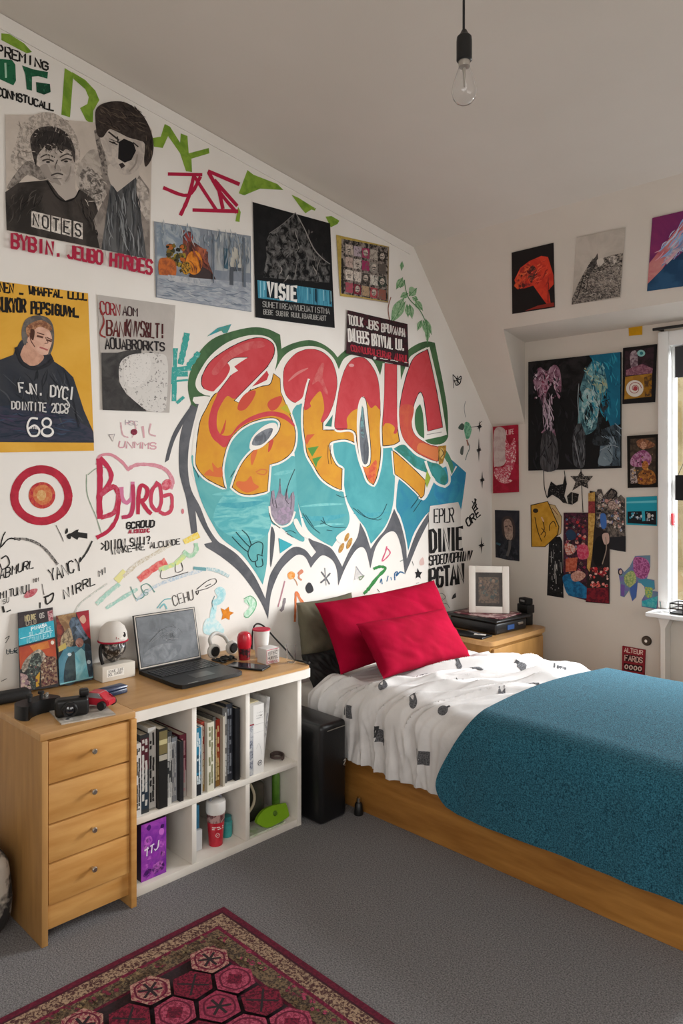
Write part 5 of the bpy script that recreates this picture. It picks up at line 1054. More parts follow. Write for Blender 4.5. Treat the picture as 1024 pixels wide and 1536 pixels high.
a.poly(P_(((0, .16), (1, .14), (1, .22), (0, .22))), '5fb0bc'); a.poly(P_(((.04, .52), (.98, .5), (.98, .96), (.04, .94))), '17181c'); a.blobs([f(.08, .54), f(.9, .52), f(.9, .86), f(.08, .86)], 26, ['8a929c', '3f5a6c', 'b5b9bc', '101114', '2b8296'], .9, 3, 3); a.poly(P_(((.5, .5), (.6, .5), (.62, .84), (.52, .86))), '2f90a2'); a.ell(*f(.74, .66), 2.6, 4, 'b0a49c')
done(a)
# red box canvas and dark portrait by the corner
Q = [(739, 640), (775, 637), (776, 738), (739, 740)]; f = frac(Q); P_ = lambda pts: [f(*p) for p in pts]
a = poster('narrow crimson canvas with a pale speckled curve, hung by the room corner', Q, '9c1c34', G2, RW, th=.02, cat='canvas', name='canvas_art', c2='861828', sc=12)
a.poly(P_(((.06, .06), (.5, .06), (.54, .36), (.5, .55), (.34, .6), (.12, .6), (.04, .56))), 'a8938f', sm=True, c2='b5a5a0', sc=20); a.poly(P_(((.52, .2), (.7, .3), (.9, .2), (.94, .5), (.7, .74), (.5, .86), (.2, .8), (.06, .64), (.3, .62), (.5, .58))), 'a83a4c', sm=True, c2='cfb5b4', sc=75, th=.55, soft=.06)
a.poly(P_(((.06, .68), (.3, .76), (.56, .8), (.8, .82), (.6, .86), (.3, .84), (.1, .76))), 'cfaaa8', sm=True, c2='a83a4c', sc=80, soft=.06); a.text('LIFE', [f(.56, .07), f(.86, .06), f(.86, .13), f(.56, .14)], 'cfa8a8', 1)
done(a)
Q = [(742, 765), (778, 766), (778, 842), (743, 836)]; f = frac(Q); P_ = lambda pts: [f(*p) for p in pts]
a = poster('small dark photo print of a face resting on a hand, below the crimson canvas', Q, '212126', G2, RW, th=.006, cat='photo', name='photo_art', c2='2a2a30', sc=15)
a.poly(P_(((.3, .2), (.45, .12), (.68, .14), (.82, .28), (.84, .5), (.7, .6), (.4, .58), (.28, .4))), '3a302e', sm=True); a.poly(P_(((.36, .26), (.48, .18), (.64, .2), (.74, .34), (.72, .5), (.58, .56), (.42, .5))), '947c70', sm=True, c2='7c665c', sc=50)
a.stroke([f(.42, .33), f(.52, .32)], 1.3, '3a2c28'); a.stroke([f(.6, .31), f(.69, .33)], 1.3, '3a2c28'); a.stroke([f(.57, .36), f(.58, .42)], .9, '5c463c'); a.poly(P_(((.4, .48), (.6, .44), (.74, .46), (.72, .56), (.6, .62), (.5, .6))), 'a08a7c', sm=True, c2='7f6a5f', sc=70)
a.poly(P_(((.14, .98), (.3, .7), (.5, .6), (.7, .62), (.86, .74), (.92, .98))), '1b1b20', sm=True, c2='33343a', sc=20); a.stroke([f(.62, .62), f(.6, .76), f(.5, .92)], 4, '55504e'); a.stroke([f(.06, .7), f(.2, .72)], 3, '35525c')
done(a)
# paper cut-outs under the painting
YP = [(796, 758), (821, 752), (838, 790), (836, 802), (830, 808), (817, 820), (797, 820)]
a = poster('pale ochre leaf of card overlapping behind the yellow cut-out', [(822, 756), (832, 758), (842, 775), (841, 800), (832, 806), (824, 790)], 'a58a5c', G2, RW, base=.002, cat='paper', name='paper_art', c2='b59a6c', sc=20)
a.stroke([(822, 756), (832, 758), (842, 775), (841, 800), (832, 806)], .9, '5c4426', sm=False); a.stroke([(828, 762), (836, 772)], 1.2, '7a4a34'); done(a)
a = poster('yellow ochre coffin shaped paper cut-out with pen marks', YP, 'a87a22', G2, RW, base=.004, cat='paper', name='paper_art', c2='b5862c', sc=14)
a.stroke(YP + [YP[0]], 1.3, '2c2014', sm=False); a.ell(803, 766, 4, 3.4, '2c2418'); a.stroke([(802, 776), (806, 796), (812, 812)], 1.3, '3a2a14'); a.stroke([(814, 782), (816, 794), (811, 802)], 1.3, '3a2a14'); a.stroke([(812, 776), (815, 782)], 2, 'c09a80'); a.stroke([(824, 796), (824, 788), (830, 782), (834, 790)], 1.3, '3a2a14'); a.stroke([(812, 792), (818, 800), (816, 806)], 1.2, '3a2a14'); done(a)
Q = [(824, 808), (844, 806), (845, 897), (820, 893)]; f = frac(Q)
a = poster('narrow black paper strip with thin white scratches, lowest left of the collage', [(823, 815), (830, 805), (840, 805), (843, 812), (845, 897), (820, 893)], '131213', G2, RW, base=.003, cat='paper', name='paper_art', c2='201f20', sc=40)
rr = random.Random(12)
for k in range(16):
    x, y = rr.uniform(.15, .85), rr.uniform(.2, .7); a.stroke([f(x, y), f(x + .02, y + rr.uniform(.06, .2))], rr.uniform(.5, 1), rr.choice(['8f8c88', '5c5a58', 'b5b2ad']))
for k in range(22): a.ell(*f(rr.uniform(.1, .9), rr.uniform(.1, .92)), .6, .8, '9a9793', n=6)
done(a)
CP = ['8a1f2c', 'b03a34', '2b2a33', '3a5a7c', 'b58a7c', '6a2c3c', '1c1a1e', 'a89a90', '5c3a30', '7a2440']
Q = [(845, 769), (882, 769), (882, 905), (846, 893)]; f = frac(Q)
a = poster('tall crowded red and blue flower collage strip in the middle of the paper cut-outs', [(845, 769), (882, 769), (885, 850), (884, 902), (866, 897), (852, 893), (844, 870)], '231a1f', G2, RW, base=.006, cat='collage', name='collage_art', c2='4a2030', sc=60)
a.blobs([f(.06, .04), f(.94, .04), f(.94, .74), f(.06, .74)], 105, CP, 1.4, 4.6, 3, sc=110, th=.55, soft=.06)
a.poly([(849, 798), (856, 794), (863, 800), (862, 808), (852, 810)], '23364c', sm=True); a.poly([(847, 816), (860, 818), (862, 828), (850, 832)], 'a5483c', sm=True, c2='c4b0a4', sc=90); a.poly([(866, 820), (880, 818), (882, 836), (868, 838)], 'a82a48', sm=True, c2='b5586a', sc=60); a.poly([(848, 838), (866, 836), (864, 856), (848, 858)], '94402c', c2='b06048', sc=60)
a.poly([(844, 864), (858, 862), (868, 872), (884, 886), (882, 897), (866, 896), (852, 892), (846, 880)], '1f6a94', sm=True, c2='174c70', sc=30); a.poly([(856, 862), (868, 856), (878, 862), (872, 870), (860, 872)], 'bd9484', sm=True, c2='9a6a5c', sc=60)
done(a)
a = poster('right hand collage strip with a gold border, black oval and roses', [(884, 736), (893, 738), (893, 790), (914, 800), (914, 906), (878, 903), (882, 860)], '231c1c', G2, RW, base=.008, cat='collage', name='collage_art')
a.poly([(882, 740), (892, 738), (892, 780), (890, 800), (888, 830), (884, 858), (880, 852), (882, 800)], 'b5924e', c2='9a7438', sc=60); a.poly([(882, 752), (892, 752), (892, 770), (882, 770)], '8f3a38', c2='6a2a2c', sc=70)
a.poly([(892, 812), (899, 804), (906, 812), (908, 836), (902, 848), (893, 848), (888, 832)], '100e0f', sm=True); a.poly([(903, 802), (912, 800), (913, 814), (906, 816)], 'b09488', sm=True); a.stroke([(908, 806), (909, 824), (903, 846)], 1.5, '8a7a6c')
a.blobs([(884, 850), (913, 850), (913, 882), (880, 882)], 50, ['a8242c', 'c45a50', '3a1a1c', 'cfa89c', '7c1a26'], 1.5, 4.4, 5, sc=120, soft=.06); a.poly([(880, 882), (912, 882), (913, 905), (879, 902)], '741c26', c2='4a1420', sc=45)
done(a)
a = poster('cut-out collage of black and white figures with hats, top right of the paper cluster', [(893, 742), (896, 734), (902, 734), (905, 744), (910, 738), (916, 732), (924, 736), (926, 746), (931, 742), (937, 748), (938, 828), (914, 824), (914, 800), (893, 792)], '2f2b2b', G2, RW, base=.0045, cat='collage', name='collage_art', c2='6a6058', sc=60)
a.blobs([(895, 746), (936, 750), (936, 800), (895, 790)], 80, ['b5a99e', '1c1a1a', '8f7a6c', '3a3433', '5a6f94', 'a87a70', 'cfc5ba'], 1.3, 4, 9, sc=120, soft=.06)
a.poly([(900, 772), (908, 772), (909, 790), (902, 792)], '3a5f9a', sm=True); a.poly([(914, 806), (938, 804), (938, 828), (914, 824)], '232225'); a.stroke([(910, 744), (917, 734), (925, 740), (918, 748)], 1.6, '161415'); a.ell(900, 745, 3.6, 4.6, 'bdb2a6', c2='4a4440', sc=140); a.ell(918, 758, 6, 6.5, 'b5a094', c2='6a524a', sc=110)
done(a)
a = poster('purple, pink and turquoise painted paper shapes right of the collage', [(926, 853), (931, 852), (936, 858), (944, 850), (952, 834), (975, 833), (975, 850), (970, 868), (981, 870), (982, 884), (976, 886), (990, 888), (985, 914), (962, 910), (962, 900), (968, 890), (965, 876), (956, 874), (954, 896), (948, 902), (943, 886), (936, 896), (930, 894), (930, 876)], '5f7a8a', G2, RW, base=.003, cat='paper', name='paper_art', c2='6a5f94', sc=25)
a.poly([(950, 838), (962, 836), (972, 842), (974, 856), (966, 868), (952, 862)], 'a8628f', sm=True, c2='7c3a64', sc=80, soft=.05); a.poly([(936, 864), (948, 856), (954, 868), (948, 882), (938, 876)], '6f8a54', sm=True, c2='a8ac70', sc=80); a.ell(930, 858, 3.6, 5, '2f2a2c'); a.ell(930.5, 858, 2.2, 3.4, 'b59a94')
a.poly([(931, 876), (937, 878), (936, 895), (931, 893)], '6a4f8f'); a.poly([(944, 882), (956, 872), (954, 894), (948, 901)], '3f5a94'); a.poly([(962, 902), (986, 894), (984, 913), (963, 909)], '2c98a5', c2='5ab0b0', sc=40); a.poly([(968, 880), (978, 882), (976, 896), (968, 894)], 'a5a84a', sm=True, c2='4a8a6c', sc=90); a.poly([(956, 870), (970, 868), (981, 872), (981, 882), (966, 880)], '3f7f94')
done(a)
# hanging black ornaments on strings below the painting
def ornament(label, draw, group=None):
    t = art(label, 'ornament', base=.004, gain=1.2, m=RW, name='hanging_ornament'); draw(t); done(t)
BK = dict(c2='8f8880', sc=140, th=.64, soft=.04)
def o1(t):
    t.poly([(822, 734), (826, 722), (834, 728), (844, 726), (847, 711), (850, 726), (846, 744), (851, 756), (844, 754), (838, 748), (828, 742), (820, 748)], '161515', **BK); t.stroke([(815, 706), (816, 730), (820, 746)], 1.2, '1c1b1b'); t.stroke([(846, 706), (847, 714)], 1, '1c1b1b')
ornament('black lace cut-out shaped like a cat hanging under the large painting', o1)
def o2(t):
    t.poly([(850, 744), (856, 738), (868, 741), (866, 752), (858, 757), (852, 756)], '1a1918', **BK); t.stroke([(858, 740), (858, 756)], .9, '8f8880')
ornament('small black wing cut-out beside the hanging lace cat', o2)
def o3(t):
    t.poly([(855, 714), (866, 714), (871, 706), (876, 714), (889, 714), (881, 724), (882, 733), (871, 728), (858, 736), (863, 723)], '1c1a19', c2='8f857c', sc=150, th=.56, soft=.05); t.stroke([(871, 704), (872, 730), (874, 768)], 1.1, '1c1b1b'); t.stroke([(864, 718), (878, 720)], 1, '8f857c')
ornament('black filigree star ornament on a long stem under the large painting', o3)
# red lettered tin sign low behind the bed
Q = [(933, 969), (967, 975), (965, 1030), (932, 1026)]; f = frac(Q)
a = poster('dark red lettered card standing low on the window wall behind the bed', Q, '7c1f28', 1.5, RW, th=.012, cat='card', name='card_art')
a.text('ALTEUR', [f(.1, .03), f(.9, .03), f(.9, .14), f(.1, .14)], 'c9aaa0', 1.4, .2); a.poly([f(.08, .2), f(.92, .2), f(.92, .38), f(.08, .38)], '2f1416'); a.text('FARDS', [f(.12, .22), f(.9, .22), f(.9, .36), f(.12, .36)], 'bd9a90', 1.6, .2)
a.poly([f(.08, .44), f(.92, .44), f(.92, .62), f(.08, .62)], '241013'); 
for x in (.2, .4, .6, .8): a.ell(*f(x, .53), 3, 3.6, 'c4b0a6'); a.ell(*f(x, .53), 1.4, 2, '5c1a20')
a.tiny([f(.1, .66), f(.9, .66), f(.9, .9), f(.1, .9)], 3, 'a87a74', 1)
done(a)
# ------------------------------------------------------------------ things on the floor
def sep(o, others, d, step=.003, n=70):
    """push o along d until it no longer cuts into the others"""
    from mathutils.bvhtree import BVHTree
    def tree(x):
        off = wloc(x); return BVHTree.FromPolygons([v.co + off for v in x.data.vertices], [tuple(p.vertices) for p in x.data.polygons])
    T = [tree(x) for x in others]; d = Vector(d)
    for k in range(n):
        t = tree(o)
        if not any(t.overlap(q) for q in T): return k
        o.location += d * step
ob = bpy.data.objects
sep(ob['blanket'], [ob['duvet']], (0, 0, 1), .002, 12)
sep(ob['pillow.003'], [ob['mattress'], ob['duvet']], (-.3, 0, 1))
sep(ob['pillow.002'], [ob['mattress'], ob['pillow.003'], ob['duvet']], (0, 0, 1))
sep(ob['pillow'], [ob['mattress'], ob['duvet'], ob['pillow.002'], ob['pillow.003']], (.5, 0, 1))
sep(ob['pillow.001'], [ob['duvet'], ob['pillow']], (.8, 0, .6))

# rug
RX0, RX1, RY0, RY1 = .80, 2.45, .22, 1.640
a = flat_art('patterned crimson and beige wool rug on the grey carpet in front of the drawers', 'rug', frame_map((RX0, RY1, 0), (1, 0, 0), (0, -1, 0), (0, 0, 1)), 0, 1.0, name='rug')
a.off = .001; W, D = RX1 - RX0, RY1 - RY0
def band(i, c, **kw): a.poly([(i, i), (W - i, i), (W - i, D - i), (i, D - i)], c, **kw)
a.slab([(0, 0), (W, 0), (W, D), (0, D)], .010, '6d2136', c2='561a2c', sc=90)
PILE = dict(sc=120, th=.5, soft=.05)
a.step = .00008
band(.022, '3a2228', c2='4a1a2a', **PILE); band(.030, 'a58c74', c2='4d3030', **PILE); band(.082, '7c2440', c2='5c1c30', **PILE); band(.096, '463a33', c2='7f6a52', **PILE); band(.160, '6a2036', c2='4d1828', **PILE); band(.172, '2e2529', c2='3a2a30', **PILE)
rr = random.Random(3)
for k in range(120):
    x = .128 + rr.uniform(-.018, .018); y = rr.uniform(.13, D - .13)
    a.ell(x, y, rr.uniform(.006, .013), rr.uniform(.005, .01), rr.choice(['8c7a58', '7a2c40', '5a4a3c', '99825e']), n=7, c2='463a33', **PILE)
    x = rr.uniform(.13, W - .13); y = .128 + rr.uniform(-.018, .018); a.ell(x, y, rr.uniform(.006, .013), rr.uniform(.005, .01), rr.choice(['8c7a58', '7a2c40', 'a5405c', '99825e']), n=7, c2='463a33', **PILE)
def motif(cx, cy, rx, ry, c, kind):
    pts = [(cx + rx * math.sin(1.0472 * i) * rr.uniform(.94, 1.04), cy + ry * math.cos(1.0472 * i) * rr.uniform(.94, 1.04)) for i in range(6)]
    a.poly(pts, c, sm=False, c2='7c2a40' if kind < 2 else '4a1624', **PILE)
    if kind < 2: a.stroke([(cx + (q[0] - cx) * .72, cy + (q[1] - cy) * .72) for q in pts], .006, '5c1c30', sm=True, closed=True)
    if kind == 0:
        for t in (0, 1.05, 2.1): a.stroke([(cx - rx * .5 * math.cos(t), cy - ry * .5 * math.sin(t)), (cx + rx * .5 * math.cos(t), cy + ry * .5 * math.sin(t))], .009, '2e2529')
    elif kind == 1: a.poly([(cx + rx * .45 * math.cos(t), cy + ry * .45 * math.sin(t)) for t in (0, 1.57, 3.14, 4.71)], '7c1f38', c2='4d1828', **PILE)
    else: a.stroke([(cx - rx * .5, cy - ry * .5), (cx + rx * .5, cy + ry * .5)], .007, '2e2529'); a.stroke([(cx + rx * .5, cy - ry * .5), (cx - rx * .5, cy + ry * .5)], .007, '2e2529')
sx, sy = .134, .108; r_ = 0; y = .228
while y < D - .19:
    x = .236 + (r_ % 2) * sx / 2; c_ = 0
    while x < W - .2:
        edge = c_ == 0 or r_ == 0
        if (r_ * 2 + c_) % 4 == 2: motif(x, y, .069, .064, '7c2036', 2)
        else: motif(x, y, .071, .066, 'b08a7a' if edge and c_ % 2 == 0 else ('ad4c64' if (c_ + r_) % 2 else '9c3a54'), (r_ + c_) % 2)
        x += sx; c_ += 1
    y += sy; r_ += 1
done(a)

# black box beside the shelf
bb = thing('storage_box', (.42, 2.42, 0), 'tall black leatherette box with a silver badge between the cube shelf and the bed', 'box')
obj('box_body', box((.20, 2.333, .0), (.585, 2.502, .452), .022, 4), M_leather, bb)
obj('zip_line', tube([(.586, 2.372, .423), (.588, 2.43, .425), (.586, 2.488, .424)], .0022, 6), M_chrome, bb)
obj('badge', tube([(.588, 2.475, .262), (.59, 2.487, .268), (.589, 2.482, .254), (.59, 2.474, .246), (.589, 2.485, .24)], .0035, 6), M_chrome, bb)
bt = thing('small_bottle', (.612, 2.542, 0), 'tiny dark glass bottle with silver marks on the carpet beside the black box', 'bottle')
obj('bottle_body', lathe([(0, .0), (.021, 0), (.022, .01), (.017, .05), (.011, .058), (0, .058)], (.618, 2.545, 0), 18), M_black, bt)
obj('bottle_cap', lathe([(0, .0585), (.009, .0585), (.009, .078), (0, .08)], (.618, 2.545, 0), 16), M_chrome, bt)
# bag at the left
bm = box((.12, .80, .0), (.42, 1.045, .30), .07, 5); bmesh.ops.subdivide_edges(bm, edges=bm.edges[:], cuts=2, use_grid_fill=True)
for v in bm.verts:
    if v.co.z > .004: v.co += Vector((1, 1, .6)) * (.014 * mnoise.noise(v.co * 9))
    v.co.y = min(v.co.y, 1.06)
bg_ = thing('fabric_bag', (.27, .92, 0), 'off-white fabric bag with dark patches on the floor at the left edge of the picture', 'bag')
obj('bag_body', bm, mat('bag_cloth', 'b5aca0', .9, col2='262322', scale=8, th=.53, soft=.03, bump=.2, bscale=60), bg_, 70)
obj('bag_handle', tube([(.2, .93, .28), (.22, .93, .36), (.29, .93, .38), (.34, .93, .36), (.36, .93, .28)], .009), M_blackm, bg_)

# ------------------------------------------------------------------ nightstand and what is on it
ns = thing('nightstand', (.27, 4.05, 0), 'oak nightstand with rounded top in the corner beyond the bed', 'nightstand')
NT = .60
top = [(.012, 3.755), (.50, 3.755), (.53, 3.77), (.545, 3.80), (.548, 4.345), (.535, 4.39), (.50, 4.41), (.012, 4.41)]
obj('top', prism(top, 2, NT - .028, NT), M_top, ns, 50)
obj('carcass', prism([(.014, 3.785), (.515, 3.785), (.52, 4.38), (.014, 4.38)], 2, 0, NT - .0285), M_night, ns)
obj('door', box((.521, 3.80, .06), (.535, 4.365, NT - .05), .003), M_night, ns)
a_tr = thing('document_tray', (.42, 3.92, NT), 'flat black tray of loose papers on the near end of the nightstand', 'tray')
MT = lambda c, ang: Matrix.Translation(Vector(c)) @ Matrix.Rotation(ang, 4, 'Z') @ Matrix.Translation(-Vector(c))
obj('tray', box((.20, 3.775, NT + .0005), (.46, 3.895, NT + .012), .004, M=MT((.33, 3.85, NT), .04)), M_black, a_tr)
obj('paper', box((.36, 3.80, NT + .0125), (.43, 3.83, NT + .015), M=MT((.33, 3.85, NT), .4)), M_white, a_tr); obj('paper', box((.28, 3.86, NT + .0125), (.40, 3.885, NT + .016), M=MT((.33, 3.85, NT), -.3)), mat('grey_paper', '6a6a6e', .6), a_tr)
cs = thing('document_case', (.28, 4.12, NT), 'thick black document case lying on the nightstand under the white framed picture', 'case')
obj('case_body', box((.10, 3.945, NT + .001), (.47, 4.27, NT + .075), .014, 3, M=MT((.28, 4.12, NT), -.06)), M_leather, cs)
obj('case_lid', box((.07, 3.925, NT + .0765), (.49, 4.285, NT + .094), .007, 3, M=MT((.28, 4.12, NT), -.06)), M_leather, cs)
obj('clasp', box((.468, 4.17, NT + .04), (.478, 4.22, NT + .055), .002, M=MT((.28, 4.12, NT), -.06)), M_chrome, cs)
obj('blue_label', box((.4705, 4.06, NT + .02), (.4735, 4.13, NT + .05), M=MT((.28, 4.12, NT), -.06)), mat('label_blue', '274a80', .5), cs)
a = Art(frame_map((0, 0, 0), (1, 0, 0), (0, 1, 0), (0, 0, 1)))
a.box((.11, 3.97, NT + .0945), (.45, 4.24, NT + .0985), '6d2a36', M=MT((.28, 4.12, NT), .05), c2='c7a9a6', sc=22, th=.52, soft=.04)
tag(a.build('magazine', GLOSS), 'red and pale magazine lying on top of the black document case', 'magazine')
# framed picture, turned towards the room
pf = thing('picture_frame', (.27, 4.19, NT + .1), 'white framed dark picture leaning on top of the black document case', 'picture frame')
exv = Vector((.80, .60, 0)).normalized(); nv = Vector((.6, -.8, .12)).normalized(); upv = nv.cross(exv); upv = upv if upv.z > 0 else -upv
O = at(703, 916, x=.20); O.z = NT + .100
def fm(o, w): return frame_map(o, exv, upv, nv)
WF, HF = .255, .30
bm = bmesh.new()
def fbox(u0, v0, u1, v1, d0, d1):
    b2 = box((u0, v0, d0), (u1, v1, d1), .003)
    M = Matrix((exv.to_4d(), upv.to_4d(), nv.to_4d(), (0, 0, 0, 1))); M = Matrix(((exv.x, upv.x, nv.x, O.x), (exv.y, upv.y, nv.y, O.y), (exv.z, upv.z, nv.z, O.z), (0, 0, 0, 1)))
    return merge(bm, b2, M)
bwid = .042
fbox(0, 0, bwid, HF, 0, .02); fbox(WF - bwid, 0, WF, HF, 0, .02); fbox(bwid, 0, WF - bwid, bwid, 0, .0195); fbox(bwid, HF - bwid, WF - bwid, HF, 0, .0195); fbox(.01, .01, WF - .01, HF - .01, -.008, .001)
obj('frame', bm, M_white, pf)
a = Art(fm(O, 0), .004); a.poly([(bwid, bwid), (WF - bwid, bwid), (WF - bwid, HF - bwid), (bwid, HF - bwid)], '2f2824', c2='3d342e', sc=30)
a.poly([(bwid + .02, bwid + .02), (WF - bwid - .02, bwid + .02), (WF - bwid - .02, HF - bwid - .03), (bwid + .02, HF - bwid - .03)], '4a4038', c2='6e5c4c', sc=60, soft=.06)
a.blobs([(bwid + .02, HF - .08), (WF - bwid - .02, HF - .08), (WF - bwid - .02, bwid + .03), (bwid + .02, bwid + .03)], 34, ['7a6452', '8f7662', '4a3f3a', '5c5048', '35504f'], .005, .02, 2, sc=120)
a.build('picture', GLOSS, pf)
sp = thing('desk_clock', (.40, 4.40, NT), 'small black boxy clock radio at the corner end of the nightstand', 'clock')
M = Matrix.Translation((.015, .05, 0)) @ MT((.38, 4.33, NT), -.3)
obj('base', box((.345, 4.30, NT + .001), (.425, 4.355, NT + .08), .005, M=M), M_black, sp); obj('body', box((.335, 4.295, NT + .0805), (.435, 4.36, NT + .135), .006, M=M), M_black, sp); obj('top_block', box((.345, 4.30, NT + .1355), (.425, 4.355, NT + .175), .006, M=M), M_blackm, sp)
a = Art(LW); a.box((.365, 4.298, NT + .152), (.405, 4.2995, NT + .164), '8f8f8c', M=M); a.build('display', GLOSS, sp)

# ------------------------------------------------------------------ books and things in the cube shelf
def xf(a, M): a.V = [M @ v for v in a.V]
def book(y, th, h, dep, xf_, z0, c, label, tc='d8d4cc', txt='', lean=0, c2=None, sc=40, patches=(), group=None, cat='book', name='book', soft=False):
    t = thing(name, (xf_ - dep / 2, y + th / 2, z0), label, cat, group)
    M = Matrix.Translation(Vector((0, y + (th if lean > 0 else 0), z0))) @ Matrix.Rotation(-lean, 4, 'X') @ Matrix.Translation(-Vector((0, y + (th if lean > 0 else 0), z0)))
    if lean: 
        # stand on the lower corner
        pass
    a = Art(frame_map((xf_, y, z0), (0, 1, 0), (0, 0, 1), (1, 0, 0)), .0002)
    cv = .002
    for lo, hi in (((xf_ - dep, y, z0), (xf_, y + cv, z0 + h)), ((xf_ - dep, y + th - cv, z0), (xf_, y + th, z0 + h)), ((xf_ - cv, y + cv, z0), (xf_, y + th - cv, z0 + h))):
        a.box(lo, hi, c, c2=c2, sc=sc, th=.55, soft=.06)
    for (p0, p1, pc) in patches: a.poly([(th * .04, h * p0), (th * .96, h * p0), (th * .96, h * p1), (th * .04, h * p1)], pc, c2=None)
    if txt: a.tiny([(th * .85, h * .93), (th * .85, h * .10), (th * .15, h * .10), (th * .15, h * .93)], 2, tc, th * .24, int(h * 1e4) % 97 + len(txt), .75)
    if lean: xf(a, M)
    a.build('cover', GLOSS, t)
    b = box((xf_ - dep + .004, y + cv + .0002, z0 + .004), (xf_ - cv - .0002, y + th - cv - .0002, z0 + h - .004))
    if lean: bmesh.ops.transform(b, matrix=M, verts=b.verts)
    obj('pages', b, mat_pages, t); return t
mat_pages = mat('page_edges', 'd2c8b4', .9, col2='b5a992', scale=300, stretch=(1, 8, 1))
Z1 = .2968; BS = 1.31
y = 1.4525
B1 = [(.020, .262, 'c8c6c2', '2c2b2b', 'ART REVIEW', 'thin pale grey book, first from the left in the upper left compartment', ()),
      (.029, .285, '2a2c2d', 'b5b2ac', 'OMNIBUS 3 DARK', 'dark book with red and grey spine lettering, upper left compartment', ((.55, .95, '4a1c24'), (.05, .4, '232f3a'))),
      (.026, .300, 'bdbbb5', '2f2e2e', 'THE PANTERN', 'white spined book standing tallest near the left of the upper left compartment', ((.0, .02, '8a8880'),)),
      (.030, .292, '1c1b1a', '141414', '', 'black book with an ochre and white label block at its top, upper left compartment', ((.68, .97, '6d6240'), (.80, .86, 'b5ab80'), (.60, .67, 'a09a8c'))),
      (.018, .270, '2f2f2f', '8c8a86', 'VOL', 'narrow dark book with white blocks on the spine, upper left compartment', ((.0, .30, 'bab7b0'), (.6, .85, 'b0ada6'))),
      (.022, .240, '6f7276', 'b9b9b8', 'GREY PRESS', 'slim grey paperback right of the narrow dark book', ((.0, .6, '8a8c90'),)),
      (.012, .225, '232224', '5a585a', '', 'thin black booklet right of the slim grey paperback', ()),
      (.024, .238, '6b2638', 'b98a90', 'RED MIST', 'dark red and black spined book at the right end of the upper left row', ((.0, .42, 'b0aaa4'),))]
for i, (th, h, c, tc, tx, lb, pt) in enumerate(B1):
    th *= BS; book(y, th, h * 1.06, .22 + .02 * (i % 3), .494 - .010 * (i % 3) - (.02 if i == 7 else 0), Z1, c, lb, tc, tx, 0, None, 40, pt, 'books in the upper left compartment'); y += th + .0015
y = 1.7245
B2 = [(.020, .268, '2a6f8a', 'c9d2d4', 'CINEMA', 'blue topped book with dark lower spine, first in the upper middle compartment', ((.0, .30, '22252a'), (.34, .6, '2a4a5c'))),
      (.009, .270, 'c9c2b6', '6a4a3a', '', 'thin cream booklet beside the blue topped book', ()),
      (.012, .280, '8f3a2c', 'd6c9b4', 'TALES', 'narrow rust red and gold book in the upper middle compartment', ((.0, .45, '9a8048'),)),
      (.026, .276, 'ccc6b4', '7a7a5a', 'STORIES OF', 'thick cream spined book in the upper middle compartment', ()),
      (.010, .290, '4a4844', '9a978f', '', 'thin dark grey book right of the thick cream one', ()),
      (.022, .272, 'a03426', 'e0c890', 'FIRE SONG', 'red and orange spined book in the upper middle compartment', ((.0, .35, '8f6a30'), (.35, .5, 'a8562c'))),
      (.008, .285, 'b3ab9c', '6a6a6a', '', 'thin beige booklet right of the red and orange book', ()),
      (.020, .312, '4f4d4b', 'aaa8a4', 'PORTFOLIO', 'tall worn grey folder in the upper middle compartment', ()),
      (.026, .320, '33363e', '8a8f98', 'NIGHT ATLAS', 'tall dark blue grey book near the right of the upper middle compartment', ()),
      (.018, .300, '17181b', '3a3a3c', '', 'black book at the right end of the upper middle compartment, leaning', ())]
for i, (th, h, c, tc, tx, lb, pt) in enumerate(B2):
    ln = 0; th *= 1.27
    book(y, th, h * 1.02, .24 + .02 * (i % 2), .496 - .010 * (i % 3) + (.0 if i < 7 else -.01), Z1, c, lb, tc, tx, ln, '5f5c58' if i in (7,) else None, 120, pt, 'books in the upper middle compartment'); y += th + .0012
# white binder and grey folder
bd = thing('ring_binder', (.36, 2.03, Z1), 'white printed box file standing at the left of the upper right compartment', 'box file')
a = Art(frame_map((.492, 1.996, Z1), (0, 1, 0), (0, 0, 1), (1, 0, 0)), .0003)
a.box((.22, 1.9965, Z1), (.492, 2.078, Z1 + .300), 'dddad5')
a.poly([(.001, .001), (.024, .001), (.024, .22), (.001, .22)], 'b5b5b6', c2='8a8c92', sc=60)
for q in (.03, .075, .12): a.poly([(.003, q), (.022, q), (.022, q + .032), (.003, q + .032)], '4a4e58', c2='9a9ca4', sc=110)
a.poly([(.001, .222), (.024, .222), (.024, .30), (.001, .30)], '8a4048' if False else 'b8b4ae'); a.poly([(.004, .216), (.028, .216), (.028, .222), (.004, .222)], '8c2a38')
a.stroke([(.024, .215), (.08, .215)], .0012, '8f8f92'); a.stroke([(.026, .18), (.08, .18)], .001, 'a5a5a6'); a.tiny([(.04, .27), (.074, .27), (.074, .235), (.04, .235)], 3, '8f8f92', .0014, 2); a.ell(.060, .045, .012, .012, '5a5a5c', n=18); a.ell(.060, .045, .009, .009, 'dddad5', n=18); a.ell(.060, .045, .005, .005, '6a6a6c', n=12); a.ell(.066, .25, .003, .003, '3a3a3c', n=8); a.stroke([(.04, .11), (.055, .13), (.07, .08)], .001, '9a9a9c')
a.build('file_case', GLOSS, bd)
a = Art(LW); a.box((.23, 2.0, Z1 + .3005), (.46, 2.074, Z1 + .304), 'c9bd9c', c2='a89c7c', sc=200, k=(1, 6, 1)); a.build('paper_stack', PAINT, bd)
fd = thing('plastic_folder', (.32, 2.13, Z1), 'translucent grey plastic folder leaning right of the white box file', 'folder')
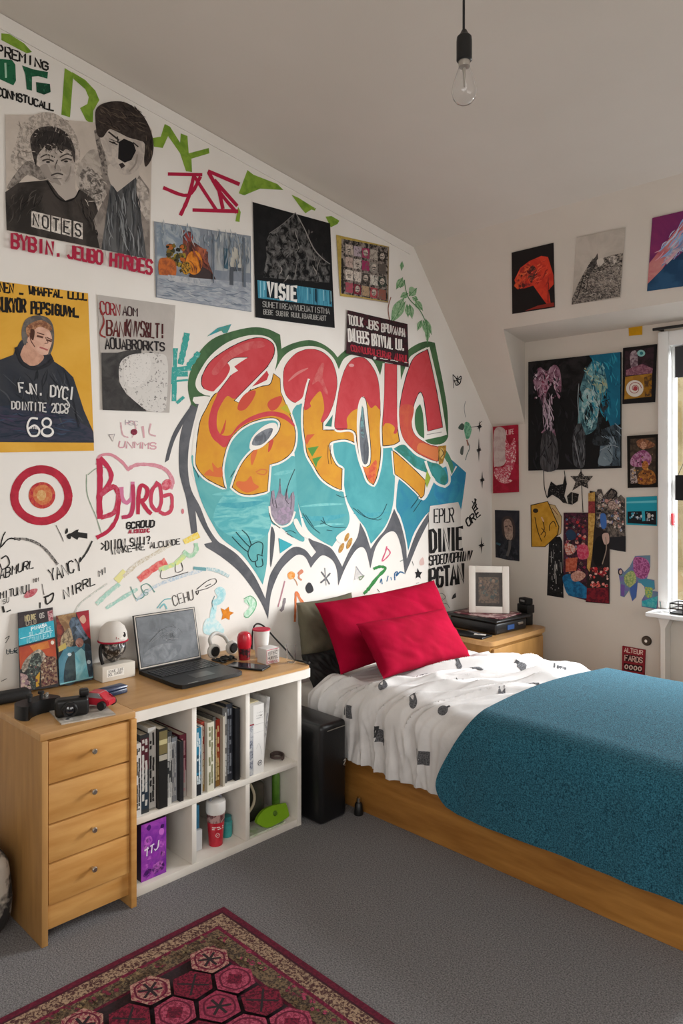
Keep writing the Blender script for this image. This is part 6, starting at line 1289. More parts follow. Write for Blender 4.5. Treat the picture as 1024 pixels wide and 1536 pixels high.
a = Art(LW); MR = Matrix.Translation((0, 2.10, Z1 + .0042)) @ Matrix.Rotation(-.13, 4, 'X') @ Matrix.Translation((0, -2.10, -Z1))
a.box((.17, 2.10, Z1), (.44, 2.122, Z1 + .30), '9a9794', r=.006, M=MR, c2='b5b2ae', sc=14); a.build('folder_shell', GLOSS, fd)
a = Art(frame_map((.4402, 2.10, Z1), (0, 1, 0), (0, 0, 1), (1, 0, 0)), .0004); a.tiny([(.017, .23), (.017, .12), (.006, .12), (.006, .23)], 2, '55555a', .002, 4); xf(a, MR); a.build('spine_print', GLOSS, fd)
ep = thing('cable_coil', (.42, 2.21, Z1), 'small coil of dark cable at the right of the upper right compartment', 'cable')
obj('coil', tube([(.42 + (.035 - .004 * (k % 3)) * math.cos(k * .7), 2.215 + .028 * math.sin(k * .7), Z1 + .005 + .0007 * k) for k in range(26)], .0042, 6), mat('dark_cord', '4a3c38', .6), ep)
# lower left: purple box
a = flat_art('bright purple printed box with a white scrawled logo in the lower left compartment', 'box', frame_map((.478, 1.488, .033), (0, 1, 0), (0, 0, 1), (1, 0, 0)), .0003, 1.0, name='printed_box')
a.box((.36, 1.488, .033), (.478, 1.598, .252), '2c1830'); a.poly([(.0, .0), (.11, 0), (.11, .219), (0, .219)], '7a2a9a', c2='a84ab5', sc=16, soft=.12)
a.blobs([(.004, .214), (.106, .214), (.106, .005), (.004, .005)], 26, ['4a1668', '9a3ab0', 'c46ac9', '3a1050', '8a2aa4'], .008, .026, 4, sc=50, soft=.1); a.text('ITJ', [(.02, .125), (.075, .135), (.07, .105), (.018, .095)], 'e6dcea', .005, .4); a.stroke([(.015, .118), (.03, .122)], .006, 'e6dcea')
done(a, GLOSS)
a = flat_art('thin dark red box lying behind the purple printed box', 'box', LW, name='flat_box'); a.box((.16, 1.47, .033), (.34, 1.64, .20), '3a1420', c2='5c1c2c', sc=14); done(a, GLOSS)
# lower middle
a = flat_art('white carton at the left of the lower middle compartment, under the blue box', 'box', LW, name='carton'); a.box((.18, 1.727, .033), (.43, 1.800, .118), 'd0d2d4', r=.002); done(a)
a = flat_art('plain sky blue box standing on the white carton', 'box', LW, name='small_box'); a.box((.22, 1.728, .1185), (.415, 1.796, .215), '3f86ad', r=.002, c2='4a93b8', sc=20); done(a, GLOSS)
cu = thing('drinking_cup', (.43, 1.866, .033), 'red and clear cup with a white domed lid in the lower middle compartment', 'cup')
cc = (.43, 1.868, .033)
a = Art(LW); a.bm(lathe([(0, 0), (.029, 0), (.036, .10), (.0345, .10), (.028, .004), (0, .004)], cc, 32), 'b0182c', c2='c42a3a', sc=20); 
fmc = lambda p, off: Vector((cc[0] + (.0335 + .036 * 0 + (p[1] - .05) * .07 + off) * math.cos(p[0] / .033), cc[1] + (.0335 + (p[1] - .05) * .07 + off) * math.sin(p[0] / .033), cc[2] + p[1]))
b = Art(fmc, .0006); b.tiny([(-.034, .088), (.012, .088), (.012, .072), (-.034, .072)], 2, 'e9d6d4', .004, 3); b.stroke([(-.022, .05), (-.014, .06), (-.004, .05), (-.012, .04), (-.022, .05)], .002, 'e0c4c4'); b.stroke([(-.02, .046), (-.006, .054)], .002, 'e0c4c4')
a.V += b.V; a.Fc += [tuple(i + len(a.V) - len(b.V) for i in f) for f in b.Fc]; a.A += b.A
a.build('cup_body', PLAST, cu)
a = Art(LW); a.bm(lathe([(.0362, .1005), (.0385, .135), (.0375, .135), (.035, .1005)], cc, 32), 'b5908c', c2='5a2c30', sc=45, th=.5, soft=.05); a.build('cup_band', PLAST, cu)
a = Art(LW); a.bm(lathe([(.040, .1355), (.042, .142), (.042, .178), (.039, .186), (.030, .190), (0, .191)], cc, 32), 'e2dfda'); a.build('lid', PLAST, cu)
a = Art(LW); a.bm(tube([(cc[0], cc[1] - .03, .222), (cc[0], cc[1] - .018, .238), (cc[0], cc[1] + .012, .238), (cc[0], cc[1] + .028, .222)], .006), '7a7c86'); a.build('lid_handle', PLAST, cu)
jr = thing('lidded_jar', (.40, 1.942, .033), 'small teal jar right of the red cup', 'jar')
a = Art(LW); a.bm(lathe([(0, 0), (.022, 0), (.0245, .01), (.0245, .062), (.02, .068), (0, .068)], (.405, 1.943, .033), 24), '3a9a98', c2='2f8886', sc=12); a.build('jar_body', PLAST, jr)
a = Art(LW); a.bm(lathe([(0, .0685), (.021, .0685), (.021, .086), (0, .088)], (.405, 1.943, .033), 24), '2a7a7c'); a.build('lid', PLAST, jr)
# lower right
dp = thing('plastic_tray', (.44, 2.16, .033), 'bright lime green rounded plastic tray lying tilted in the lower right compartment', 'dustpan')
pan = crom([(-.092, .008), (-.055, .036), (.0, .043), (.078, .032, 'c'), (.086, -.01), (.074, -.030), (-.035, -.038), (-.078, -.014)], True, 5)
MD = Matrix.Translation((.476, 2.140, .078)) @ Matrix.Rotation(-.25, 4, 'Y')
b2 = prism([(p.x, p.y) for p in pan], 0, -.009, .009); bmesh.ops.bevel(b2, geom=[e for e in b2.edges if len(e.link_faces) == 2 and e.calc_face_angle() > 1.2], offset=.005, segments=2, affect='EDGES'); bmesh.ops.transform(b2, matrix=MD, verts=b2.verts)
pano = obj('pan', b2, mat('lime_plastic', '7aa51c', .4, col2='6c9614', scale=8), dp)
b2 = lathe([(0, 0), (.012, 0), (.008, .006), (0, .006)], (0, 0, 0), 16, M=Matrix.Rotation(math.pi / 2, 4, 'Y')); bmesh.ops.transform(b2, matrix=MD @ Matrix.Translation((.0095, .01, .008)), verts=b2.verts); obj('hub', b2, mat('olive_plastic', '4a6a18', .5), dp)
gb = thing('spray_bottle', (.39, 2.228, .033), 'slim lime green bottle upright behind the green tray', 'bottle')
a = Art(LW); a.bm(lathe([(0, 0), (.017, 0), (.019, .01), (.019, .17), (.012, .19), (0, .19)], (.385, 2.236, .033), 24), '56802a', c2='426a1c', sc=12); a.build('bottle_body', PLAST, gb)
a = Art(LW); a.bm(lathe([(0, .1905), (.010, .1905), (.010, .215), (0, .215)], (.385, 2.236, .033), 18), '2f3a20'); a.build('bottle_cap', PLAST, gb)
sb = thing('shoulder_bag', (.30, 2.08, .033), 'dark green shoulder bag with a cream strap in the lower right compartment', 'bag')
bm = box((.16, 2.003, .033), (.40, 2.17, .205), .03, 4); bmesh.ops.subdivide_edges(bm, edges=bm.edges[:], cuts=1, use_grid_fill=True)
for v in bm.verts: v.co += Vector((.5, .3, .8)) * .007 * mnoise.noise(v.co * 14) * (1 if v.co.z > .05 else 0)
obj('bag_body', bm, mat('dark_green_cloth', '2c3324', .8, col2='4a4038', scale=12, th=.55), sb, 70)
obj('strap', tube([(.404, 2.004, .060), (.416, 2.03, .085), (.418, 2.075, .125), (.412, 2.088, .17), (.40, 2.07, .225)], .0065), mat('cream_strap', 'b8ad94', .7), sb)
a = flat_art('crumpled pale paper under the green tray', 'paper', LW, name='crumpled_paper')
bmx = box((.425, 2.0, .0325), (.495, 2.2, .040), 0); bmesh.ops.subdivide_edges(bmx, edges=bmx.edges[:], cuts=5, use_grid_fill=True)
for v in bmx.verts:
    if v.co.z > .036: v.co.z += .004 * mnoise.noise(v.co * 22)
a.bm(bmx, 'c9cdbc', c2='a9b894', sc=20); done(a)

# ------------------------------------------------------------------ on the desk
DT = TZ + .0006
def scale_thing(t, s):
    for c in t.children_recursive: c.data.transform(Matrix.Scale(s, 4))
def shift(t, d): t.location += Vector(d)
CM = plane_map((.046, 0, .72), (.28, 0, .030))
def comic(label, q, seed):
    return poster(label, q, '2b2a2c', 1.0, CM, base=.001, cat='comic', name='comic_book', th=.004)
Q = [(27, 919), (79, 911), (88, 1029.5), (30, 1038)]; f = frac(Q); P_ = lambda pts: [f(*p) for p in pts]
a = comic('comic with turquoise header over an armoured figure, left of the two on the desk', Q, 1)
a.poly(P_(((0, 0), (1, 0), (1, .2), (0, .2))), '2c2628', c2='3a3032', sc=30); a.text('MONKE', [f(.2, .05), f(.5, .05), f(.5, .11), f(.2, .12)], 'b5a77c', 1.6, .2); a.text('CELO', [f(.22, .12), f(.5, .12), f(.5, .17), f(.22, .18)], '9a8f7c', 1.2, .2); a.text('OS', [f(.62, .05), f(.74, .05), f(.74, .11), f(.62, .11)], 'b5b0aa', 1.3, .2); a.poly(P_(((.84, .04), (.99, .03), (.99, .16), (.86, .17))), '8a2a3c', c2='c4a0a0', sc=80)
a.poly(P_(((0, .2), (1, .165), (1, .38), (0, .42))), '2f9fb5', c2='3fb0c4', sc=16); a.text('PINASA', [f(.36, .21), f(.8, .185), f(.8, .225), f(.36, .25)], 'e0ecee', 1.4, .2); a.text('SI . JAFJES', [f(.3, .27), f(.9, .235), f(.9, .28), f(.3, .31)], 'a9d8df', 1.1, .2); a.stroke([f(.05, .33), f(.95, .29)], 1, 'c4e4e8'); a.text('ICTUIUEAT', [f(.2, .345), f(.92, .31), f(.92, .365), f(.2, .40)], '9ad0da', 1.2, .2); a.stroke([f(0, .425), f(1, .38)], 1.6, '232022')
a.poly(P_(((0, .44), (1, .395), (1, .66), (.6, .56), (.3, .6), (.02, .72))), 'b5502c', c2='8f2c24', sc=12, soft=.15); a.poly(P_(((.3, .44), (.8, .41), (.84, .5), (.4, .52))), 'c9803a', c2='b5602c', sc=14)
a.poly(P_(((.06, .7), (.14, .62), (.3, .55), (.5, .5), (.62, .52), (.72, .6), (.6, .66), (.5, .62), (.34, .64), (.22, .72), (.1, .76))), 'b5aa9a', sm=True, c2='6a5f54', sc=70); a.poly(P_(((.3, .6), (.5, .54), (.6, .62), (.56, .76), (.4, .98), (.26, .94), (.2, .78))), '2f3432', sm=True, c2='6f7a70', sc=90, th=.56, soft=.05); a.poly(P_(((.56, .7), (.72, .6), (.98, .62), (.99, .96), (.56, .98))), '4a2628', c2='8a7058', sc=90, soft=.05)
a.poly(P_(((.02, .76), (.2, .8), (.3, .98), (.02, .98))), '7a5f6a', c2='b59a90', sc=60); a.poly(P_(((.42, .84), (.54, .78), (.5, .96), (.42, .97))), 'b58a2c'); a.blobs([f(.05, .62), f(.95, .6), f(.95, .96), f(.05, .96)], 40, ['a89a84', '3a2c2c', '6a3a3c', 'b5a58c', '22201f'], 1, 3, 5); a.ell(*f(.92, .44), 2.6, 3, 'd8cfc0')
done(a, GLOSS)
Q = [(84.5, 924), (133, 915), (140, 1019), (89.5, 1029)]; f = frac(Q); P_ = lambda pts: [f(*p) for p in pts]
a = comic('comic with a red corner and a blue coated figure, right of the other', Q, 2)
a.poly(P_(((0, 0), (.6, 0), (.56, .4), (0, .46))), 'a8865c', c2='7a5a3c', sc=22, soft=.1); a.poly(P_(((.6, 0), (1, 0), (1, .42), (.86, .34))), 'b5222f', c2='8f1c28', sc=14); a.poly(P_(((.0, .0), (.1, .1), (.22, .22), (.2, .4), (.06, .46), (0, .4))), '4a2422', sm=True, c2='8a3a2c', sc=40)
a.poly(P_(((.38, .14), (.5, .06), (.66, .1), (.8, .26), (.92, .4), (.7, .42), (.5, .4), (.44, .26))), '30383f', sm=True, c2='5a6a7c', sc=40, soft=.08); a.poly(P_(((.7, .1), (.84, .06), (.9, .14), (.8, .18))), 'c49a84', sm=True); a.stroke([f(.6, .2), f(.72, .3), f(.86, .4)], 3, '6f8094')
a.poly(P_(((.1, .34), (.36, .2), (.46, .34), (.44, .46), (.14, .5))), '6a5a48', sm=True, c2='a89474', sc=70, soft=.05); a.poly(P_(((.0, .62), (.22, .46), (.5, .48), (.8, .46), (1, .6), (1, .96), (0, .97))), '2f6a7c', c2='5a8a9c', sc=12, soft=.15); a.poly(P_(((.14, .98), (.2, .7), (.4, .56), (.5, .6), (.46, .98))), '24343c', sm=True, c2='3a4a4c', sc=30)
a.poly(P_(((.5, .58), (.7, .52), (.84, .6), (.86, .96), (.5, .97))), '4a9db0', c2='8fc4cc', sc=14, soft=.15); a.poly(P_(((.8, .52), (.96, .5), (1, .7), (.98, .96), (.88, .96))), '23303a', sm=True, c2='3f5060', sc=30); a.ell(*f(.66, .44), 6, 7, 'b58f80', c2='9a6a60', sc=80); a.stroke([f(.6, .46), f(.64, .5)], 1.4, '8a2a2c'); a.ell(*f(.34, .58), 3, 2.6, 'c4d4d8'); a.ell(*f(.9, .74), 3, 3, 'a9b5ba'); a.poly(P_(((.02, .44), (.24, .4), (.26, .48), (.02, .52))), 'b5a058'); a.stroke([f(.02, .975), f(.98, .965)], 2, '7fb8c0')
done(a, GLOSS)
MZ = lambda c, ang: Matrix.Translation(Vector(c)) @ Matrix.Rotation(ang, 4, 'Z')
tag(obj('glasses_case', box((-.034, -.068, 0), (.034, .068, .042), .019, 5, M=MZ((.105, 1.148, DT), -.12)), M_blackm), 'dark grey rounded glasses case at the back left corner of the desk', 'case')
# controller
gp = thing('game_controller', (.335, 1.155, DT), 'black bumpy game controller at the left front of the desk', 'controller')
out = crom([(-.030, -.045), (-.033, 0), (-.030, .045), (-.012, .064), (.026, .070), (.046, .058), (.030, .034), (.022, 0), (.030, -.034), (.046, -.058), (.026, -.070), (-.012, -.064)], True, 4)
bm = prism([(q.x, q.y) for q in out], 2, 0, .036); bmesh.ops.bevel(bm, geom=[e for e in bm.edges if len(e.link_faces) == 2 and e.calc_face_angle() > 1.2], offset=.013, segments=4, affect='EDGES')
bmesh.ops.transform(bm, matrix=MZ((.315, 1.150, DT), .25), verts=bm.verts); obj('shell', bm, M_black, gp, 50)
for dx, dy, r in ((.002, -.022, .010), (.002, .022, .010)):
    obj('thumb_stick', lathe([(.005, 0), (.005, .012), (r, .014), (r, .02), (0, .021)], MZ((.315, 1.150, DT), .25) @ Vector((dx, dy, .0345)), 16), M_blackm, gp)
for k in range(4):
    obj('button', lathe([(.0045, 0), (.0045, .008), (0, .009)], MZ((.315, 1.150, DT), .25) @ Vector((-.014 + .009 * math.cos(k * 1.57), .046 + .011 * math.sin(k * 1.57), .034)), 12), M_chrome, gp)
scale_thing(gp, 1.15)
for c in gp.children: c.data.transform(Matrix.Diagonal((1, 1, 1.2, 1)))
cd = thing('cardboard_sheet', (.42, 1.235, DT), 'grey printed card lying under the black camera and red toy car', 'card')
a = Art(frame_map((.33, 1.16, DT + .004), (1, 0, 0), (0, 1, 0), (0, 0, 1)), .0002); Mc = MT((.43, 1.235, 0), -.18)
a.box((.335, 1.195, DT), (.515, 1.365, DT + .004), 'a9a298', c2='c4beb4', sc=18); a.poly([(.02, .06), (.06, .05), (.06, .12), (.03, .13)], 'c4503a', c2='a9a298', sc=80, th=.55, soft=.05); a.poly([(.12, .05), (.17, .05), (.17, .075), (.13, .08)], 'd5d0c8'); a.ell(.15, .062, .008, .007, '2a2828', n=12)
xf(a, Mc); a.build('card', PAINT, cd)
CZ = DT + .0052
cm_ = thing('camera', (.44, 1.235, CZ), 'black compact camera with a round lens on the grey card', 'camera')
MC = MZ((.452, 1.245, CZ), -.35)
obj('camera_body', box((-.02, -.044, 0), (.02, .044, .05), .010, 4, M=MC), M_black, cm_); obj('viewfinder', box((-.013, .020, .0505), (.011, .045, .070), .005, 3, M=MC), M_black, cm_)
ML = MC @ Matrix.Translation((.0203, -.008, .024)) @ Matrix.Rotation(math.pi / 2, 4, 'Y')
b2 = lathe([(0, 0), (.021, 0), (.021, .012), (.018, .014), (.018, .02), (.014, .02), (.012, .016), (0, .016)], (0, 0, 0), 28); bmesh.ops.transform(b2, matrix=ML, verts=b2.verts); obj('lens', b2, M_black, cm_)
b2 = lathe([(0, .0162), (.0118, .0162), (.006, .0185), (0, .019)], (0, 0, 0), 20); bmesh.ops.transform(b2, matrix=ML, verts=b2.verts); obj('lens_glass', b2, mat('lens_glass', '0a0d18', .05, spec=.9), cm_)
tc_ = thing('toy_car', (.44, 1.335, CZ), 'red and grey toy car with black wheels on the grey card', 'toy car')
MCt = MZ((.425, 1.338, CZ), .5)
a = Art(LW); b2 = prism([(-.045, .010), (.045, .010), (.047, .026), (.03, .030), (.012, .046), (-.022, .046), (-.04, .030), (-.047, .026)], 1, -.02, .02); bmesh.ops.bevel(b2, geom=b2.edges[:], offset=.003, segments=2, affect='EDGES'); bmesh.ops.transform(b2, matrix=MCt, verts=b2.verts)
a.bm(b2, 'b5182f', c2='c42a3c', sc=20); a.build('car_body', PLAST, tc_)
a = Art(LW); b2 = prism([(.027, .0315), (.012, .0445), (-.02, .0445), (-.034, .0315)], 1, -.0206, .0206); bmesh.ops.transform(b2, matrix=MCt, verts=b2.verts); a.bm(b2, '8f9092'); a.build('car_window', PLAST, tc_)
for sx_ in (-.028, .028):
    for sy_ in (-1, 1):
        b2 = lathe([(0, -.005), (.0125, -.005), (.0125, .005), (0, .005)], (0, 0, 0), 20, M=Matrix.Rotation(math.pi / 2, 4, 'X')); bmesh.ops.transform(b2, matrix=MCt @ Matrix.Translation((sx_, sy_ * .0265, .0128)), verts=b2.verts); obj('wheel', b2, M_blackm, tc_)
scale_thing(cm_, 1.3); scale_thing(tc_, 1.28); shift(cm_, (-.012, -.020, 0)); shift(tc_, (.0, .004, 0)); scale_thing(cd, 1.12); shift(cd, (-.012, -.012, 0))
tn = thing('pencil_tin', (.31, 1.45, DT), 'dark blue speckled tin lying on the desk in front of the white box', 'tin')
a = Art(LW); a.box((-.026, -.064, 0), (.026, .064, .020), '1f2c48', r=.006, M=MZ((.30, 1.455, DT), .12), c2='6f7c98', sc=170, th=.66, soft=.04); a.build('tin_base', PLAST, tn)
a = Art(LW); a.box((-.027, -.065, .0203), (.027, .065, .032), '24365a', r=.006, M=MZ((.30, 1.455, DT), .12), c2='8a94a8', sc=170, th=.66, soft=.04); a.build('tin_lid', PLAST, tn)
# white carton and capped bust
a = flat_art('white handwritten carton against the wall left of the laptop', 'box', frame_map((.118, 1.515, DT), (0, 1, 0), (0, 0, 1), (1, 0, 0)), .0003, name='carton')
a.box((.03, 1.515, DT), (.118, 1.668, DT + .066), 'cfc8bc', r=.003); a.poly([(.02, .018), (.10, .018), (.10, .05), (.02, .05)], 'e4e0d8'); a.text('TOMUE TUNE', [(.026, .046), (.096, .048), (.096, .038), (.026, .036)], '3a3a40', .0014, .2); a.text('DOL ENDUN', [(.026, .033), (.09, .035), (.09, .025), (.026, .023)], '3a3a40', .0013, .2); done(a)
bu = thing('bust_figurine', (.075, 1.60, DT + .0665), 'dark patterned head figurine wearing a white cap with red rim, on the carton', 'figurine')
BZ = DT + .0665
bm = bmesh.new(); bmesh.ops.create_icosphere(bm, subdivisions=4, radius=1)
for v in bm.verts:
    p = v.co.copy(); z = p.z
    w_ = .046 * (1 - .25 * max(0, -z) ** 1.5)
    v.co = Vector((p.x * w_ * .85, p.y * w_, .058 + z * .058))
    # eye hollows, cheek and jaw
    for ey in (-.018, .018): v.co.x -= .010 * math.exp(-((v.co.y - ey) / .010) ** 2 - ((v.co.z - .066) / .010) ** 2) * (p.x > 0)
    v.co.x += .008 * math.exp(-(v.co.y / .008) ** 2 - ((v.co.z - .05) / .014) ** 2) * (p.x > 0)
    v.co.z = max(v.co.z, 0)
bmesh.ops.transform(bm, matrix=Matrix.Translation((.072, 1.592, BZ)), verts=bm.verts)
a = Art(LW); a.bm(bm, '2a2422', c2='a39a8f', sc=60, th=.56, soft=.04); a.build('head', PLAST, bu, 70)
a = Art(LW); a.bm(lathe([(.049, .075), (.051, .08), (.049, .105), (.040, .128), (.024, .142), (0, .147)], (.068, 1.592, BZ), 32), 'd2ccc4'); a.build('cap', PAINT, bu)
a = Art(frame_map((.113, 1.575, BZ + .085), (0, 1, 0), (-.35, 0, 1), (1, 0, .2)), .007); a.poly([(.018, 0), (.045, 0), (.045, .03), (.018, .032)], 'e4dfd8'); a.ell(.036, .016, .006, .009, '2a2626', n=14); a.text('IT', [(.002, .03), (.014, .03), (.014, .004), (.002, .004)], '8a3038', .002); a.build('cap_badge', PAINT, bu)
a = Art(LW); a.bm(tube([(.068 + .0505 * math.cos(t * .3), 1.592 + .0505 * math.sin(t * .3), BZ + .0775 + .045 * 0) for t in range(22)], .0035, 6), 'a8243a'); a.build('cap_rim', PAINT, bu)
a = Art(LW); b2 = tube([(.075, 1.552, BZ + .08), (.08, 1.538, BZ + .06), (.085, 1.536, BZ + .03), (.09, 1.542, BZ + .004)], .006); a.bm(b2, '1f1c1b'); a.build('side_strap', PAINT, bu)
scale_thing(bu, 1.2)
# laptop
lp = thing('laptop', (.27, 1.85, DT), 'open black laptop with a smudged grey screen in the middle of the desk', 'laptop')
obj('laptop_base', prism([(.105, 1.693), (.40, 1.688), (.435, 1.70), (.440, 1.72), (.440, 1.98), (.432, 2.005), (.41, 2.012), (.105, 2.012)], 2, DT + .001, DT + .017), M_black, lp)
a = Art(LW)
for r in range(6):
    for c in range(15):
        if r == 5 and 4 <= c <= 9:
            if c == 4: a.box((.150 + r * .021, 1.708 + c * .0195, DT + .0172), (.150 + r * .021 + .017, 1.708 + 10 * .0195 - .0035, DT + .0195), '1e1d1d')
            continue
        a.box((.150 + r * .021, 1.708 + c * .0195, DT + .0172), (.150 + r * .021 + .017, 1.708 + c * .0195 + .016, DT + .0195), '252423')
a.build('keyboard', PLAST, lp)['kind'] = 'thing'
del_ = lp
a = Art(LW); a.box((.315, 1.80, DT + .0171), (.385, 1.90, DT + .0176), '35322f'); a.build('touchpad', PLAST, lp)
LO = Vector((.112, 1.692, DT + .018)); lx, ly = Vector((0, .320, 0)), Vector((-.055, 0, .232)); ln_ = Vector((.232, 0, .055)).normalized()
a = Art(frame_map(LO, lx, ly, ln_), 0)
Bk = [LO - ln_ * .008, LO + lx - ln_ * .008, LO + lx + ly - ln_ * .008, LO + ly - ln_ * .008]; Ft = [q + ln_ * .008 for q in Bk]
a.raw(Bk + Ft, [(3, 2, 1, 0), (4, 5, 6, 7), (0, 1, 5, 4), (1, 2, 6, 5), (2, 3, 7, 6), (3, 0, 4, 7)], '1c1b1b'); a.off = .0002
a.step = .0001
a.poly([(.012, .02), (.988, .02), (.988, .985), (.012, .985)], 'bdb4a8'); a.poly([(.026, .04), (.974, .04), (.974, .965), (.026, .965)], '2a2a2b'); a.build('lid', PLAST, lp)
a = Art(frame_map(LO, lx, ly, ln_), .001); a.step = .00005; a.poly([(.036, .055), (.964, .055), (.964, .95), (.036, .95)], '55585b', c2='6e7175', sc=16, soft=.16)
a.poly([(.1, .1), (.5, .08), (.7, .3), (.4, .4), (.12, .3)], '5f6266', sm=True, c2='7c7f82', sc=24, soft=.12)
rr = random.Random(9)
for k in range(26):
    x, y_ = .56 + rr.gauss(0, .07), .55 + rr.gauss(0, .08); a.stroke([(x, y_), (x + rr.uniform(-.09, .06), y_ + rr.uniform(-.06, .05)), (x + rr.uniform(-.12, .1), y_ + rr.uniform(-.1, .06))], .004, rr.choice(['3a3c3e', '8a8c8e', '45474a']))
a.stroke([(.2, .48), (.4, .66), (.58, .7)], .008, '3f4143'); a.stroke([(.24, .46), (.44, .58), (.6, .6)], .005, '7c7e80')
a.build('screen', GLOSS, lp)
a = Art(LW); a.box((.428, 1.73, DT + .0172), (.432, 1.78, DT + .0176), 'a5a5a0'); a.build('front_badge', PLAST, lp)
# right end cluster
hp = thing('headphones', (.09, 2.14, DT), 'grey and white headphones lying on the desk right of the laptop screen', 'headphones')
obj('headband', tube([(.10, 2.085, DT + .045), (.07, 2.09, DT + .085), (.05, 2.135, DT + .105), (.06, 2.18, DT + .085), (.09, 2.19, DT + .045)], .009, 10), mat('pale_grey_plastic', 'b5b2ac', .5), hp)
for yy, sgn in ((2.085, 1), (2.192, -1)):
    Mh = Matrix.Rotation(math.pi / 2, 4, 'Y') @ Matrix.Rotation(0, 4, 'X')
    cpo = (.098, yy, DT + .037)
    e = obj('ear_cup', lathe([(0, 0), (.03, 0), (.034, .006), (.034, .016), (.028, .022), (0, .022)], cpo, 28, M=Mh), mat('white_plastic', 'c9c6c0', .4), hp)
    obj('ear_pad', lathe([(0, .0225), (.020, .0225), (.024, .026), (.018, .031), (0, .029)], cpo, 24, M=Mh), M_blackm, e)
cb = thing('cable_tangle', (.20, 2.07, DT), 'tangle of thin black cable on the desk behind the laptop', 'cable')
rr = random.Random(21); pts = []
for k in range(34):
    t = k / 33; pts.append((.19 + .035 * math.sin(k * 1.9) - .02 * t, 2.05 + .10 * t + .020 * math.cos(k * 1.3), DT + .006 + .010 * (k % 4) / 3))
obj('cable', tube(pts, .0034, 6), M_cable, cb)
tb = thing('tablet', (.28, 2.17, DT), 'dark tablet lying on the desk in front of the red beaker', 'tablet')
obj('tablet_shell', box((-.095, -.042, 0), (.095, .042, .008), .003, M=MZ((.345, 2.105, DT), .42)), M_black, tb)
obj('tablet_screen', box((-.088, -.037, .0081), (.088, .037, .0086), M=MZ((.345, 2.105, DT), .42)), mat('tablet_glass', '20242e', .12, spec=.7), tb)
rb = thing('plastic_beaker', (.215, 2.195, DT), 'red plastic beaker with dark lower printing on the right of the desk', 'beaker')
a = Art(LW); c3 = (.215, 2.185, DT); a.bm(lathe([(0, 0), (.026, 0), (.030, .055), (.0285, .055), (.025, .003), (0, .003)], c3, 28), '8f1826', c2='2a1a20', sc=35, th=.52, soft=.05); a.build('beaker_base', PLAST, rb)
a = Art(LW); a.bm(lathe([(.0302, .0555), (.034, .07), (.034, .105), (.028, .122), (.015, .130), (0, .131)], c3, 28), 'c0182e'); a.build('beaker_lid', PLAST, rb)
wtub = thing('paper_tub', (.25, 2.275, DT), 'white paper tub with a thin red rim behind the small printed box', 'tub')
c4 = (.235, 2.272, DT); a = Art(LW); a.bm(lathe([(0, 0), (.028, 0), (.040, .128), (.038, .128), (.027, .003), (0, .003)], c4, 32), 'dcd9d4'); a.build('tub_body', PAINT, wtub)
a = Art(LW); a.bm(lathe([(.0385, .1283), (.0425, .1283), (.0425, .135), (.0385, .135)], c4, 32), 'c0354a'); a.build('tub_rim', PAINT, wtub)
a = flat_art('small white carton with red and black lettering at the right end of the desk', 'box', frame_map((.372, 2.19, DT), (0, 1, 0), (0, 0, 1), (1, 0, 0)), .0003, name='carton')
a.box((.305, 2.19, DT), (.372, 2.268, DT + .070), 'dad6d2', r=.002); a.stroke([(.003, .005), (.003, .065), (.074, .067)], .003, 'b52a48', sm=False); a.text('EFEC', [(.012, .056), (.066, .056), (.066, .042), (.012, .042)], '2f2f34', .0022, .2); a.text('HUEPEL', [(.010, .034), (.07, .034), (.07, .022), (.010, .022)], '2f2f34', .0018, .2); a.text('CRSNU', [(.006, .014), (.07, .014), (.07, .004), (.006, .004)], 'b52a48', .002, .2); done(a)
tag(obj('clear_cup', lathe([(0, .0005), (.019, .0005), (.024, .085), (.0228, .085), (.018, .003), (0, .003)], (.418, 2.300, DT), 24, cap=False), M_glass), 'clear ribbed plastic cup at the far right corner of the desk', 'cup')
pc = thing('power_cable', (.3, 2.36, .6), 'black power cable curving down past the right end of the desk', 'cable')
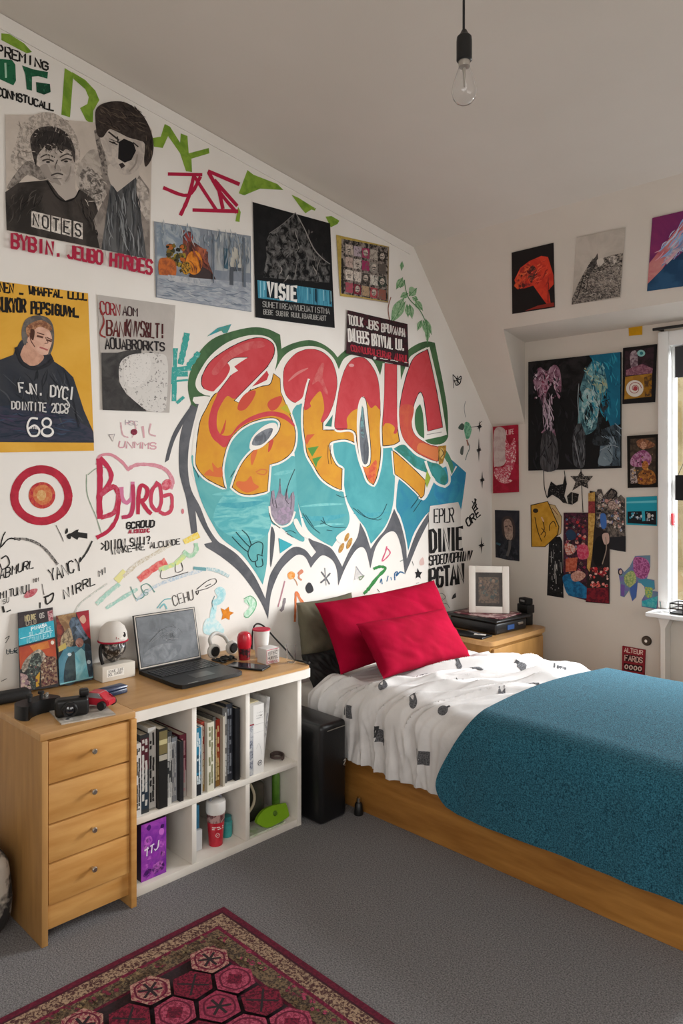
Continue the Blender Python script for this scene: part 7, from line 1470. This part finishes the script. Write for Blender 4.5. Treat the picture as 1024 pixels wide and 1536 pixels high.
obj('cable', tube([(.43, 2.328, DT + .006), (.47, 2.334, DT + .007), (.505, 2.327, DT + .006), (.49, 2.349, DT + .004), (.42, 2.36, .70), (.24, 2.37, .78), (.10, 2.38, .84), (.02, 2.39, .80), (.012, 2.39, .62), (.012, 2.39, .46)], .0042, 8), M_cable, pc)
# ------------------------------------------------------------------ light, camera
def area(name, loc, rot, sx, sy, e, col):
    l = bpy.data.lights.new(name, 'AREA'); l.shape = 'RECTANGLE'; l.size = sx; l.size_y = sy; l.energy = e; l.color = col
    o = bpy.data.objects.new(name, l); COL.objects.link(o); o.location = loc; o.rotation_euler = rot
    return o
wl = area('window_light', (3.1, 6.0, 2.5), (0, 0, 0), 2.2, 2.2, 760, (.96, .98, 1.0))
wl.rotation_euler = (Vector((.6, 2.2, .9)) - wl.location).to_track_quat('-Z', 'Y').to_euler()
area('back_fill_light', (3.6, -1.5, 1.9), (math.radians(68), 0, math.radians(14)), 2.2, 1.6, 52, (1, .985, .965))  # added fill lamp behind the camera; the back wall has no window
area('side_fill_light', (4.8, 1.4, 1.35), (math.radians(72), 0, math.radians(90)), 2.4, 1.5, 40, (1, .985, .965))  # added fill lamp by the opposite wall, which has no opening
wd = bpy.data.worlds.new('sky'); SC.world = wd; wd.use_nodes = True
bg = wd.node_tree.nodes['Background']; bg.inputs[0].default_value = (.86, .93, 1, 1); bg.inputs[1].default_value = 1.6
cam = bpy.data.cameras.new('camera'); co = bpy.data.objects.new('camera', cam); COL.objects.link(co)
co.location = CAM; co.rotation_euler = (math.pi / 2, 0, math.pi / 4)
cam.sensor_fit = 'AUTO'; cam.sensor_width = 36; cam.lens = F / 1536 * 36; cam.shift_y = -(768 - HV) / 1536; cam.clip_start = .05
SC.camera = co
SC.view_settings.view_transform = 'Standard'; SC.view_settings.look = 'None'; SC.view_settings.exposure = .12
SC.cycles.use_denoising = True
SC.cycles.max_bounces = 8; SC.cycles.diffuse_bounces = 5; SC.cycles.transparent_max_bounces = 12
